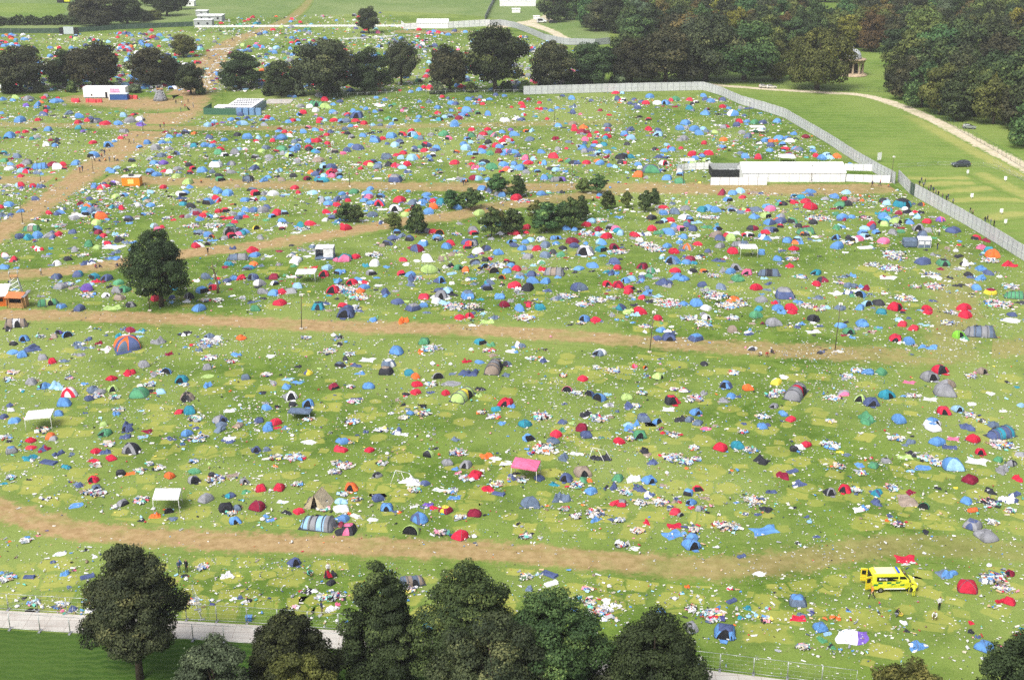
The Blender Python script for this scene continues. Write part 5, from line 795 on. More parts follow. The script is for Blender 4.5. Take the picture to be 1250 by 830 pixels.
1826,338,20,0,17,17, 1860,332,15,4,0,0, 1850,321,37,4,7,7, 1902,342,25,0,2,2, 1939,330,17,0,2,2, 1930,348,22,0,7,7, 1944,343,13,0,5,5, 1968,338,20,0,1,5,
1870,347,20,1,2,2, 1883,359,24,0,4,4, 1893,347,20,4,12,12, 1853,350,20,4,5,5, 1720,353,17,0,0,0, 1762,360,13,0,2,2, 1755,367,13,4,0,0, 1689,382,20,0,0,0,
1731,379,24,0,0,0, 1715,384,17,0,2,2, 1698,391,17,0,2,2, 1809,377,17,0,17,17, 1821,387,22,0,2,2, 1853,389,25,0,0,6, 1917,367,20,1,0,0, 1952,369,22,0,17,17,
1986,372,17,0,2,2, 1922,387,39,4,7,7, 2020,382,20,1,3,3, 2008,391,24,0,2,2, 2045,386,20,0,12,12, 2028,389,20,0,3,3, 2077,404,13,0,2,2, 1809,472,22,0,3,3,
1844,473,27,4,16,16, 1762,477,24,0,1,1, 1981,472,24,0,2,2, 1964,473,13,4,2,2, 1858,475,13,0,4,4]
KIND_ORDER, COLOUR_ORDER = 'dDtpcfawxb', 'rRblnkgwemLtoypuhsa'
HEX = {'r': ('red', 'bd2840'), 'R': ('dark red', '7e1f38'), 'b': ('blue', '5a88c0'), 'l': ('light blue', '8fb6d4'), 'n': ('navy', '4a567c'), 'k': ('black', '303138'), 'g': ('grey', '85868c'),
       'w': ('white', 'dcdce0'), 'e': ('green', '4f8a66'), 'm': ('pale green', 'a4bd74'), 'L': ('lime', '78b53a'), 't': ('teal', '2f8196'), 'o': ('orange', 'dd6a34'), 'y': ('yellow', 'd6c443'),
       'p': ('pink', 'd0688c'), 'u': ('purple', '6f56a8'), 'h': ('taupe', '8d7f74'), 's': ('slate', '5f6e84'), 'a': ('beige', 'b9ab90')}
FAB = {k: surf('fabric_' + v[0].replace(' ', '_'), v[1], .8, .13, 1.6, 0, .15) for k, v in HEX.items()}
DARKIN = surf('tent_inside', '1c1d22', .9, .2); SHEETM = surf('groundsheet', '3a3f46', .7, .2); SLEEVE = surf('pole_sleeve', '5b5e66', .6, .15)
def superr(phi, p):
    return (abs(math.cos(phi)) ** p + abs(math.sin(phi)) ** p) ** (-1 / p)
class Dome:
    """skin of a crossed-pole tent: corners on the diagonals, sides a little slack"""
    def __init__(s, seed, a, b, h, slump=0.0):
        q = random.Random(seed); s.a, s.b, s.h = a, b, h; s.lean = (q.uniform(-.16, .16) * (1 + 2 * slump), q.uniform(-.16, .16) * (1 + 2 * slump)); s.ph = [q.random() * 6.28 for _ in range(4)]; s.sl = slump; s.pk = q.uniform(.8, 1.05)
    def at(s, phi, t, off=0.0):
        e = t * math.pi / 2; p = 6 - 3.9 * t; r = superr(phi, p) * (math.cos(e) ** .85 + off)
        face = abs(math.cos(2 * phi)); r *= 1 - .07 * face * math.sin(math.pi * min(1, t * 1.15))
        z = s.h * math.sin(e) ** s.pk * (1 - .04 * face * math.cos(e) ** .5) + off
        wob = s.sl * .22 * (math.sin(3 * phi + s.ph[0]) + .6 * math.sin(5 * phi + s.ph[1])); z *= 1 + wob * (1 - t) - s.sl * .25 * (1 + math.sin(phi + s.ph[2])) * (t > .1); r *= 1 + .04 * math.sin(2 * phi + s.ph[3]) * (1 + 2 * s.sl)
        return (s.a * r * math.cos(phi) + s.lean[0] * z, s.b * r * math.sin(phi) + s.lean[1] * z, max(.01, z))
    def skin(s, nphi, nr, pattern):
        V, Fc, M = [], [], []
        for j in range(nr):
            for i in range(nphi): V.append(s.at(2 * math.pi * i / nphi, j / nr))
        V.append(s.at(0, 1.0)); top = len(V) - 1
        def mat(i, j):
            ph = (360 * (i + .5) / nphi) % 360
            if pattern == 1: return 225 < ph < 315
            if pattern == 2: return j >= nr * .55
            if pattern == 3: return j < nr * .35
            if pattern == 4: return 135 < ph < 225 or ph > 315 or ph < 45
            if pattern == 5: return 225 < ph < 360
            return 0
        for j in range(nr):
            for i in range(nphi):
                k = (i + 1) % nphi
                Fc.append((j*nphi+i, j*nphi+k, (j+1)*nphi+k, (j+1)*nphi+i) if j < nr - 1 else (j*nphi+i, j*nphi+k, top)); M.append(int(mat(i, j)))
        return V, Fc, M
    def mesh(s, name, pattern):
        nphi, nr = 24, 6; V, Fc, M = s.skin(nphi, nr, pattern); me = bpy.data.meshes.new(name); me.from_pydata(V, [], Fc); me.polygons.foreach_set('material_index', M)
        me.polygons.foreach_set('use_smooth', [True] * len(Fc)); diag = {round(nphi * q / 8) for q in (1, 3, 5, 7)}
        for e in me.edges:
            i, j = e.vertices
            if (i % nphi in diag and i % nphi == j % nphi) or (max(i, j) == nphi * nr and min(i, j) % nphi in diag): e.use_edge_sharp = True
        return me
    def door(s, name, wide, tall, off=.02, at=-math.pi / 2):
        V, Fc = [], []; n, m = 9, 6
        for j in range(m + 1):
            t = tall * j / m; hw = wide * math.sqrt(max(0.0, 1 - (j / m) ** 2.2)) + .01
            for i in range(n): V.append(s.at(at + hw * (2 * i / (n - 1) - 1), t, off))
        for j in range(m):
            for i in range(n - 1): Fc.append((j*n+i, j*n+i+1, (j+1)*n+i+1, (j+1)*n+i))
        me = bpy.data.meshes.new(name); me.from_pydata(V, [], Fc); me.polygons.foreach_set('use_smooth', [True] * len(Fc)); return me
    def sleeves(s, name):
        mb = MB()
        for q in (1, 3):
            ph = math.pi * q / 4; pts = [s.at(ph, k / 6, .012) for k in range(6)] + [s.at(ph, 1, .012)] + [s.at(ph + math.pi, (5 - k) / 6, .012) for k in range(6)]
            mb.tube(pts, .022, 4)
        return mb.mesh(name)
    def floor(s, name):
        mb = MB(); pts = [s.at(2 * math.pi * i / 24, 0, .05) for i in range(24)]; mb.prism([(x, y, .008) for x, y, z in pts], (0, 0, .03)); return mb.mesh(name)
    def flap(s, name, wide, tall):
        mb = MB(); a0 = -math.pi / 2 + wide * .75; P = [s.at(a0, 0, .05), s.at(a0 + .55, 0, .12), s.at(a0 + .25, tall * .8, .09), s.at(a0 - .1, tall * .7, .05)]; mb.prism(P, (0, -.05, .02)); x, y, z = s.at(-math.pi / 2, 0, 0)
        mb.prism([(x - .45, y - .05, .03), (x + .4, y - .08, .03), (x + .3, y - .75, .05), (x - .3, y - .6, .03)], (0, 0, .03)); return mb.mesh(name)
DOMES, ODOMES = [], []
for i in range(14):
    q = random.Random(100 + i); d = Dome(100 + i, 1.0, q.uniform(.78, 1.05), q.uniform(.95, 1.22), (0, .1, .25, .5, .05, .8, .15)[i % 7]); pat = (1, 2, 4, 5, 3, 1, 2)[i % 7]; op = i >= 7
    wd, tl = (.62, .72) if op else (.40, .6)
    (ODOMES if op else DOMES).append((d, d.mesh('flysheet', pat), d.door('doorway', wd, tl), d.floor('groundsheet'), d.sleeves('pole_sleeve'), d.flap('door_flap', wd, tl) if op else None))
class Tunnel:
    def __init__(s, seed, L, W, H, hoops=3):
        q = random.Random(seed); s.L, s.W, s.H = L, W, H; s.n = hoops; s.taper = q.uniform(.0, .3); s.q = q
    def mesh(s, name):
        V, Fc, M = [], [], []; nu, nv = s.n * 4 + 4, 12
        for i in range(nu + 1):
            u = i / nu; x = -s.L + 2 * s.L * u; edge = min(1, min(u, 1 - u) / .16); k = math.sin(edge * math.pi / 2) ** .6; sag = 1 - .06 * abs(math.sin(u * s.n * math.pi)) ; tp = 1 - s.taper * u
            for j in range(nv + 1):
                a = math.pi * j / nv; V.append((x * (.94 + .06 * (1 - math.sin(a))), -s.W * math.cos(a) * (.35 + .65 * k) * tp, max(.01, s.H * math.sin(a) ** .8 * k * sag * tp)))
        for i in range(nu):
            for j in range(nv): Fc.append((i*(nv+1)+j, (i+1)*(nv+1)+j, (i+1)*(nv+1)+j+1, i*(nv+1)+j+1)); M.append(int((i * s.n // nu) % 2 == 1))
        me = bpy.data.meshes.new(name); me.from_pydata(V, [], Fc); me.polygons.foreach_set('material_index', M); me.polygons.foreach_set('use_smooth', [True] * len(Fc)); return me
    def door(s, name, arch=True):
        mb = MB(); pts = [(.15 + .42 * math.cos(math.pi * k / 10) * s.L * .55, 0, math.sin(math.pi * k / 10)) for k in range(11)]
        out = []
        for x, _, t in pts:
            a = t * .95; out.append((x, -s.W * math.cos(a) * (1 - s.taper * .55) - .05, s.H * math.sin(a) ** .8 * (1 - s.taper * .55) + .02))
        mb.prism(out, (0, -.02, .02)); return mb.mesh(name)
    def hoop(s, name):
        mb = MB()
        for k in range(s.n + 1):
            u = .12 + .76 * k / s.n; x = -s.L + 2 * s.L * u; tp = 1 - s.taper * u; kk = math.sin(min(1, min(u, 1 - u) / .16) * math.pi / 2) ** .6
            mb.tube([(x * (.94 + .06 * (1 - math.sin(math.pi*j/10))), -s.W * math.cos(math.pi*j/10) * (.35+.65*kk) * tp, s.H * math.sin(math.pi*j/10) ** .8 * kk * tp + .02) for j in range(11)], .03, 4)
        return mb.mesh(name)
    def floor(s, name):
        return MB().box(-s.L * 1.0, s.L * 1.0, -s.W * 1.0, s.W * 1.0, .006, .03).mesh(name)
TUNNELS = []
for i, (L, W, H, n) in enumerate(((1.0, .55, .62, 3), (1.0, .62, .72, 3), (1.0, .5, .55, 2), (1.0, .7, .7, 4))):
    t = Tunnel(140 + i, L, W, H, n); TUNNELS.append((t.mesh('flysheet'), t.door('doorway'), t.hoop('pole_sleeve'), t.floor('groundsheet')))
def popup_meshes(seed):
    q = random.Random(seed); V, Fc, M = [], [], []; nu, nv = 8, 14; D = q.uniform(1.5, 1.9); lean = q.uniform(.25, .45)
    def pt(u, a):
        k = (1 - u ** 1.7) ** .75; hz = 1.05 * k; return (.98 * math.cos(a) * (1 - u ** 3) ** .6, -.75 + u * D + lean * math.sin(a) * (1 - u) * .9, max(.01, hz * math.sin(a)))
    for i in range(nu + 1):
        for j in range(nv + 1): V.append(pt(i / nu, math.pi * j / nv))
    for i in range(nu):
        for j in range(nv): Fc.append((i*(nv+1)+j, i*(nv+1)+j+1, (i+1)*(nv+1)+j+1, (i+1)*(nv+1)+j)); M.append(int(i < 3))
    me = bpy.data.meshes.new('flysheet'); me.from_pydata(V, [], Fc); me.polygons.foreach_set('material_index', M); me.polygons.foreach_set('use_smooth', [True] * len(Fc))
    mb = MB(); rim = [Vector(pt(0, math.pi * j / nv)) for j in range(nv + 1)]; mb.tube(rim, .045, 5); rm = mb.mesh('rim')
    mb = MB(); c = [v * .86 + Vector((0, -.16, .02)) for v in rim]; c = [Vector((v.x, v.y + .05, max(.02, v.z))) for v in c]; mb.prism(c, (0, .02, .01)); dr = mb.mesh('doorway')
    return me, dr, rm, MB().box(-.9, .9, -.75, D - .85, .006, .03).mesh('groundsheet')
POPUPS = [popup_meshes(150 + i) for i in range(3)]
def heap_mesh(name, seed, h, folds=1.0, pole=False):
    """a fallen tent or thrown-down cloth: lobed outline, folds and creases, closed to the ground"""
    q = random.Random(seed); nphi, nr = 30, 9; ph = [q.random() * 6.28 for _ in range(10)]; V, Fc, M = [], [], []
    cx, cy = q.uniform(-.3, .3), q.uniform(-.3, .3)
    def nz(x, y): return (math.sin(5 * x + ph[0] + 2 * math.sin(3 * y + ph[1])) + math.sin(7 * y + ph[2] + 2 * math.sin(4 * x + ph[3])) + .7 * math.sin(13 * x - 9 * y + ph[4])) / 2.7
    for j in range(nr + 1):
        rho = 1 - j / nr
        for i in range(nphi):
            a = 2 * math.pi * i / nphi; rr = .8 + .16 * math.sin(2*a+ph[5]) + .14 * math.sin(3*a+ph[6]) + .09 * math.sin(5*a+ph[7]) + .06 * math.sin(9*a+ph[8])
            x, y = rho * rr * math.cos(a) + cx * (1 - rho), rho * rr * math.sin(a) * .8 + cy * (1 - rho); base = max(0, 1 - rho ** 2.4)
            z = h * base ** .7 * (.55 + .5 * nz(x * .9, y * .9) * folds + .35 * math.sin(a * 2 + ph[9]) * rho)
            V.append((x, y, .012 if j == 0 else max(.03 + .02 * nz(x*2, y*2), z)))
    for j in range(nr):
        for i in range(nphi):
            k = (i + 1) % nphi; Fc.append((j*nphi+i, j*nphi+k, (j+1)*nphi+k, (j+1)*nphi+i)); M.append(int(nz(V[j*nphi+i][0] * .45 + 1, V[j*nphi+i][1] * .45) > .12))
    me = bpy.data.meshes.new(name); me.from_pydata(V, [], Fc); me.polygons.foreach_set('material_index', M); me.validate(); me.polygons.foreach_set('use_smooth', [k % 3 > 0 for k in range(len(me.polygons))]); return me
HEAPS = [heap_mesh('collapsed_tent', 160 + i, (.55, .8, .42, .65, .95, .5, .75, .38)[i]) for i in range(8)]
CLOTHS = [heap_mesh('crumpled_cloth', 180 + i, (.4, .55, .3, .48, .65, .36)[i], 1.3) for i in range(6)]
def sheet_mesh(name, seed, amp, rect=True):
    q = random.Random(seed); n = 12; ph = [q.random() * 6.28 for _ in range(8)]; V, Fc = [], []; sk = q.uniform(-.3, .3)
    for j in range(n + 1):
        for i in range(n + 1):
            u, v = 2 * i / n - 1, 2 * j / n - 1; x = u * (1 + .1 * math.sin(3*v+ph[0])) + sk * v; y = v * .8 * (1 + .14 * math.sin(2.5*u+ph[1])) + .1 * math.sin(4*u+ph[2])
            z = .03 + amp * max(0, math.sin(4.5*x+ph[3]+2*math.sin(2*y+ph[4])) * .6 + math.sin(6*y+3*x+ph[5]) * .5 + .2)
            if i in (0, n) or j in (0, n): z = .008
            V.append((x, y, z))
    for j in range(n):
        for i in range(n): Fc.append((j*(n+1)+i, j*(n+1)+i+1, (j+1)*(n+1)+i+1, (j+1)*(n+1)+i))
    me = bpy.data.meshes.new(name); me.from_pydata(V, [], Fc); me.polygons.foreach_set('material_index', [int((k % n) > n * .66) for k in range(n * n)]); return me
SHEETS = [sheet_mesh('tarpaulin', 190 + i, (.07, .12, .05, .16)[i]) for i in range(4)]
def airbed_mesh():
    n, m = 20, 16; V, Fc = [], []
    for j in range(m + 1):
        for i in range(n + 1):
            u, v = 2*i/n-1, 2*j/m-1; e = min(1, (1-abs(u)) * 7) * min(1, (1-abs(v)) * 5); rib = .03 * abs(math.sin(v * math.pi * 2.5)); V.append((u, v * .5, .012 + (.13 + rib) * math.sin(e * math.pi / 2) ** .6))
    for j in range(m):
        for i in range(n): Fc.append((j*(n+1)+i, j*(n+1)+i+1, (j+1)*(n+1)+i+1, (j+1)*(n+1)+i))
    me = bpy.data.meshes.new('air_bed'); me.from_pydata(V, [], Fc); me.polygons.foreach_set('use_smooth', [True] * len(Fc)); return me
AIRBED = airbed_mesh()
AIRPIL = MB().box(.66, .96, -.42, .42, .14, .22).bevel(.05, 2).mesh('headrest')
def bag_mesh(seed):
    q = random.Random(seed); mb = MB(); ph = [q.random() * 6 for _ in range(4)]; n, m = 14, 8; rings = []
    for j in range(m + 1):
        t = j / m; r = math.sin(math.pi * (.08 + .86 * t)) ** .6 * (1 - .35 * t); z = .95 * t ** 1.1
        rings.append([mb.bm.verts.new((r * math.cos(2*math.pi*i/n) * (1 + .12 * math.sin(3*2*math.pi*i/n + ph[0] + 3*t)), r * math.sin(2*math.pi*i/n) * (1 + .12 * math.sin(4*2*math.pi*i/n + ph[1])), z + .04 * math.sin(5*i + ph[2]))) for i in range(n)])
    for j in range(m):
        for i in range(n): mb.bm.faces.new((rings[j][i], rings[j][(i+1)%n], rings[j+1][(i+1)%n], rings[j+1][i])).smooth = True
    mb.bm.faces.new(rings[-1]); mb.bm.faces.new(rings[0][::-1]); mb.tube([(0, 0, .9), (.05, .02, 1.05), (.16, .05, 1.12)], [.16, .07, .15], 6); return mb.mesh('bin_bag')
BAGS = [bag_mesh(200 + i) for i in range(3)]
# every tent, sheet and bag read off the photograph: x, y, width in half pixels, kind and colours
ITEMS = []
for n in range(0, len(DATA), 6):
    a = DATA[n:n+6]; c = COLOUR_ORDER[a[4]] + (COLOUR_ORDER[a[5]] if a[5] != a[4] else ''); ITEMS.append((a[0] / 2, a[1] / 2, a[2] / 2, KIND_ORDER[a[3]], c))
SPECIAL_AT = [(151, 428)]
NOUN = {'d': 'dome tent', 'D': 'dome tent', 't': 'tunnel tent', 'p': 'pop-up tent', 'c': 'collapsed tent', 'q': 'crumpled cloth', 'f': 'sheet', 'a': 'air bed', 'w': 'bag', 's': 'white cloth'}
things = []      # (object, x, y, kind, colours, metres)
class It:
    def __init__(s, x, y, w, k, c): s.x, s.y, s.w, s.k, s.c = x, y, w, k, c; s.m = w / ppm(y); s.o = None
its, heaps = [], []
for x, y, w, k, c in ITEMS:
    if k == 'x': heaps.append((x, y, w / ppm(y))); continue
    if k == 'b': continue
    if k == 'c' and w < 10.2: k = 'q'
    if k == 'w' and w > 9: k = 's'
    its.append(It(x, y, w, k, c))
spare = 298 - sum(1 for i in its if i.k == 'q')          # more thrown-down cloth, lying round the heaps
while spare > 0:
    s = rng.choice(its); x, y = s.x + rng.gauss(0, 14), s.y + rng.gauss(0, 7)
    if not 385 < y < 745 or not 0 < x < 1250 or any(abs(np.interp(x, a, b) - y) < h for a, b, h in (([0, 90, 200, 420, 600, 740, 840, 1250], [622, 645, 657, 666, 673, 684, 692, 672], 20), ([0, 200, 400, 600, 800, 940, 1250], [385, 389, 398, 404, 418, 427, 430], 15))): continue
    if y > np.interp(x, [0, 125, 240, 420, 725, 860], [738, 745, 751, 762, 795, 809]): continue
    c = rng.choice('nnsskkggbbbwwhRret'); its.append(It(round(x, 1), round(y, 1), rng.uniform(.7, 1.5) * ppm(y), 'q', c + (rng.choice('wgskn') if rng.random() < .4 else ''))); spare -= 1
domes = sorted([i for i in its if i.k in 'dD'], key=lambda i: -i.w)
NSOLO = 300
solo = set(id(i) for i in domes[:NSOLO])
def fab(c, i=0): return FAB[c[min(i, len(c) - 1)]]
for n, it in enumerate(its):
    c0, c1 = fab(it.c), fab(it.c, 1); m = it.m; rz = rng.uniform(0, 6.28); k = it.k
    if k in 'dD' and id(it) not in solo: continue
    if k in 'dD':
        op = k == 'D'; V = (ODOMES if op else DOMES)[rng.randrange(7)]; m *= .94; rz = rng.uniform(-.9, .9) if op or rng.random() < .5 else rz
        asp = V[0].b; wid = max(abs(math.cos(rz)) + asp * abs(math.sin(rz)), 1.0) * 1.02; sc = m / 2 / wid; sz = sc * (1.0 if m < 3 else .92); sz = min(sz, 1.75)
        p = G(it.x, it.y); p.y += sc * .75
        o = empty('dome_tent', p, rz, (sc, sc, sz)); link('flysheet', V[1], o, [c0, c1]); link('doorway', V[2], o, [DARKIN if (op or rng.random() < .15) else c1]); link('groundsheet', V[3], o, [SHEETM]); link('pole_sleeve', V[4], o, [c0 if rng.random() < .6 else SLEEVE])
        if op: link('door_flap', V[5], o, [c1])
        grp = 'dome tents in the field'
    elif k == 't':
        V = TUNNELS[rng.randrange(4)]; rz = rng.uniform(-.5, .5) + (math.pi if rng.random() < .5 else 0); sc = m / 2 * .97; p = G(it.x, it.y); p.y += sc * .55; sz = min(sc, 2.6)
        for ex, ey, er in ((602, 457, 1.42), (564, 491, 1.15), (975, 489, 1.1), (17, 400, .25)):     # seen nearly end on
            if abs(it.x - ex) < 6 and abs(it.y - ey) < 6: rz = er; sc = m / (1.3 if er > .5 else 2.0); p = G(it.x, it.y); p.y += sc * (.9 if er > .5 else .55); sz = sc
        o = empty('tunnel_tent', p, rz, (sc, sc * .9, sz)); link('flysheet', V[0], o, [c0, c1]); link('doorway', V[1], o, [DARKIN]); link('pole_sleeve', V[2], o, [SLEEVE]); link('groundsheet', V[3], o, [SHEETM]); grp = 'tunnel tents in the field'
    elif k == 'p':
        V = POPUPS[rng.randrange(3)]; rz = rng.uniform(-.9, .9); sc = m / 2 * .95; p = G(it.x, it.y); p.y += sc * .7
        o = empty('pop_up_tent', p, rz, (sc, sc, sc)); link('flysheet', V[0], o, [c0, c1]); link('doorway', V[1], o, [DARKIN]); link('rim', V[2], o, [c1]); link('groundsheet', V[3], o, [SHEETM]); grp = 'pop-up tents in the field'
    elif k in 'cqs':
        me = HEAPS[rng.randrange(8)] if k == 'c' else CLOTHS[rng.randrange(6)]; sc = m / 1.75; p = G(it.x, it.y); p.y += sc * .55
        o = link({'c': 'collapsed_tent', 'q': 'crumpled_cloth', 's': 'white_cloth'}[k], me, None, [c0, c1], p, rz, (sc, sc, min(sc, 1.3) * rng.uniform(.8, 1.2))); grp = {'c': 'collapsed tents on the grass', 'q': 'crumpled cloths on the grass', 's': 'white cloths on the grass'}[k]
        if k == 'c' and m > 2.2:
            q = rng.uniform(-.5, .5); MB().tube([(-.5, q, .25), (0, q * .6 + .1, .62), (.55, q * .2, .2)], .018, 4).build('tent_pole', SLEEVE, o)
    elif k == 'f':
        me = SHEETS[rng.randrange(4)]; rz = rng.uniform(-.6, .6); sc = m / 2.2; p = G(it.x, it.y); p.y += sc * .7
        o = link('tarpaulin', me, None, [c0, c1], p, rz, (sc, sc * rng.uniform(.75, 1.1), min(1.5, sc))); grp = 'tarpaulins and sheets on the grass'
    elif k == 'a':
        rz = rng.uniform(-.7, .7); sc = m / 2 / max(.75, abs(math.cos(rz)) + .4 * abs(math.sin(rz))); p = G(it.x, it.y); p.y += sc * .5
        o = link('air_bed', AIRBED, None, [c0, c1], p, rz, (sc, sc, 1.3)); link('headrest', AIRPIL, o, [c0]); grp = 'air beds on the grass'
    elif k == 'w':
        sc = m / 2.1; p = G(it.x, it.y); p.y += sc; o = link('bin_bag', BAGS[rng.randrange(3)], None, [c0], p, rz, (sc, sc, sc)); grp = 'white bags on the grass'
    o['group'] = grp; it.o = o
# smaller and farther dome tents: beyond the largest three hundred they are one mass
camp_fx = ((100, 110, 128, 144, 176, 197, 213, 238, 273, 297, 319, 350, 398, 900), (856, 858, 904, 957, 1011, 1042, 1068, 1112, 1175, 1215, 1250, 1300, 1370, 1400))
def in_camp(x, y):
    return y > 119 and x < np.interp(y, *camp_fx) - 4 and y < np.interp(x, [0, 125, 240, 420, 725, 860, 960, 1250], [743, 750, 756, 767, 800, 814, 827, 865]) - 2 and not (866 < x < 1090 and 194 < y < 229) and not (85 < x < 168 and 100 < y < 128) and not (236 < x < 312 and 112 < y < 143)
PATHS = [([0, 90, 200, 420, 600, 740, 840], [622, 645, 657, 666, 673, 684, 692], 15), ([0, 200, 400, 600, 800, 940], [385, 389, 398, 404, 418, 427], 11), ([0, 120, 420, 620, 820, 1090], [220, 218, 227, 229, 230, 230], 5), ([0, 60, 105, 150, 190, 215, 232], [284, 244, 212, 182, 155, 133, 112], 11), ([0, 100, 160, 235, 330, 420, 545, 680, 750], [337, 328, 320, 309, 298, 284, 265, 243, 234], 6), ([80, 200, 235], [120, 127, 127], 9)]
def on_path(x, y, k=1.0):
    return any(xs[0] <= x <= xs[-1] and abs(np.interp(x, xs, ys) - y) < h * k for xs, ys, h in PATHS)
def field_attr_mat(name, rough):
    m, nt, b = new_mat(name); at = N(nt, 'ShaderNodeAttribute'); at.attribute_name = 'col'; nt.links.new(at.outputs['Color'], b.inputs['Base Color']); b.inputs['Roughness'].default_value = rough; b.inputs['Specular IOR Level'].default_value = .25; return m
M_mass = field_attr_mat('mixed_fabric', .62)
LOW = []
for i in range(8):
    q = random.Random(300 + i); d = Dome(300 + i, 1, q.uniform(.75, 1.05), q.uniform(.9, 1.2), (0, .2, .5, .9)[i % 4]); V, Fc, M = d.skin(16, 4, (1, 2, 4, 5)[i % 4]); V = np.array(V)
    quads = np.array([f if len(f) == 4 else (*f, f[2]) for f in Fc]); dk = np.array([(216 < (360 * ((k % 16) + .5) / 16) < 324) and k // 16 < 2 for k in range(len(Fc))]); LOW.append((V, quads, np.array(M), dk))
LIN = {k: np.array(lin(v[1])) for k, v in HEX.items()}
def far_mass():
    VV, CC = [], []
    def put(x, y, m, c, op):
        V, Q, M, dk = LOW[rng.randrange(8)]; sc = m / 2; a = rng.uniform(-.8, .8) if op else rng.uniform(0, 6.28); p = G(x, y); ca, sa = math.cos(a), math.sin(a)
        P = np.stack([(V[:, 0]*ca - V[:, 1]*sa)*sc + p.x, (V[:, 0]*sa + V[:, 1]*ca)*sc + p.y + sc*.7, V[:, 2]*sc*rng.uniform(.75, 1.1)], 1); VV.append(P[Q].reshape(-1, 3))
        br = rng.uniform(.8, 1.15); col = np.where(M[:, None] > 0, LIN[c[min(1, len(c)-1)]], LIN[c[0]]) * br
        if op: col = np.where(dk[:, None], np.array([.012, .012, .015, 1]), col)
        col[:, 3] = 1; CC.append(np.minimum(col, .9))
    for it in domes[NSOLO:]: put(it.x, it.y, it.m, it.c, it.k == 'D')
    pal = 'bbbbbbblllnnnrrrrrRggggsstemwkop'
    seedpts = [i for i in its if i.y < 300]
    n = 0
    while n < 420:
        s = rng.choice(seedpts); x, y = s.x + rng.gauss(0, 13), s.y + rng.gauss(0, 5)
        if not in_camp(x, y) or on_path(x, y): continue
        put(x, y, rng.uniform(1.5, 2.3), rng.choice(pal) + (rng.choice(pal) if rng.random() < .3 else ''), rng.random() < .3); n += 1
    # low heaps of tent cloth among them
    hv = [np.array([v.co[:] for v in me_.vertices]) for me_ in CLOTHS]; hq = [np.array([p.vertices[:] for p in me_.polygons if len(p.vertices) == 4]) for me_ in CLOTHS]
    allp = [i for i in its if i.y < 430]; n = 0
    while n < 1000:
        s = rng.choice(allp); x, y = s.x + rng.gauss(0, 10), s.y + rng.gauss(0, 4)
        if not in_camp(x, y) or on_path(x, y): continue
        b = rng.randrange(6); sc = rng.uniform(.45, 1.1); a = rng.uniform(0, 6.28); p = G(x, y); V = hv[b]; ca, sa = math.cos(a), math.sin(a); q_ = hq[b]
        VV.append(np.stack([(V[:, 0]*ca - V[:, 1]*sa)*sc + p.x, (V[:, 0]*sa + V[:, 1]*ca)*sc + p.y, V[:, 2]*sc], 1)[q_].reshape(-1, 3)); CC.append(np.tile(LIN[rng.choice('ggssnnbblkkwwwheRt')], (len(q_), 1))); n += 1
    cl = [(rng.uniform(-10, 700), rng.uniform(20, 112)) for _ in range(120)]
    n = 0; tries = 0
    while n < 820 and tries < 20000:
        tries += 1; cx, cy = rng.choice(cl); x, y = cx + rng.gauss(0, 16), cy + rng.gauss(0, 5)
        lo = np.interp(x, [-20, 0, 110, 236, 245, 300, 330, 480, 500, 590, 620, 650, 690, 720], [45, 44, 42, 36, 26, 21, 20, 16, 37, 37, 38, 47, 58, 60])
        if not lo < y < 113 or x > 715 or (x > 640 and y > 104) or (240 < x < 310 and y > 98): continue
        if abs(np.interp(y, [12, 37, 52, 70, 90, 112], [368, 320, 282, 262, 250, 232]) - x) < 11: continue
        if y < 33 and rng.random() < .5: continue
        put(x, y, rng.uniform(1.6, 2.9), rng.choice(pal) + (rng.choice(pal) if rng.random() < .3 else ''), rng.random() < .2); n += 1
    V = np.concatenate(VV); C = np.concatenate(CC)
    me = np_mesh('distant_tents', V, 4, None, {'col': ('FACE', 'FLOAT_COLOR', C)}); me.validate()
    o = link('distant_tents', me, None, [M_mass]); tag(o, 'mass of small distant dome tents of every colour covering the upper field', 'tents', None, 'stuff')
far_mass()
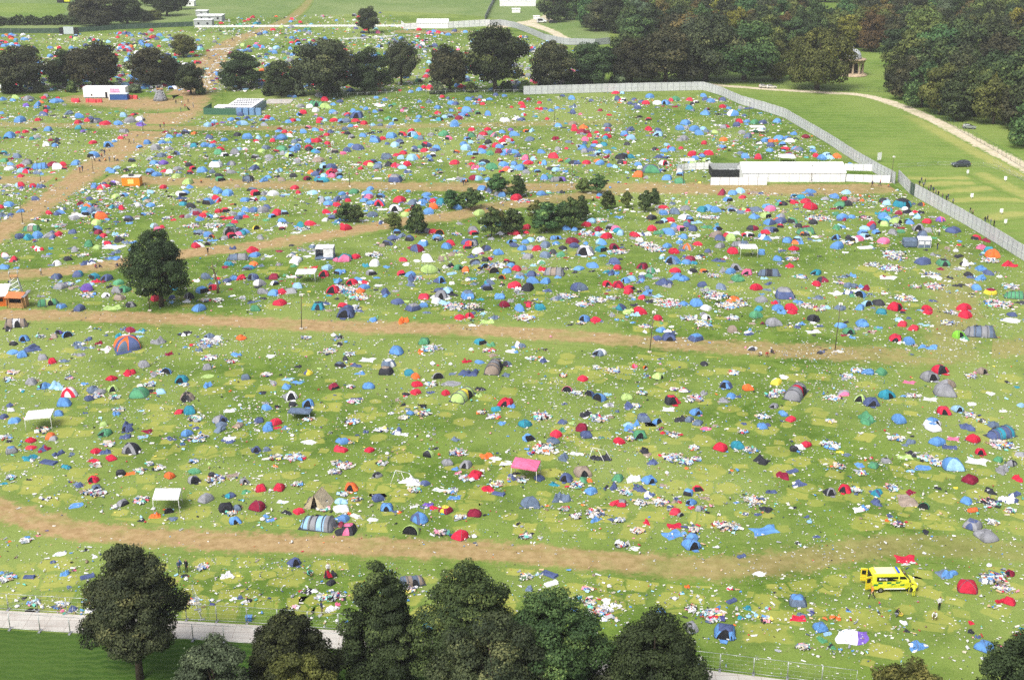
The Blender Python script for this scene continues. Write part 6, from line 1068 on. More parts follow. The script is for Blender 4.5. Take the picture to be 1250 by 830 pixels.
# litter strewn over the whole camp
def litter():
    g = np.random.default_rng(11); X, Y, S, K = [], [], [], []
    from mathutils import noise as mn
    n = 0
    while n < 21500:
        y = 119 + (835 - 119) * g.random() ** 1.25; x = g.uniform(-50, 1310)
        if y > 480 and g.random() < .55 * min(1, (y - 480) / 120): continue
        if not in_camp(x, y): continue
        p = G(x, y); v = mn.noise(Vector((p.x * .07, p.y * .07, 0))) + .5 * mn.noise(Vector((p.x * .25, p.y * .25, 3)))
        if g.random() > .30 + 1.1 * max(0, v): continue
        if on_path(x, y, 1.3) and g.random() < .82: continue
        X.append(p.x); Y.append(p.y); S.append(.05 + .10 * g.random() ** 2 + .14 * (g.random() < .04) + (.08 if y < 300 else .02 if y < 480 else 0)); K.append(0); n += 1
    n = 0
    while n < 8000:
        y = g.uniform(18, 114); x = g.uniform(-5, 720); lo = np.interp(x, [-20, 0, 110, 236, 245, 300, 330, 480, 500, 590, 620, 650, 690, 720], [45, 44, 42, 36, 26, 21, 20, 18, 37, 37, 38, 47, 58, 60])
        if not lo < y < 113: continue
        p = G(x, y); v = mn.noise(Vector((p.x * .03, p.y * .03, 0)))
        if g.random() > .35 + 1.2 * max(0, v): continue
        X.append(p.x); Y.append(p.y); S.append(.2 + .5 * g.random() ** 2); K.append(int(g.random() < .4)); n += 1
    n = 0
    while n < 9000:
        y = g.uniform(235, 740); x = g.uniform(-30, 1290)
        if not in_camp(x, y) or (on_path(x, y, 1.2) and g.random() < .8): continue
        p = G(x, y); v = mn.noise(Vector((p.x * .05, p.y * .04, 15)))
        if g.random() > .25 + 1.4 * max(0, v): continue
        X.append(p.x); Y.append(p.y); S.append(.035 + .07 * g.random()); K.append(int(g.random() < .35)); n += 1
    n = 0
    while n < 8000:
        y = g.uniform(119, 262); x = g.uniform(-5, 1110)
        if not in_camp(x, y) or (on_path(x, y, 1.2) and g.random() < .85): continue
        p = G(x, y); v = mn.noise(Vector((p.x * .045, p.y * .03, 8)))
        if g.random() > .3 + 1.3 * max(0, v): continue
        X.append(p.x); Y.append(p.y); S.append(.13 + .35 * g.random() ** 2.2); K.append(int(g.random() < .5)); n += 1
    for x, y, m in heaps:
        p = G(x, y); k = int(min(340, max(100, m * m * 30)))
        for _ in range(k): X.append(p.x + g.normal() * m * .27); Y.append(p.y + m * .2 + g.normal() * m * .27); S.append(.09 + .30 * g.random() ** 2.4); K.append(1)
    for it in its:
        p = G(it.x, it.y)
        for _ in range(int(g.integers(3, 10)) + (int(g.integers(3, 10)) if it.y < 440 else 0)): X.append(p.x + g.normal() * (it.m * .7 + .4)); Y.append(p.y + g.normal() * (it.m * .6 + .4)); S.append(.06 + .20 * g.random() ** 2.2); K.append(1 if g.random() < .6 else 0)
    X, Y, S, K = map(np.array, (X, Y, S, K)); n = len(X)
    pal = [lin(h) for h in ('c4c4c2', 'b6b8ba', 'cfcdc6', 'b0a896', '8b8f98', '41506e', '4f84c4', '9cc6e4', '22242a', 'b52840', 'd98aa0', '5fae9c', 'd6c35a', '7a6a56', 'b79c7c', '55704e', '3b3f74', 'c9642f')]
    w0 = np.array([30, 20, 22, 8, 5, 1, 2, 3, 2, .8, .8, 1, .7, 1.5, 2, .5, .5, .5]); w1 = np.array([17, 12, 11, 8, 8, 5, 5, 4, 8, 3, 3, 3, 1.5, 4, 5, 2, 3, 2])
    ci = np.where(K == 0, g.choice(len(pal), n, p=w0 / w0.sum()), g.choice(len(pal), n, p=w1 / w1.sum())); col = np.array(pal)[ci]
    a = g.random(n) * 6.283; L = S * (.6 + .8 * g.random(n)); Wd = S * (.3 + .5 * g.random(n)); ca, sa = np.cos(a), np.sin(a)
    hz = np.minimum(.45, S * (.25 + .6 * g.random(n))); z0 = .05 + .06 * g.random(n) + K * .12 * g.random(n)
    def P(u, v, z): return np.stack([X + (u*L)*ca - (v*Wd)*sa, Y + (u*L)*sa + (v*Wd)*ca, z], 1)
    j = lambda s=.25: g.uniform(-s, s, n)
    A, B, C, D, E_, F_ = P(-1 + j(), -1 + j(), z0), P(1 + j(), -1 + j(), z0 * .7), P(1 + j(), j(.5), z0 + hz), P(-1 + j(), j(.5), z0 + hz * g.random(n)), P(-1 + j(), 1 + j(), z0), P(1 + j(), 1 + j(), z0 * .6)
    V = np.stack([A, B, C, D, D, C, F_, E_], 1).reshape(-1, 3); cc = np.repeat(col, 2, axis=0)
    me = np_mesh('litter', V, 4, None, {'col': ('FACE', 'FLOAT_COLOR', cc)})
    o = link('litter', me, None, [field_attr_mat('mixed_litter', .6)]); tag(o, 'scattered paper, bottles, bags and scraps strewn over the whole field', 'litter', None, 'stuff')
litter()
# ------------------------------------------------------------------ single landmarks
LM = []            # (phrase, ground point) used to say where a tent lies
def mark(phrase, x, y): LM.append((phrase, G(x, y)))
YEL = surf('ambulance_yellow', 'd6d634', .35, .05, .5, 0, .5); GRN = surf('ambulance_green', '1e7a46', .35, .05); GLASS = surf('dark_glass', '15181c', .08, .05, 1, 0, .6); TYRE = surf('tyre', '1a1a1b', .85, .1)
RIM = surf('wheel_rim', '8a8c90', .4, .05, 1, .6); ROOFY = surf('ambulance_roof', 'e6dda6', .4, .05, .6); ORANGE = surf('chevron_orange', 'd9b12c', .4, .05); CHROME = surf('grey_plastic', '44474a', .5, .1); BLUEL = surf('blue_lens', '2a55c8', .2, .05); REDL = surf('red_lens', 'b01820', .25, .05); LGT = surf('headlamp_glass', 'cfd4d6', .1, .03)
def wheel(parent, x, y, r=.36, wd=.24):
    mb = MB(); n = 20
    for a, b, yy in ((r, r, 0),):
        mb.prism([(x + r*math.cos(2*math.pi*k/n), y - wd/2, r + r*math.sin(2*math.pi*k/n)) for k in range(n)], (0, wd, 0))
    o = mb.build('wheel', TYRE, parent); mb = MB()
    for s in (-1, 1): mb.prism([(x + r*.6*math.cos(2*math.pi*k/n), y + s*(wd/2 + .004), r + r*.6*math.sin(2*math.pi*k/n)) for k in range(n)], (0, s*.015, 0))
    mb.build('rim', RIM, o); return o
def ambulance():
    p = G(1089, 723); o = empty('ambulance', p + Vector((.2, .9, 0)), R(2), (.89, .89, .89)); tag(o, 'yellow ambulance with green checks, rear doors open, parked on the grass', 'ambulance')
    prof = [(-2.95, .42), (-2.97, 1.5), (-2.9, 2.42), (-2.75, 2.56), (.2, 2.62), (1.0, 2.5), (2.05, 1.5), (2.75, 1.22), (2.95, .95), (2.98, .42)]
    mb = MB(); bm = mb.bm; rows = []
    for y, ins in ((-1.0, 0), (1.0, 0)):
        rows.append([bm.verts.new((x, y * (1 if z < 1.5 else 1 - .11 * (z - 1.5)) * (1 if x < 2.2 else .93), z)) for x, z in prof])
    n = len(prof); bm.faces.new(rows[0][::-1]); bm.faces.new(rows[1])
    for i in range(n): bm.faces.new((rows[0][i], rows[0][(i+1)%n], rows[1][(i+1)%n], rows[1][i]))
    mb.bevel(.07, 3); mb.build('body', YEL, o)
    side = lambda z: -(1.0 * (1 if z < 1.5 else 1 - .11 * (z - 1.5)))
    def sp(mb, x0, x1, z0, z1, s=1, e=.012):
        a = [(x0, s*(-side(z0) + e), z0), (x1, s*(-side(z0) + e), z0), (x1, s*(-side(z1) + e), z1), (x0, s*(-side(z1) + e), z1)]; mb.prism(a, (0, -s*.012, 0))
    for s, nm in ((-1, 'near'), (1, 'far')):
        mb = MB(); sp(mb, -2.35, .35, 1.62, 2.2, s); wn = mb.build('side_window', GLASS, o)
        mb = MB(); a = [(.55, s*(-side(1.55)+.012), 1.55), (1.85, s*(-side(1.55)+.012), 1.55), (1.2, s*(-side(2.2)+.012), 2.22), (.55, s*(-side(2.2)+.012), 2.22)]; mb.prism(a, (0, -s*.012, 0)); mb.build('cab_window', GLASS, o)
        mb = MB()
        for r_ in range(2):
            for k in range(8):
                if (k + r_) % 2: continue
                x0 = -2.7 + k * .56
                if r_ == 0 and k == 2: continue
                sp(mb, x0, x0 + .54, 1.0 + r_ * .27, 1.25 + r_ * .27, s)
        mb.build('green_check', GRN, o)
        mb = MB(); sp(mb, -1.35, 1.35, .48, .62, s, .03); mb.build('sill_stripe', WHITEP, o)
        mb = MB(); mb.box(1.75, 1.87, s*1.02 if s > 0 else -1.26, 1.26 if s > 0 else -1.02, 1.5, 1.78); mb.bevel(.03, 1).build('wing_mirror', CHROME, o)
    # white lettering on the near window
    cu = bpy.data.curves.new('lettering', 'FONT'); cu.body = '\u25cfEwrig'; cu.size = .34; cu.extrude = .004; tx = bpy.data.objects.new('tmp', cu); COL.objects.link(tx)
    dg = bpy.context.evaluated_depsgraph_get(); dg.update(); me = bpy.data.meshes.new_from_object(tx.evaluated_get(dg)); bpy.data.objects.remove(tx); me.materials.clear()
    t = link('lettering', me, o, [WHITEP], (-2.1, -.955 - .03, 1.8)); t.rotation_euler = (R(90 - 6), 0, 0)
    mb = MB(); mb.prism([(1.08, -.8, 2.44), (1.08, .8, 2.44), (2.02, .88, 1.56), (2.02, -.88, 1.56)], (.022, 0, .022)); mb.build('windscreen', GLASS, o)
    mb = MB(); mb.box(-2.7, .1, -.82, .82, 2.605, 2.635); mb.bevel(.02, 1).build('roof_panel', ROOFY, o)
    for x in (-2.55, .45):
        mb = MB(); mb.box(x - .14, x + .14, -.7, .7, 2.6, 2.74); mb.bevel(.04, 2).build('beacon_bar', BLUEL if x > 0 else YEL, o)
    for x in (-1.75, 1.95):
        for y in (-.9, .9): wheel(o, x, y)
    for s in (-1, 1):
        MB().box(2.86, 2.99, s*.72 - .17, s*.72 + .17, .86, 1.12).bevel(.03, 2).build('headlight', LGT, o)
        MB().box(-3.0, -2.93, s*.9 - .07, s*.9 + .07, .7, 1.3).build('tail_light', REDL, o)
    MB().box(2.8, 3.04, -.96, .96, .3, .62).bevel(.05, 2).build('front_bumper', CHROME, o); MB().box(-3.2, -2.95, -.9, .9, .34, .5).bevel(.03, 1).build('rear_step', CHROME, o)
    MB().box(-2.99, -2.955, -.82, .82, .55, 2.35).build('rear_opening', DARKIN, o)
    for s, ang in ((1, R(-16)), (-1, R(14))):       # rear doors standing open
        mb = MB(); mb.box(-.86, 0, -.03, .03, .55, 2.4); mb.bevel(.02, 1); d = mb.build('rear_door', YEL, o, (-2.98, s*.93, 0), ang)
        mb = MB()
        for k in range(5): mb.prism([(-.84, -.045, .6 + k*.36), (-.02, -.045, .72 + k*.36), (-.02, -.045, .9 + k*.36), (-.84, -.045, .78 + k*.36)], (0, .012, 0)); mb.prism([(-.84, .034, .6 + k*.36), (-.02, .034, .72 + k*.36), (-.02, .034, .9 + k*.36), (-.84, .034, .78 + k*.36)], (0, .012, 0))
        mb.build('chevron_stripe', ORANGE, d); MB().box(-.7, -.18, -.05, .05, 1.5, 2.1).build('door_window', GLASS, d)
    d = MB().box(-.02, .9, -.03, .03, .5, 1.5).bevel(.02, 1).build('cab_door', YEL, o, (1.95, -1.02, 0), R(-118))
    mark('the ambulance', 1089, 723)
ambulance()
FRAMEW = surf('white_tube', 'd8d8d8', .4, .05)
def gazebo(x, y, wpx, colour, label, legs=True, tilt=0, h=2.2, d=3.0, walls=False, rz=.0, cols=None, low=0):
    p = G(x, y); W = wpx / ppm(y); D = min(d, W); p.y += D / 2; o = empty('gazebo', p, rz); tag(o, label, 'gazebo'); mb = MB(); n = 8; V = []; hx, hy = W / 2, D / 2
    def zt(u, v): return h + .32 * (1 - max(abs(u), abs(v))) + tilt * u - low * v + .02 * math.sin(9*u) * math.cos(7*v)
    g = [[mb.bm.verts.new((hx*(2*i/n-1), hy*(2*j/n-1), zt(2*i/n-1, 2*j/n-1))) for i in range(n+1)] for j in range(n+1)]
    for j in range(n):
        for i in range(n): mb.bm.faces.new((g[j][i], g[j][i+1], g[j+1][i+1], g[j+1][i]))
    b = [g[0][i] for i in range(n+1)] + [g[j][n] for j in range(1, n+1)] + [g[n][i] for i in range(n-1, -1, -1)] + [g[j][0] for j in range(n-1, 0, -1)]
    lo = [mb.bm.verts.new((v.co.x, v.co.y, v.co.z - .2)) for v in b]
    for i in range(len(b)): mb.bm.faces.new((b[i], lo[i], lo[(i+1) % len(b)], b[(i+1) % len(b)]))
    mb.build('canopy', FAB[colour] if isinstance(colour, str) else colour, o)
    if legs:
        for sx in (-1, 1):
            for sy in (-1, 1): MB().tube([(sx*hx*(1.0), sy*hy, 0), (sx*hx*.97, sy*hy*.97, zt(sx, sy) - .04)], .035, 6).build('leg', FRAMEW, o)
    if walls:
        for (x0, x1, y0, y1) in ((-hx, hx, hy-.03, hy), (-hx, -hx+.03, -hy, hy), (-hx*.1, hx*.95, -hy, -hy+.03)): MB().box(x0, x1, y0, y1, .25, h - .1).build('side_wall', FAB['w'], o)
        MB().box(-hx - .1, hx + .1, -hy - .3, hy, .01, .5).bevel(.1, 1).build('heaped_skirt', FAB['s'], o)
    return o
gazebo(202, 628, 31, 'w', 'white gazebo with four thin legs standing above the lowest dirt path', tilt=-.1, rz=.12); mark('the four-legged white gazebo', 202, 620)
gazebo(642, 590, 32, 'p', 'pink gazebo with a slate dome tent sheltering under it', tilt=-.12, rz=-.2); mark('the pink gazebo', 642, 585)
gazebo(46, 527, 31, 'w', 'white gazebo beside the blue dome tents at the field edge', tilt=.08, rz=.15); mark('the field edge gazebo', 45, 525)
gazebo(373, 347, 24, 'w', 'open white gazebo crowded with dark clutter, above the middle path', tilt=.05); mark('the cluttered white gazebo', 373, 345)
gazebo(914, 316, 21, 'w', 'open white gazebo with red cloth under it, by the big grey dome', h=2.3); mark('the red cloth gazebo', 914, 315)
gazebo(365, 514, 27, 's', 'low slate-green canopy sagging beside a red dome tent', h=1.1, tilt=-.1, low=.25); mark('the low slate canopy', 365, 512)
gazebo(396, 317, 22, 'w', 'white gazebo with zipped side walls beside the curved path', walls=True, h=2.4); mark('the walled white gazebo', 396, 316)
gazebo(961, 199, 19, 'w', 'white canopy just behind the white marquee', h=1.8); mark('the canopy behind the marquee', 961, 198)
gazebo(925, 164, 18, 'w', 'white canopy in the upper camp above a grey dome', h=2.1); mark('the upper white canopy', 925, 163)
gazebo(612, 284, 14, 't', 'small teal canopy under the tallest sapling', h=1.7); gazebo(840, 206, 17, 'w', 'white canopy beside the end of the low marquee wall', h=2.2)
def broken(x, y, cloth, label):
    p = G(x, y); o = empty('broken_gazebo', p, .2); tag(o, label, 'broken gazebo'); mb = MB()
    for a, b in (((-1.6, 0, .1), (-.9, .4, 1.7)), ((-.9, .4, 1.7), (.9, .2, 1.2)), ((.9, .2, 1.2), (1.5, -.5, .05)), ((-.9, .4, 1.7), (-.4, 1.2, .1)), ((.9, .2, 1.2), (1.3, 1.2, .1)), ((-.2, .3, 1.4), (.4, -1, .05))): mb.tube([a, b], .035, 6)
    mb.build('frame', FRAMEW, o); link('canopy', HEAPS[2], o, [cloth, cloth], (.7, .1, .05), .6, (1.3, 1.2, 1.9))
broken(492, 589, FAB['w'], 'collapsed white gazebo with bent frame poles above the red dome'); mark('the broken white gazebo', 492, 588)
broken(732, 561, FAB['k'], 'collapsed black gazebo with a bent white pole above the khaki dome'); mark('the broken black gazebo', 732, 560)
def big_dome():
    p = G(151, 429); p.y += 2.1; d = Dome(900, 1, 1, .78); V, Fc, M = d.skin(32, 7, 0); me = bpy.data.meshes.new('flysheet'); me.from_pydata(V, [], Fc)
    me.polygons.foreach_set('material_index', [int(((i % 32) // 4) % 2 == 0) for i in range(len(Fc))])
    o = empty('dome_tent', p, R(22), (2.15, 2.15, 2.6)); tag(o, 'very large dome tent in orange and navy segments near the middle path', 'dome tent')
    link('flysheet', me, o, [FAB['o'], FAB['n']]); link('doorway', d.door('doorway', .3, .6, .02, -math.pi/2 - .4), o, [FAB['s']]); link('groundsheet', d.floor('groundsheet'), o, [FAB['n']])
    link('porch', SHEETS[1], o, [FAB['n'], FAB['n']], (-.4, -1.2, .01), .2, (.6, .4, .6)); mark('the orange and navy dome', 151, 427)
big_dome()
def bell_tent():
    p = G(387, 622); p.y += 1.4; o = empty('ridge_tent', p, R(-12)); tag(o, 'beige canvas ridge tent with its front flaps open, behind a blue-grey tunnel tent', 'tent'); L, W, H = 1.5, 1.6, 2.1
    mb = MB(); mb.prism([(-W, -L, .02), (0, -L, H), (0, L, H * .9), (-W, L, .02)], (.02, 0, .02)); mb.prism([(W, -L, .02), (0, -L, H), (0, L, H * .9), (W, L, .02)], (.02, 0, -.02)); mb.prism([(-W, L, .02), (0, L, H*.9), (W, L, .02)], (0, .02, 0)); mb.build('canvas', FAB['a'], o)
    mb = MB(); mb.prism([(-W*.98, -L + .02, .03), (-W*.35, -L + .02, .03), (-.05, -L + .02, H*.95)], (0, .03, 0)); mb.build('door_flap', FAB['a'], o)
    mb = MB(); mb.prism([(W*.98, -L + .02, .03), (W*.3, -L + .02, .03), (.05, -L + .02, H*.95)], (0, .03, 0)); mb.build('door_flap', FAB['a'], o); MB().box(-W*.9, W*.9, -L*.8, L*.9, .01, .05).build('groundsheet', SHEETM, o); MB().tube([(0, -L, 0), (0, -L, H + .25)], .03, 5).build('ridge_pole', POLE, o); mark('the beige ridge tent', 387, 618)
bell_tent()
def trailer_tent():
    p = G(1120, 303); p.y += 1.4; o = empty('frame_tent', p, R(-3)); tag(o, 'white and slate frame tent with square windows near the steel fence', 'tent'); MB().box(-2.7, .1, -1.3, 1.3, .02, 1.7).bevel(.3, 2).build('bedroom', FAB['s'], o); 
    mb = MB(); mb.prism([(.15, -1.3, .02), (.15, -1.3, 1.7), (.15, 0, 2.2), (.15, 1.3, 1.7), (.15, 1.3, .02)], (2.7, 0, 0)); f = mb.build('living_room', FAB['s'], o); mb = MB(); mb.prism([(.1, -1.4, 1.72), (.1, 0, 2.26), (.1, 1.4, 1.72), (.1, 0, 2.2)], (2.85, 0, 0)); mb.build('roof', FAB['w'], o)
    for x in (.35, 1.65): w_ = MB().box(x, x + 1.0, -1.33, -1.3, .75, 1.5).build('window', FAB['w'], o)
    for x in (.15, 1.5, 2.82): MB().box(x - .04, x + .04, -1.36, -1.31, .02, 1.7).build('post', FRAMEW, o)
    mark('the slate frame tent', 1120, 301)
trailer_tent()
def marquee():
    p = G(969, 222.5); o = empty('marquee', p); tag(o, 'long white marquee hall with pitched roof in the upper camp', 'marquee'); s = ppm(222); W = 125 / s; D = 9; eh = 2.5; rh = 4.3
    mb = MB(); mb.box(-W/2, W/2, 0, D, 0, eh); mb.build('wall', WHITEP, o)
    mb = MB(); mb.prism([(-W/2 - .15, -.2, eh - .05), (-W/2 - .15, D/2, rh), (-W/2 - .15, D + .2, eh - .05), (-W/2 - .15, D/2, rh - .1)], (W + .3, 0, 0)); mb.build('roof', surf('marquee_roof', 'f0f0f0', .45, .03, .3), o)
    mb = MB(); mb.prism([(-W/2, 0, eh), (-W/2, D/2, rh - .1), (-W/2, D, eh)], (.05, 0, 0)); mb.prism([(W/2 - .05, 0, eh), (W/2 - .05, D/2, rh - .1), (W/2 - .05, D, eh)], (.05, 0, 0)); mb.build('gable', WHITEP, o)
    mb = MB()
    for k in range(10): x = -W/2 + W * (k + .5) / 10; mb.box(x - .03, x + .03, -.05, -.005, 0, eh)
    mb.build('wall_post', STEEL, o); mark('the white marquee', 969, 222)
    q = G(888, 217); b = empty('generator_pen', q); tag(b, 'black-screened pen with generators at the end of the white marquee', 'pen'); bw = 38 / ppm(217)
    MB().box(-bw/2, bw/2, 0, .08, 0, 2.1).build('front_screen', BLACKM, b); MB().box(-bw/2, -bw/2 + .08, .08, 6.5, 0, 2.1).build('side_screen', BLACKM, b); MB().box(-bw/2, bw/2, 6.5, 6.58, 0, 2.4).build('rear_screen', GREYF, b)
    MB().box(-2, .2, 2, 3.6, 0, 1.5).bevel(.1, 2).build('generator', GREYF, b); MB().box(1, 2.6, 3, 4.6, 0, 1.3).bevel(.1, 2).build('generator', surf('generator_white', 'c8ccce', .5), b)
marquee()
solid_fence('white_barrier', 'tall white screen wall in front of the generator pen', [(867, 226.5), (936, 226.5)], 2.1, 2.4, WHITEP, STEELP, 'barrier')
solid_fence('white_barrier', 'white screen wall running from the upper path to the generator pen', [(826, 211), (834, 208.5), (850, 207.5), (869, 207)], 1.9, 2.4, WHITEP, STEELP, 'barrier')
solid_fence('white_barrier', 'white screen wall joining the marquee to the lamp mast', [(1032, 222), (1086, 224)], 2.0, 2.4, WHITEP, STEELP, 'barrier')
solid_fence('white_barrier', 'white screen wall behind the marquee reaching the steel fence', [(1030, 208.5), (1065, 209.5)], 1.9, 2.4, WHITEP, STEELP, 'barrier')
mark('the green gate', 1113, 238)
def white_trailer():
    p = G(128, 120.5); s = ppm(121); o = empty('exhibition_trailer', p); tag(o, 'long white trailer building on bare earth with a pink sign panel', 'trailer'); W = 52 / s
    MB().box(-W/2, W/2, 0, 4, .3, 3.9).bevel(.15, 2).build('body', WHITEP, o); MB().box(-W/2 + .3, W/2 - .3, .1, 3.9, .02, .3).build('chassis', CHROME, o)
    MB().box(W*.14, W*.36, -.05, 0, 2.0, 3.4).build('sign_panel', surf('pink_panel', 'd79ab4', .6, .25, 2), o); MB().box(W*.02, W*.02 + .7, -.06, 0, .3, 2.2).build('door', DARKIN, o); MB().box(-W*.32, -W*.32 + .5, -.05, 0, .9, 1.5).build('window', GLASS, o); mark('the white trailer', 128, 120)
    q = G(145, 122.5); b = empty('blue_cabin', q); tag(b, 'low blue cabin with white rim standing against the white trailer', 'cabin'); bw = 21 / s; MB().box(-bw/2, bw/2, 0, 2.2, .05, 2.0).build('wall', surf('cabin_blue', '2f5594', .6, .12), b); MB().box(-bw/2 - .1, bw/2 + .1, -.1, 2.3, 2.0, 2.15).build('roof', surf('cabin_roof', 'c5d3e2', .5), b); MB().box(-bw/2 - .4, -bw/2 - .05, -.1, .9, .05, 1.9).build('end_panel', WHITEP, b)
    RB = surf('barrier_red', 'd2484c', .5, .12)
    for x, y, n, lab in ((92, 125, 3, 'red barrier blocks standing apart beside the white trailer'), (115, 125.5, 6, 'row of red barrier blocks in front of the white trailer'), (162, 121, 4, 'red barrier blocks stacked beyond the blue cabin')):
        r_ = empty('red_barrier', G(x, y), rng.uniform(-.2, .2)); tag(r_, lab, 'barrier')
        for k in range(n): a = (k - n / 2) * .95; mb = MB(); mb.prism([(a, -.5, 0), (a, .5, 0), (a, .22, 1.3), (a, -.22, 1.3)], (.9, 0, rng.uniform(-.1, .1))); mb.bevel(.06, 1).build('block', RB, r_, (0, rng.uniform(-.5, .5), 0), rng.uniform(-.2, .2))
white_trailer()
def toilets():
    p = G(283, 140.5); s = ppm(140); o = empty('toilet_block', p, R(-4)); tag(o, 'toilet compound with white roofs, rows of dark vents and green screens', 'toilet block'); W = 48 / s
    GR = surf('screen_green', '3f6652', .8, .1); TB = surf('toilet_blue', '9aa9b8', .6, .1); RW = surf('toilet_roof', 'e2e2e4', .5, .04, .5)
    for j in range(5):       # rows of cabins
        mb = MB(); mb.box(-W*.18, W*.5, 1 + j*3.4, 3.2 + j*3.4, 0, 2.3); mb.build('cabin_row', TB, o); r_ = MB().box(-W*.2, W*.52, .8 + j*3.4, 3.9 + j*3.4, 2.3, 2.42).build('roof', RW, o); mb = MB()
        for k in range(9): x = -W*.1 + k * W*.06; mb.box(x, x + W*.035, 1.3 + j*3.4, 1.9 + j*3.4, 2.42, 2.6)
        if 0 < j: mb.build('vent', CHROME, r_)
        else: mb.bm.free()
    MB().box(-W*.48, -W*.2, 1.5, 6, 0, 2.3).build('cabin_row', RW, o); MB().box(-W*.72, W*.12, -.4, -.3, 0, 2.2).build('front_screen', GR, o); MB().box(-W*.72, -W*.72 + .1, -.3, 9, 0, 2.2).build('side_screen', GR, o); MB().box(W*.56, W*.56 + .1, -.3, 17, 0, 2.2).build('side_screen', surf('screen_blue', '8496a2', .7), o)
    for k in range(4): MB().box(W*.13 + k*2.1, W*.13 + k*2.1 + 1.7, -.2, .9, 0, 2.2).build('cabin', surf('cabin_door_blue', '6f93bd', .6, .1), o)
    mark('the toilet block', 275, 140)
toilets()
def orange_cabin():
    p = G(160, 228); s = ppm(228); W = 22 / s; o = empty('orange_cabin', p); tag(o, 'bright orange cabin with a pale square sign beside the diagonal path', 'cabin'); OC = surf('cabin_orange', 'e08820', .5, .06)
    MB().box(-W/2, W/2, 0, 2.6, .1, 2.3).bevel(.05, 1).build('wall', OC, o); MB().box(-W/2 - .1, W/2 + .1, -.1, 2.7, 2.3, 2.5).bevel(.04, 1).build('roof', surf('cabin_white', 'd5d2ca', .5), o); MB().box(-.75, .75, -.04, 0, .7, 1.9).build('sign_panel', surf('pale_yellow_sign', 'ead27a', .5, .1), o); MB().box(-.6, .5, .6, 1.6, 2.5, 2.95).build('roof_box', CHROME, o); mark('the orange cabin', 160, 227)
orange_cabin()
WOOD = surf('stall_timber', 'b08658', .8, .2)
def stall():
    p = G(22, 376.5); s = ppm(376); o = empty('food_stall', p, R(-6)); tag(o, 'timber food stall with orange awning at the field edge', 'stall'); W = 24 / s; H = 2.4
    MB().box(-W/2, W*.3, 0, .12, 0, 1.0).build('counter', WOOD, o); MB().box(-W/2, -W/2 + .12, .12, 2.2, 0, H).build('side_wall', WOOD, o); MB().box(W*.3 - .12, W*.3, .12, 2.2, 0, H).build('side_wall', WOOD, o); MB().box(-W/2, W*.3, 2.2, 2.3, 0, H).build('back_wall', WOOD, o); MB().box(-W/2 + .12, W*.3 - .12, .5, .6, 1.0, 1.8).build('serving_hatch', DARKIN, o)
    mb = MB(); mb.prism([(-W/2 - .2, -.8, H - .25), (-W/2 - .2, 1.1, H + .35), (-W/2 - .2, 1.1, H + .45), (-W/2 - .2, -.8, H - .15)], (W*.8 + .4, 0, 0)); mb.build('awning', surf('awning_orange', 'bd7448', .6, .1), o); mb = MB(); mb.prism([(W*.3, -.5, H - .1), (W*.3, 2.3, H + .4), (W*.3, 2.3, H + .5), (W*.3, -.5, H)], (W*.2, 0, 0)); mb.build('side_awning', FAB['g'], o)
    for x in (-W/2, W*.3, W*.5): MB().tube([(x, -.5, 0), (x, -.5, H - .15)], .06, 6).build('post', WOOD, o)
    mark('the food stall', 22, 375)
    q = G(-1, 374); b = empty('food_stall', q, R(8)); tag(b, 'white-roofed stall cut by the field edge beside the timber stall', 'stall'); MB().box(-1.4, 1.3, 0, 2.2, 0, 2.0).build('wall', surf('stall_orange', 'd06a28', .6, .1), b); mb = MB(); mb.prism([(-1.8, -.8, 2.1), (-1.8, 2.6, 3.4), (-1.8, 2.6, 3.5), (-1.8, -.8, 2.2)], (3.6, 0, 0)); mb.build('roof', FAB['w'], b); MB().box(-.9, .8, -.04, 0, .9, 1.6).build('serving_hatch', DARKIN, b)
stall()
def scaffold(x, y, hpx, w0, w1, label, wrap=None):
    p = G(x, y); h = hpx / ppm(y); o = empty('scaffold_tower', p, .3); tag(o, label, 'scaffold tower'); mb = MB(); C = [(-1, -1), (1, -1), (1, 1), (-1, 1)]
    at = lambda c, t: (c[0] * (w0 + (w1 - w0) * t), c[1] * (w0 + (w1 - w0) * t), h * t)
    for c in C: mb.tube([at(c, 0), at(c, 1)], .07, 5)
    n = 5
    for k in range(n):
        for i in range(4): a, b = C[i], C[(i+1) % 4]; mb.tube([at(a, k/n), at(b, (k+1)/n)], .045, 4); mb.tube([at(a, (k+1)/n), at(b, (k+1)/n)], .045, 4)
    mb.build('frame', GALV, o); MB().box(-w1 - .25, w1 + .25, -w1 - .25, w1 + .25, h, h + .12).build('platform', WOOD, o); mb = MB()
    for c in C: mb.tube([(c[0]*(w1+.2), c[1]*(w1+.2), h), (c[0]*(w1+.2), c[1]*(w1+.2), h + 1.1)], .05, 5)
    for i in range(4): a, b = C[i], C[(i+1) % 4]; mb.tube([(a[0]*(w1+.2), a[1]*(w1+.2), h + 1.1), (b[0]*(w1+.2), b[1]*(w1+.2), h + 1.1)], .045, 4)
    mb.build('guard_rail', GALV, o)
    if wrap:
        m_ = MB(); m_.lathe([(w0 * 1.3, .1), (w0 * 1.05, h * .3), (w1 * 1.3, h * .85), (w1 * 1.3, h)], 8); m_.build('sheeting', wrap, o)
scaffold(196, 123, 14, 2.0, .9, 'grey sheeted fire tower beside the wide dirt crossing', FAB['g']); mark('the grey fire tower', 196, 122)
scaffold(20, 362, 26, 1.3, .55, 'thin lattice watch tower behind the timber food stall'); mark('the lattice watch tower', 20, 361)
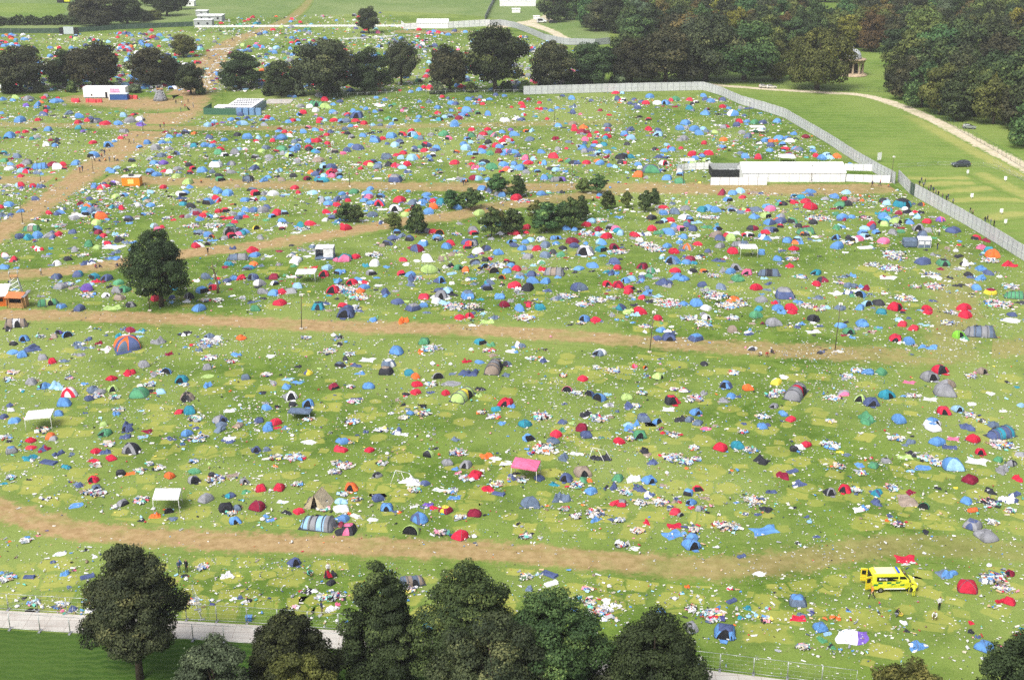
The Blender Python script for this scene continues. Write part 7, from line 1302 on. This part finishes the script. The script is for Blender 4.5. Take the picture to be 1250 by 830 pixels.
def temple():
    p = G(1039, 92); s = ppm(91); o = empty('domed_temple', p); tag(o, 'round stone temple with columns and a white dome beside the spreading tree', 'temple'); ST_ = surf('temple_stone', 'a8957c', .8, .18, .6); DM = surf('temple_dome', 'b4b8bc', .6, .1); r = 4.6
    MB().lathe([(r + 1.4, 0), (r + 1.4, .35), (r + .9, .35), (r + .9, .7), (r + .4, .7), (r + .4, .95)], 32).build('steps', ST_, o); MB().lathe([(1.9, .95), (1.9, 5.0)], 24).build('inner_wall', surf('temple_inner', '4a4036', .9), o)
    for k in range(10): a = 2*math.pi*(k + .3)/10; mb = MB(); mb.lathe([(.5, .95), (.5, 1.15), (.4, 1.2), (.34, 4.9), (.5, 5.0), (.5, 5.2)], 12, r*.92*math.cos(a), r*.92*math.sin(a)); mb.build('column', ST_, o)
    MB().lathe([(r + .3, 5.2), (r + .3, 5.9), (r + .7, 6.0), (r + .7, 6.3), (r - .4, 6.3)], 32).build('entablature', ST_, o); MB().lathe([(r*.72, 6.3), (r*.72, 6.9)] + [(r*.72*math.cos(t*math.pi/2/8) , 6.9 + 3.2*math.sin(t*math.pi/2/8)) for t in range(1, 8)] + [(.25, 10.1), (.2, 10.7)], 28).build('dome', DM, o)
temple()
def car(x, y, lpx, col, label, rz=0, name='parked_car', van=False):
    p = G(x, y); L = max(3.8, lpx / ppm(y)); s = L / 4.5; o = empty(name, p + Vector((0, .9, 0)), rz, (s, s, s)); tag(o, label, 'van' if van else 'car'); paint = surf('paint_' + col, col, .25, .05, .5, .3, .5)
    prof = [(-2.2, .35), (-2.25, .8), (-2.1, 1.0), (-1.9, 1.48), (.1, 1.5), (1.0, 1.02), (2.1, .85), (2.25, .6), (2.2, .35)] if not van else [(-2.25, .35), (-2.25, 2.1), (-2.15, 2.2), (1.0, 2.2), (1.7, 1.3), (2.25, 1.1), (2.25, .35)]
    mb = MB(); mb.prism([(a, -.88, z) for a, z in prof], (0, 1.76, 0)); 
    for v in mb.bm.verts:
        if v.co.z > 1.2: v.co.y *= .86
    mb.bevel(.06, 2); mb.build('body', paint, o)
    for sgn in (-1, 1):
        mb = MB(); y0 = .8; zz = 1.9 if van else 1.4; mb.prism([(-1.75, sgn*(y0 + .07), 1.04), (.85, sgn*(y0 + .07), 1.04), (.1, sgn*(y0 - .02), zz), (-1.7, sgn*(y0 - .02), zz)], (0, sgn*.015, 0)); mb.build('side_window', GLASS, o)
        MB().box(2.16, 2.27, sgn*.62 - .14, sgn*.62 + .14, .62, .8).build('headlight', LGT, o); MB().box(-2.29, -2.2, sgn*.7 - .1, sgn*.7 + .1, .7, .95).build('tail_light', REDL, o)
        for a in (-1.35, 1.4): wheel(o, a, sgn*.8, .33, .2)
    mb = MB(); mb.prism([(.14, -.68, zz + .08), (.14, .68, zz + .08), (1.0 if not van else 1.68, .72, 1.06 if not van else 1.34), (1.0 if not van else 1.68, -.72, 1.06 if not van else 1.34)], (.02, 0, .02)); mb.build('windscreen', GLASS, o)
    if not van: mb = MB(); mb.box(-1.5, -.1, -.62, -.56, 1.5, 1.6); mb.box(-1.5, -.1, .56, .62, 1.5, 1.6); mb.build('roof_rack', CHROME, o)
    return o
car(1174, 204.5, 22, '4a5058', 'dark grey estate car with roof rack on the green field', math.pi + .1)
car(661, 28.5, 12, 'dcdcdc', 'white van parked where the far gravel roads meet', .1, 'parked_van', True); car(675, 29, 10, '22242a', 'black car beside the white van in the distance', .1)
car(1184, 158, 16, '8f9492', 'pale grey car half hidden at the edge of the wood', -.4)
car(933, 108, 9, 'd0cdc4', 'pale car on the gravel path by the beeches', 0.05); car(942, 108.6, 9, 'dedad0', 'second pale car parked nose to tail on the gravel path', .05)
car(502, 36, 8, '3c4148', 'grey car in front of the far white tent', 0)
def cabin(name, x, y, wpx, h, d, mat, roofm, label, rz=0, cat='cabin'):
    p = G(x, y); W = wpx / ppm(y); o = empty(name, p, rz); tag(o, label, cat); MB().box(-W/2, W/2, 0, d, 0, h).build('wall', mat, o); MB().box(-W/2 - .2, W/2 + .2, -.2, d + .2, h, h + .25).build('roof', roofm, o)
    n = max(1, int(W / 3.5))
    for k in range(n): x0 = -W/2 + W*(k + .5)/n; MB().box(x0 - .5, x0 + .5, -.04, 0, .9, 1.9).build('window', GLASS, o)
    return o
cabin('site_cabin', 248, 32.5, 22, 3.0, 5, GREYF, WHITEP, 'grey site cabin with white flat roof at the far camp gate'); cabin('site_cabin', 256, 26, 30, 2.6, 8, GREYF, WHITEP, 'long white-roofed cabin behind the grey site cabin'); cabin('site_cabin', 246, 20, 14, 2.6, 5, GREYF, WHITEP, 'small white-roofed cabin behind the long one'); cabin('site_cabin', 232, 8, 10, 2.6, 5, WHITEP, WHITEP, 'white cabin alone beside the far leaning tree')
def long_tent(x, y, wpx, h, rise, d, label):
    p = G(x, y); W = wpx / ppm(y); o = empty('marquee', p); tag(o, label, 'marquee'); MB().box(-W/2, W/2, 0, d, 0, h).build('wall', WHITEP, o); mb = MB(); mb.prism([(-W/2 - .2, -.2, h), (-W/2 - .2, d/2, h + rise), (-W/2 - .2, d + .2, h)], (W + .4, 0, 0)); mb.build('roof', WHITEP, o)
long_tent(528, 35, 38, 2.6, 1.6, 9, 'long white tent with white walls far beyond the tree row'); solid_fence('white_barrier', 'white screen wall running on from the far long tent', [(547, 35), (575, 33.4), (598, 32)], 3.3, 3, WHITEP, STEELP, 'barrier'); solid_fence('white_barrier', 'white screen wall on the near side of the far long tent', [(490, 33), (494, 36.5), (509, 36)], 3.0, 3, WHITEP, STEELP, 'barrier')
long_tent(632, 8, 44, 3.2, 2.4, 14, 'bright white marquee where the far roads climb away'); long_tent(630, 16, 10, 2, .4, 3, 'small white tent in front of the bright far marquee'); long_tent(655, 24, 8, 1.6, .3, 2, 'low white tent beside the far white van'); long_tent(190, 1, 16, 4, 2, 10, 'white building behind the far trees')
def stage():
    p = G(84, 42.5); o = empty('screen_stage', p); tag(o, 'pale grey screen between black speaker stacks on the far edge', 'stage'); MB().box(-2.4, 2.4, 0, .5, .2, 3.6).build('screen', surf('screen_grey', 'b4bdbf', .5, .08), o)
    for s in (-1, 1): MB().box(s*3.5 - .9, s*3.5 + .9, 0, 1.5, 0, 3.2).build('speaker_stack', BLACKM, o)
    MB().box(-4.6, 4.6, .5, 3, 0, .2).build('platform', CHROME, o)
stage()
def digger():
    p = G(78, 4); o = empty('site_machine', p); tag(o, 'yellow machine beside a black box at the far field corner', 'machine'); MB().box(.2, 3.6, 0, 2, .6, 2.6).bevel(.2, 1).build('cab', YEL, o); MB().box(-4, -.2, 0, 2.2, 0, 3).build('hopper', BLACKM, o); MB().box(.2, 3.6, .1, 1.9, 0, .6).build('track', TYRE, o)
digger()
def field_sign(x, y, label, w_=.7, h=1.4):
    o = empty('field_sign', G(x, y), rng.uniform(-.3, .3)); tag(o, label, 'sign'); MB().tube([(0, 0, 0), (0, 0, h * .5)], .05, 5).build('post', FRAMEW, o); MB().box(-w_/2, w_/2, -.03, .03, h*.35, h).build('board', WHITEP, o)
for a in [(1181, 214, 'white marker board nearest the grey estate car'), (1186, 243, 'white marker board beside the queue of people'), (1222, 262, 'white marker board on the pale mown strip'), (1227, 222, 'small white marker board on the slanting mown verge'), (1227, 275, 'low white marker board near the steel fence')]: field_sign(*a)
o = empty('banner', G(1073, 198), .5); tag(o, 'white banner board standing behind the steel fence', 'banner'); MB().box(-.7, .7, -.04, .04, .6, 2.6).build('board', WHITEP, o); MB().tube([(-.6, .08, 0), (-.6, .08, 2.6)], .05, 5).build('post', FRAMEW, o); MB().tube([(.6, .08, 0), (.6, .08, 2.6)], .05, 5).build('post', FRAMEW, o)
o = empty('crate', G(304, 757)); tag(o, 'blue plastic crate standing beside the mesh fence', 'crate'); MB().box(-.33, .33, -.25, .25, .02, .5).bevel(.03, 1).build('box', surf('crate_blue', '3566a8', .5, .1), o); MB().box(-.37, .37, -.29, .29, .5, .57).bevel(.02, 1).build('rim', surf('crate_rim', '5f8cc4', .5), o)
o = empty('concrete_pad', G(338, 127)); tag(o, 'bare grey concrete slab below the tree row', 'slab'); MB().box(-4.5, 4.5, 0, 9, 0, .12).build('slab', m_conc, o)
# ------------------------------------------------------------------ people
SKIN = [surf('skin_light', 'c89a80', .6, .06), surf('skin_mid', '9a6c50', .6, .06)]; HAIRM = {k: surf('hair_' + k, h, .7, .1) for k, h in (('dark', '241c18'), ('brown', '4a3424'), ('fair', 'a98a56'))}
CL = {k: surf('cloth_' + k, h, .8, .1) for k, h in (('black', '1d1e22'), ('navy', '2a3350'), ('white', 'd4d4d6'), ('grey', '7c7f86'), ('red', 'a83038'), ('orange', 'd08036'), ('hivis', 'd6d83c'), ('blue', '44699e'), ('teal', '5fae9c'), ('denim', '44546e'), ('khaki', '7d7458'), ('pink', 'c88a98'))}
def body_mesh(pose):
    J = {'pelvis': (0, 0, .93), 'chest': (0, 0, 1.3), 'neck': (0, 0, 1.47), 'head': (0, -.02, 1.6), 'crown': (0, -.01, 1.69)}
    arms = {-1: [(-.19, 0, 1.4), (-.25, .02, 1.13), (-.27, -.06, .89), (-.27, -.09, .8)], 1: [(.19, 0, 1.4), (.25, .02, 1.13), (.27, -.06, .89), (.27, -.09, .8)]}
    legs = {-1: [(-.09, 0, .88), (-.1, -.02, .49), (-.1, .03, .09), (-.11, -.15, .04)], 1: [(.09, 0, .88), (.1, -.02, .49), (.1, .03, .09), (.11, -.15, .04)]}
    if pose == 'walk':
        legs[-1] = [(-.09, 0, .88), (-.1, -.22, .52), (-.1, -.28, .12), (-.11, -.45, .08)]; legs[1] = [(.09, 0, .88), (.1, .1, .5), (.1, .38, .2), (.11, .27, .05)]
        arms[-1][1:] = [(-.24, .16, 1.14), (-.25, .22, .92), (-.25, .2, .83)]; arms[1][1:] = [(.24, -.1, 1.14), (.25, -.28, .97), (.25, -.35, .91)]
    if pose == 'carry':
        for s in (-1, 1): arms[s][1:] = [(s*.25, -.06, 1.14), (s*.17, -.32, 1.05), (s*.12, -.4, 1.05)]
    if pose in ('sit', 'crouch'):
        d = -.72 if pose == 'sit' else -.52; lean = -.12 if pose == 'sit' else -.3; off = d
        J = {'pelvis': (0, 0, .93 + off), 'chest': (0, lean * .7, 1.27 + off), 'neck': (0, lean, 1.42 + off), 'head': (0, lean - .05, 1.55 + off), 'crown': (0, lean - .05, 1.64 + off)}
        for s in (-1, 1):
            legs[s] = [(s*.1, -.02, .9 + off), (s*.16, -.4, .52 if pose == 'sit' else .55), (s*.13, -.5 if pose == 'sit' else -.12, .09), (s*.14, -.68 if pose == 'sit' else -.3, .04)]
            arms[s] = [(s*.19, lean * .9, 1.37 + off), (s*.25, lean - .12, 1.12 + off), (s*.13, lean - .36, 1.0 + off), (s*.08, lean - .44, .99 + off)]
    if pose == 'bend':
        J = {'pelvis': (0, .08, .93), 'chest': (0, -.2, 1.18), 'neck': (0, -.36, 1.26), 'head': (0, -.48, 1.3), 'crown': (0, -.56, 1.33)}
        for s in (-1, 1): arms[s] = [(s*.19, -.3, 1.2), (s*.22, -.42, .96), (s*.18, -.62, .84), (s*.16, -.7, .8)]; legs[s][0] = (s*.09, .06, .88)
    V, Ed, Rd, SG = [], [], [], []
    def add(p, r): V.append(p); Rd.append(r); return len(V) - 1
    pe = add(J['pelvis'], (.15, .11)); ch = add(J['chest'], (.17, .12)); ne = add(J['neck'], (.055, .055)); he = add(J['head'], (.085, .1)); cr = add(J['crown'], (.06, .07)); Ed += [(pe, ch), (ch, ne), (ne, he), (he, cr)]
    SG += [(J['pelvis'], J['chest'], 1), (J['chest'], J['neck'], 1), (J['head'], J['crown'], 3), (J['neck'], J['head'], 0)]
    for s in (-1, 1):
        last = ch
        for p, r in zip(arms[s], (.062, .047, .032, .036)): k = add(p, (r, r if r != .036 else .018)); Ed.append((last, k)); last = k
        SG += [(arms[s][0], arms[s][1], 1), (arms[s][1], arms[s][2], 1 if pose != 'walk' else 0), (arms[s][2], arms[s][3], 0)]
        last = pe
        for p, r in zip(legs[s], (.095, .062, .042, .04)): k = add(p, (r, r)); Ed.append((last, k)); last = k
        SG += [(J['pelvis'], legs[s][0], 2), (legs[s][0], legs[s][1], 2), (legs[s][1], legs[s][2], 2), (legs[s][2], legs[s][3], 4)]
    me = bpy.data.meshes.new('tmp'); me.from_pydata(V, Ed, []); ob = bpy.data.objects.new('tmp', me); COL.objects.link(ob)
    sk = ob.modifiers.new('s', 'SKIN'); ob.modifiers.new('u', 'SUBSURF').levels = 1
    if not me.skin_vertices:
        bm = bmesh.new(); bm.from_mesh(me); bm.verts.layers.skin.verify(); bm.to_mesh(me); bm.free()
    for i, r in enumerate(Rd): me.skin_vertices[0].data[i].radius = r
    me.skin_vertices[0].data[0].use_root = True
    dg = bpy.context.evaluated_depsgraph_get(); dg.update(); out = bpy.data.meshes.new_from_object(ob.evaluated_get(dg)); bpy.data.objects.remove(ob)
    bm = bmesh.new(); bm.from_mesh(out); hd = Vector(J['head'])
    def seg(p, a, b): a, b = Vector(a), Vector(b); t = max(0, min(1, (p - a).dot(b - a) / max(1e-9, (b - a).length_squared))); return (p - a - (b - a) * t).length
    for f in bm.faces:
        c = f.calc_center_median(); k = min(SG, key=lambda g: seg(c, g[0], g[1]))[2]
        if k in (0, 3) and (c - hd).length < .2: k = 3 if (c.z > hd.z + .03 or c.y > hd.y + .03) else 0
        f.material_index = k; f.smooth = True
    def tube(pts, r0, r1, mi):
        n0 = len(bm.faces); mb_ = MB(); mb_.bm.free(); mb_.bm = bm; mb_.mi = mi; mb_.tube(pts, r0, 5, r1)
    for s in (-1, 1):
        w_, h_ = Vector(arms[s][2]), Vector(arms[s][3]); d = (h_ - w_).normalized(); side = d.cross(Vector((0, 1, .3))).normalized(); cl = d.cross(side).normalized() * (-.3)
        for k, L in enumerate((.062, .075, .08, .072)): b = h_ - d*.01 + side * (.02 * (k - 1.5)); tube([b, b + d * L * .55, b + (d + cl).normalized() * L], .009, .007, 0)
        b = w_.lerp(h_, .5) + side * -.03; tube([b, b - side*.02 + d*.03, b - side*.025 + d*.06], .01, .008, 0)
    fw = (Vector(J['crown']) - Vector(J['neck'])).normalized(); fr = Vector((0, -1, 0)); fr = (fr - fw * fr.dot(fw)).normalized()
    tube([hd + fr*.07 + fw*.02, hd + fr*.115 - fw*.015], .012, .016, 0)
    for s in (-1, 1): tube([hd + fr*.088 + fw*.02 + Vector((s*.033, 0, 0)), hd + fr*.1 + fw*.02 + Vector((s*.033, 0, 0))], .011, .009, 3); tube([hd + Vector((s*.075, 0, 0)) - fw*.02, hd + Vector((s*.1, .01, 0)) + fw*.02], .016, .02, 0)
    tube([hd + fr*.09 - fw*.045 + Vector((-.022, 0, 0)), hd + fr*.09 - fw*.045 + Vector((.022, 0, 0))], .007, .007, 4)
    bm.to_mesh(out); bm.free(); out.name = 'person'
    for m_ in (SKIN[0], CL['grey'], CL['navy'], HAIRM['dark'], CL['black']): out.materials.append(m_)
    return out
BODY = {k: body_mesh(k) for k in ('stand', 'walk', 'carry', 'sit', 'crouch', 'bend')}
def person(x, y, pose, top_, leg, hair, label, rz=0, group=None, sc=1.0):
    o = link('person', BODY[pose], None, [SKIN[rng.random() < .2], CL[top_], CL[leg], HAIRM[hair], CL['black']], G(x, y), rz, (sc, sc, sc)); tag(o, label, 'person', group); return o
person(1064, 730.5, 'walk', 'orange', 'black', 'dark', 'person in orange top and dark trousers at the open ambulance rear', -1.2)
person(1115, 728, 'bend', 'hivis', 'hivis', 'brown', 'person in yellow hi-vis leaning into the ambulance cab', 3.3)
person(1146, 744, 'stand', 'white', 'black', 'dark', 'person standing in white top and black trousers beside the ambulance', .5)
person(1142, 755, 'crouch', 'white', 'khaki', 'fair', 'person in white crouching in front of the one standing', -.7)
person(1092, 752, 'crouch', 'black', 'grey', 'dark', 'dark-haired person crouching beside a yellow bag', 1.2)
o = link('rucksack', BAGS[1], None, [FAB['y']], G(1100, 753) + Vector((0, .3, 0)), .4, (.42, .34, .4)); tag(o, 'yellow bag on the grass beside the crouching dark-haired person', 'bag')
person(219, 699, 'carry', 'denim', 'navy', 'dark', 'person with a blue load beside the tall spire-shaped tree', .6); o = link('rucksack', BAGS[0], None, [FAB['b']], G(219.5, 699) + Vector((0, .28, .9)), 0, (.3, .25, .65)); tag(o, 'blue rucksack on the back of the person by the spire-shaped tree', 'rucksack')
person(228, 698, 'stand', 'black', 'black', 'brown', 'person in black shorts and top near the person with the blue load', -.4)
person(376, 702, 'sit', 'teal', 'black', 'dark', 'person in a teal top sitting on the grass by the slate dome', 1.0)
person(401, 702, 'carry', 'white', 'black', 'brown', 'person in white carrying a black and red bundle', .2); o = link('crumpled_cloth', CLOTHS[1], None, [FAB['k'], FAB['r']], G(403, 703) + Vector((0, -.45, .25)), .3, (.75, .7, 1.6)); tag(o, 'black and red bundle held by the person in white', 'bundle')
person(393, 750, 'stand', 'navy', 'khaki', 'dark', 'person in navy standing behind the mesh fence by a white bag pile', 2.2)
for i, (x, y, ps, t, l, h, lab) in enumerate([(929, 434, 'sit', 'white', 'black', 'dark', 'person in white seated at the outer end of the trio on the middle path'), (936, 434.5, 'sit', 'red', 'khaki', 'brown', 'person in red seated in the middle of the trio on the middle path'), (941, 431, 'sit', 'navy', 'black', 'dark', 'person in navy kneeling behind the seated trio on the middle path')]): person(x, y, ps, t, l, h, lab, (i - 1) * .9)
mark('the seated trio', 935, 433)
person(50.5, 336.5, 'walk', 'white', 'black', 'dark', 'person walking alone on the curved path near the watch tower', 1.2)
for i, (x, y, ps, t, lab) in enumerate([(116.5, 327, 'sit', 'red', 'person in red sitting on the curved path edge'), (121, 327, 'sit', 'black', 'person in black sitting beside the person in red'), (144, 325.5, 'sit', 'navy', 'person in navy sitting beside the big round tree'), (149, 320, 'stand', 'white', 'person in white standing beside the big round tree'), (246, 223, 'sit', 'orange', 'person in orange sitting on the upper path'), (297, 222.5, 'stand', 'blue', 'person in blue in the group at the lamp post foot'), (302, 224, 'sit', 'grey', 'person in grey seated in the group at the lamp post foot'), (306, 222.5, 'stand', 'navy', 'person in navy in the group at the lamp post foot'), (309, 222, 'stand', 'black', 'person in black in the group at the lamp post foot'), (566, 227, 'walk', 'black', 'person in black walking on the upper path below a lamp post'), (569, 226, 'walk', 'orange', 'person in orange walking beside the one in black'), (1064.5, 228.5, 'walk', 'navy', 'person in navy walking below the marquee screen wall'), (1074, 227.5, 'walk', 'red', 'person in red walking below the marquee screen wall'), (1084, 228.5, 'sit', 'orange', 'person in orange sitting by the lamp mast'), (254, 311, 'walk', 'black', 'person in black walking behind the dead tree'), (1146, 288, 'stand', 'white', 'person in white near the white and slate frame tent'), (1144, 305, 'carry', 'black', 'person in black at the end of the frame tent'), (536, 210, 'sit', 'khaki', 'person in khaki sitting alone above the upper path'), (725, 246, 'sit', 'black', 'person in black sitting near the saplings')]):
    person(x, y, ps, t, rng.choice(('black', 'denim', 'navy')), rng.choice(('dark', 'brown', 'fair')), lab, rng.uniform(-2, 2))
for i, (x, y) in enumerate([(116, 197.5), (121, 197.5), (124.5, 194), (128, 190), (128, 197), (134, 198), (140, 197), (144.5, 197), (98, 211.5), (101, 209.5), (69, 220.5)]): person(x, y, ('stand', 'sit', 'walk')[i % 3], ('white', 'black', 'red', 'navy', 'orange', 'grey')[i % 6], ('black', 'denim')[i % 2], ('dark', 'fair', 'brown')[i % 3], 'one of the people resting along the diagonal dirt path', rng.uniform(-3, 3), 'people resting along the diagonal path')
for i, (x, y) in enumerate([(158, 176), (163.5, 175.5), (196, 158), (200.5, 155.5), (152, 171), (215, 128), (222, 129), (221, 137), (226, 133), (236, 132), (230, 127), (286, 51), (284, 50.5)]): person(x, y, ('walk', 'stand', 'walk', 'carry')[i % 4], ('black', 'white', 'navy', 'red', 'grey')[i % 5], ('black', 'denim')[i % 2], ('dark', 'brown')[i % 2], 'one of the people walking on the wide upper dirt path', rng.uniform(-3, 3), 'people walking on the upper dirt path')
k = 0
for x, y in [(1122, 228), (1124.5, 224), (1127, 230), (1129, 226), (1133, 235), (1136, 233), (1139, 236), (1142, 238.5), (1145, 241), (1150, 244), (1155, 246.5), (1157, 244), (1163, 250.5), (1184, 261.5), (1187, 264), (1202, 273), (1205, 271), (1209, 275), (1213, 277)]:
    person(x, y, ('stand', 'walk', 'carry')[k % 3], ('black', 'navy', 'grey', 'black', 'khaki')[k % 5], ('black', 'denim')[k % 2], ('dark', 'brown', 'fair')[k % 3], 'one of the dark-clothed people queuing behind the steel fence', rng.uniform(-3, 3), 'people queuing behind the steel fence'); k += 1
# ------------------------------------------------------------------ labels of the tents
for ph, x, y in [('the slate dome lamp post', 368, 401), ('the navy dome lamp post', 793, 430), ('the white bags lamp post', 1019, 430), ('the big round tree', 197, 374), ('the dead tree', 266, 358), ('the red domes lamp post', 573, 388), ('the tallest sapling', 600, 288), ('the wispy sapling', 765, 254), ('the paired upper saplings', 720, 235), ('the dense sapling clump', 685, 280), ('the spire-shaped tree', 171, 828), ('the lime tunnel tent', 564, 491), ('the red-striped tunnel tent', 975, 489), ('the large slate tunnel tent', 1200, 411), ('the purple dome tent', 104, 354), ('the lone dark roadside tree', 797, 860), ('the blue-banded tunnel tent', 387, 648), ('the large taupe tunnel tent', 602, 457), ('the blue crate', 304, 757), ('the queue of people', 1150, 244), ('the khaki dome', 712, 582), ('the slate-striped tunnel tent', 502, 716), ('the white-purple sheet', 1043, 784), ('the dirt path crossing', 68, 222), ('the lone path wanderer', 50, 336), ('the wide lilac tent', 682, 222), ('the top path lamp post', 452, 158), ('the steel fence corner', 640, 116), ('the big blue sheet', 936, 653), ('the grey dome trio', 1150, 465), ('the lime dome tent', 1172, 414), ('the paired low saplings', 428, 271), ('the purple tent lamp post', 175, 163), ('the grey heap lamp post', 559, 217)]: mark(ph, x, y)
def cname(k): return HEX[k][0]
ORD = ['', 'second', 'third', 'fourth', 'fifth', 'sixth', 'seventh', 'eighth', 'ninth', 'tenth', 'eleventh', 'twelfth', 'thirteenth', 'fourteenth', 'fifteenth']
KIND = {'d': 'dome tent', 'D': 'dome tent', 't': 'tunnel tent', 'p': 'pop-up tent', 'c': 'collapsed tent', 'q': 'crumpled cloth', 'f': 'flat sheet', 'a': 'air bed', 'w': 'white bag', 's': 'heaped white cloth'}
pos = {id(i): G(i.x, i.y) for i in its}
grp = {}
for i in its: grp.setdefault((KIND[i.k], i.c[0]), []).append(i)
used = set()
for (kind, c), mem in grp.items():
    best = {}
    P = np.array([pos[id(i)][:2] for i in mem])
    cand = []
    for li, (ph, lp) in enumerate(LM):
        od = np.argsort(np.hypot(P[:, 0] - lp.x, P[:, 1] - lp.y))
        for r_, j in enumerate(od[:15]): cand.append((r_, li, int(j)))
    cand.sort(); 
    for r_, li, j in cand:
        if j in best: continue
        best[j] = (r_, LM[li][0])
    noun = kind.split()[-1] if kind != 'heaped white cloth' else 'cloth'
    for j, i in enumerate(mem):
        if i.o is None: continue
        two = '' if len(i.c) < 2 or i.c[1] == i.c[0] else ' and ' + cname(i.c[1])
        state = {'D': 'open ', 'd': 'closed '}.get(i.k, ''); size = 'big ' if i.m > 3.6 and i.k not in 'ws' else ('small ' if i.m < 1.7 and i.k in 'dDp' else '')
        col = cname(c); kd = kind.replace('white ', '') if kind in ('white bag', 'heaped white cloth') else kind
        head = f'{size}{state}{col}{two} {kd}'
        if j in best:
            r_, ph = best[j]
            lab = f'{head}, the one nearest {ph}' if r_ == 0 else f'{head}, {ORD[r_]} {col} {noun} out from {ph}'
            if r_ == 0: lab = f'{head}, first {col} {noun} out from {ph}'
        else:
            q = min((o_ for o_ in its if o_ is not i), key=lambda o_: (pos[id(o_)] - pos[id(i)]).length); lab = f'{head} beside a {cname(q.c[0])} {KIND[q.k]}'
        ws = lab.split()
        if len(ws) > 16: lab = lab.replace(head, f'{col} {kd}', 1)
        i.o['label'] = lab; i.o['category'] = {'dome tent': 'dome tent', 'tunnel tent': 'tunnel tent', 'pop-up tent': 'pop-up tent', 'collapsed tent': 'collapsed tent', 'crumpled cloth': 'cloth', 'flat sheet': 'sheet', 'air bed': 'air bed', 'white bag': 'bag', 'heaped white cloth': 'cloth'}[kind]
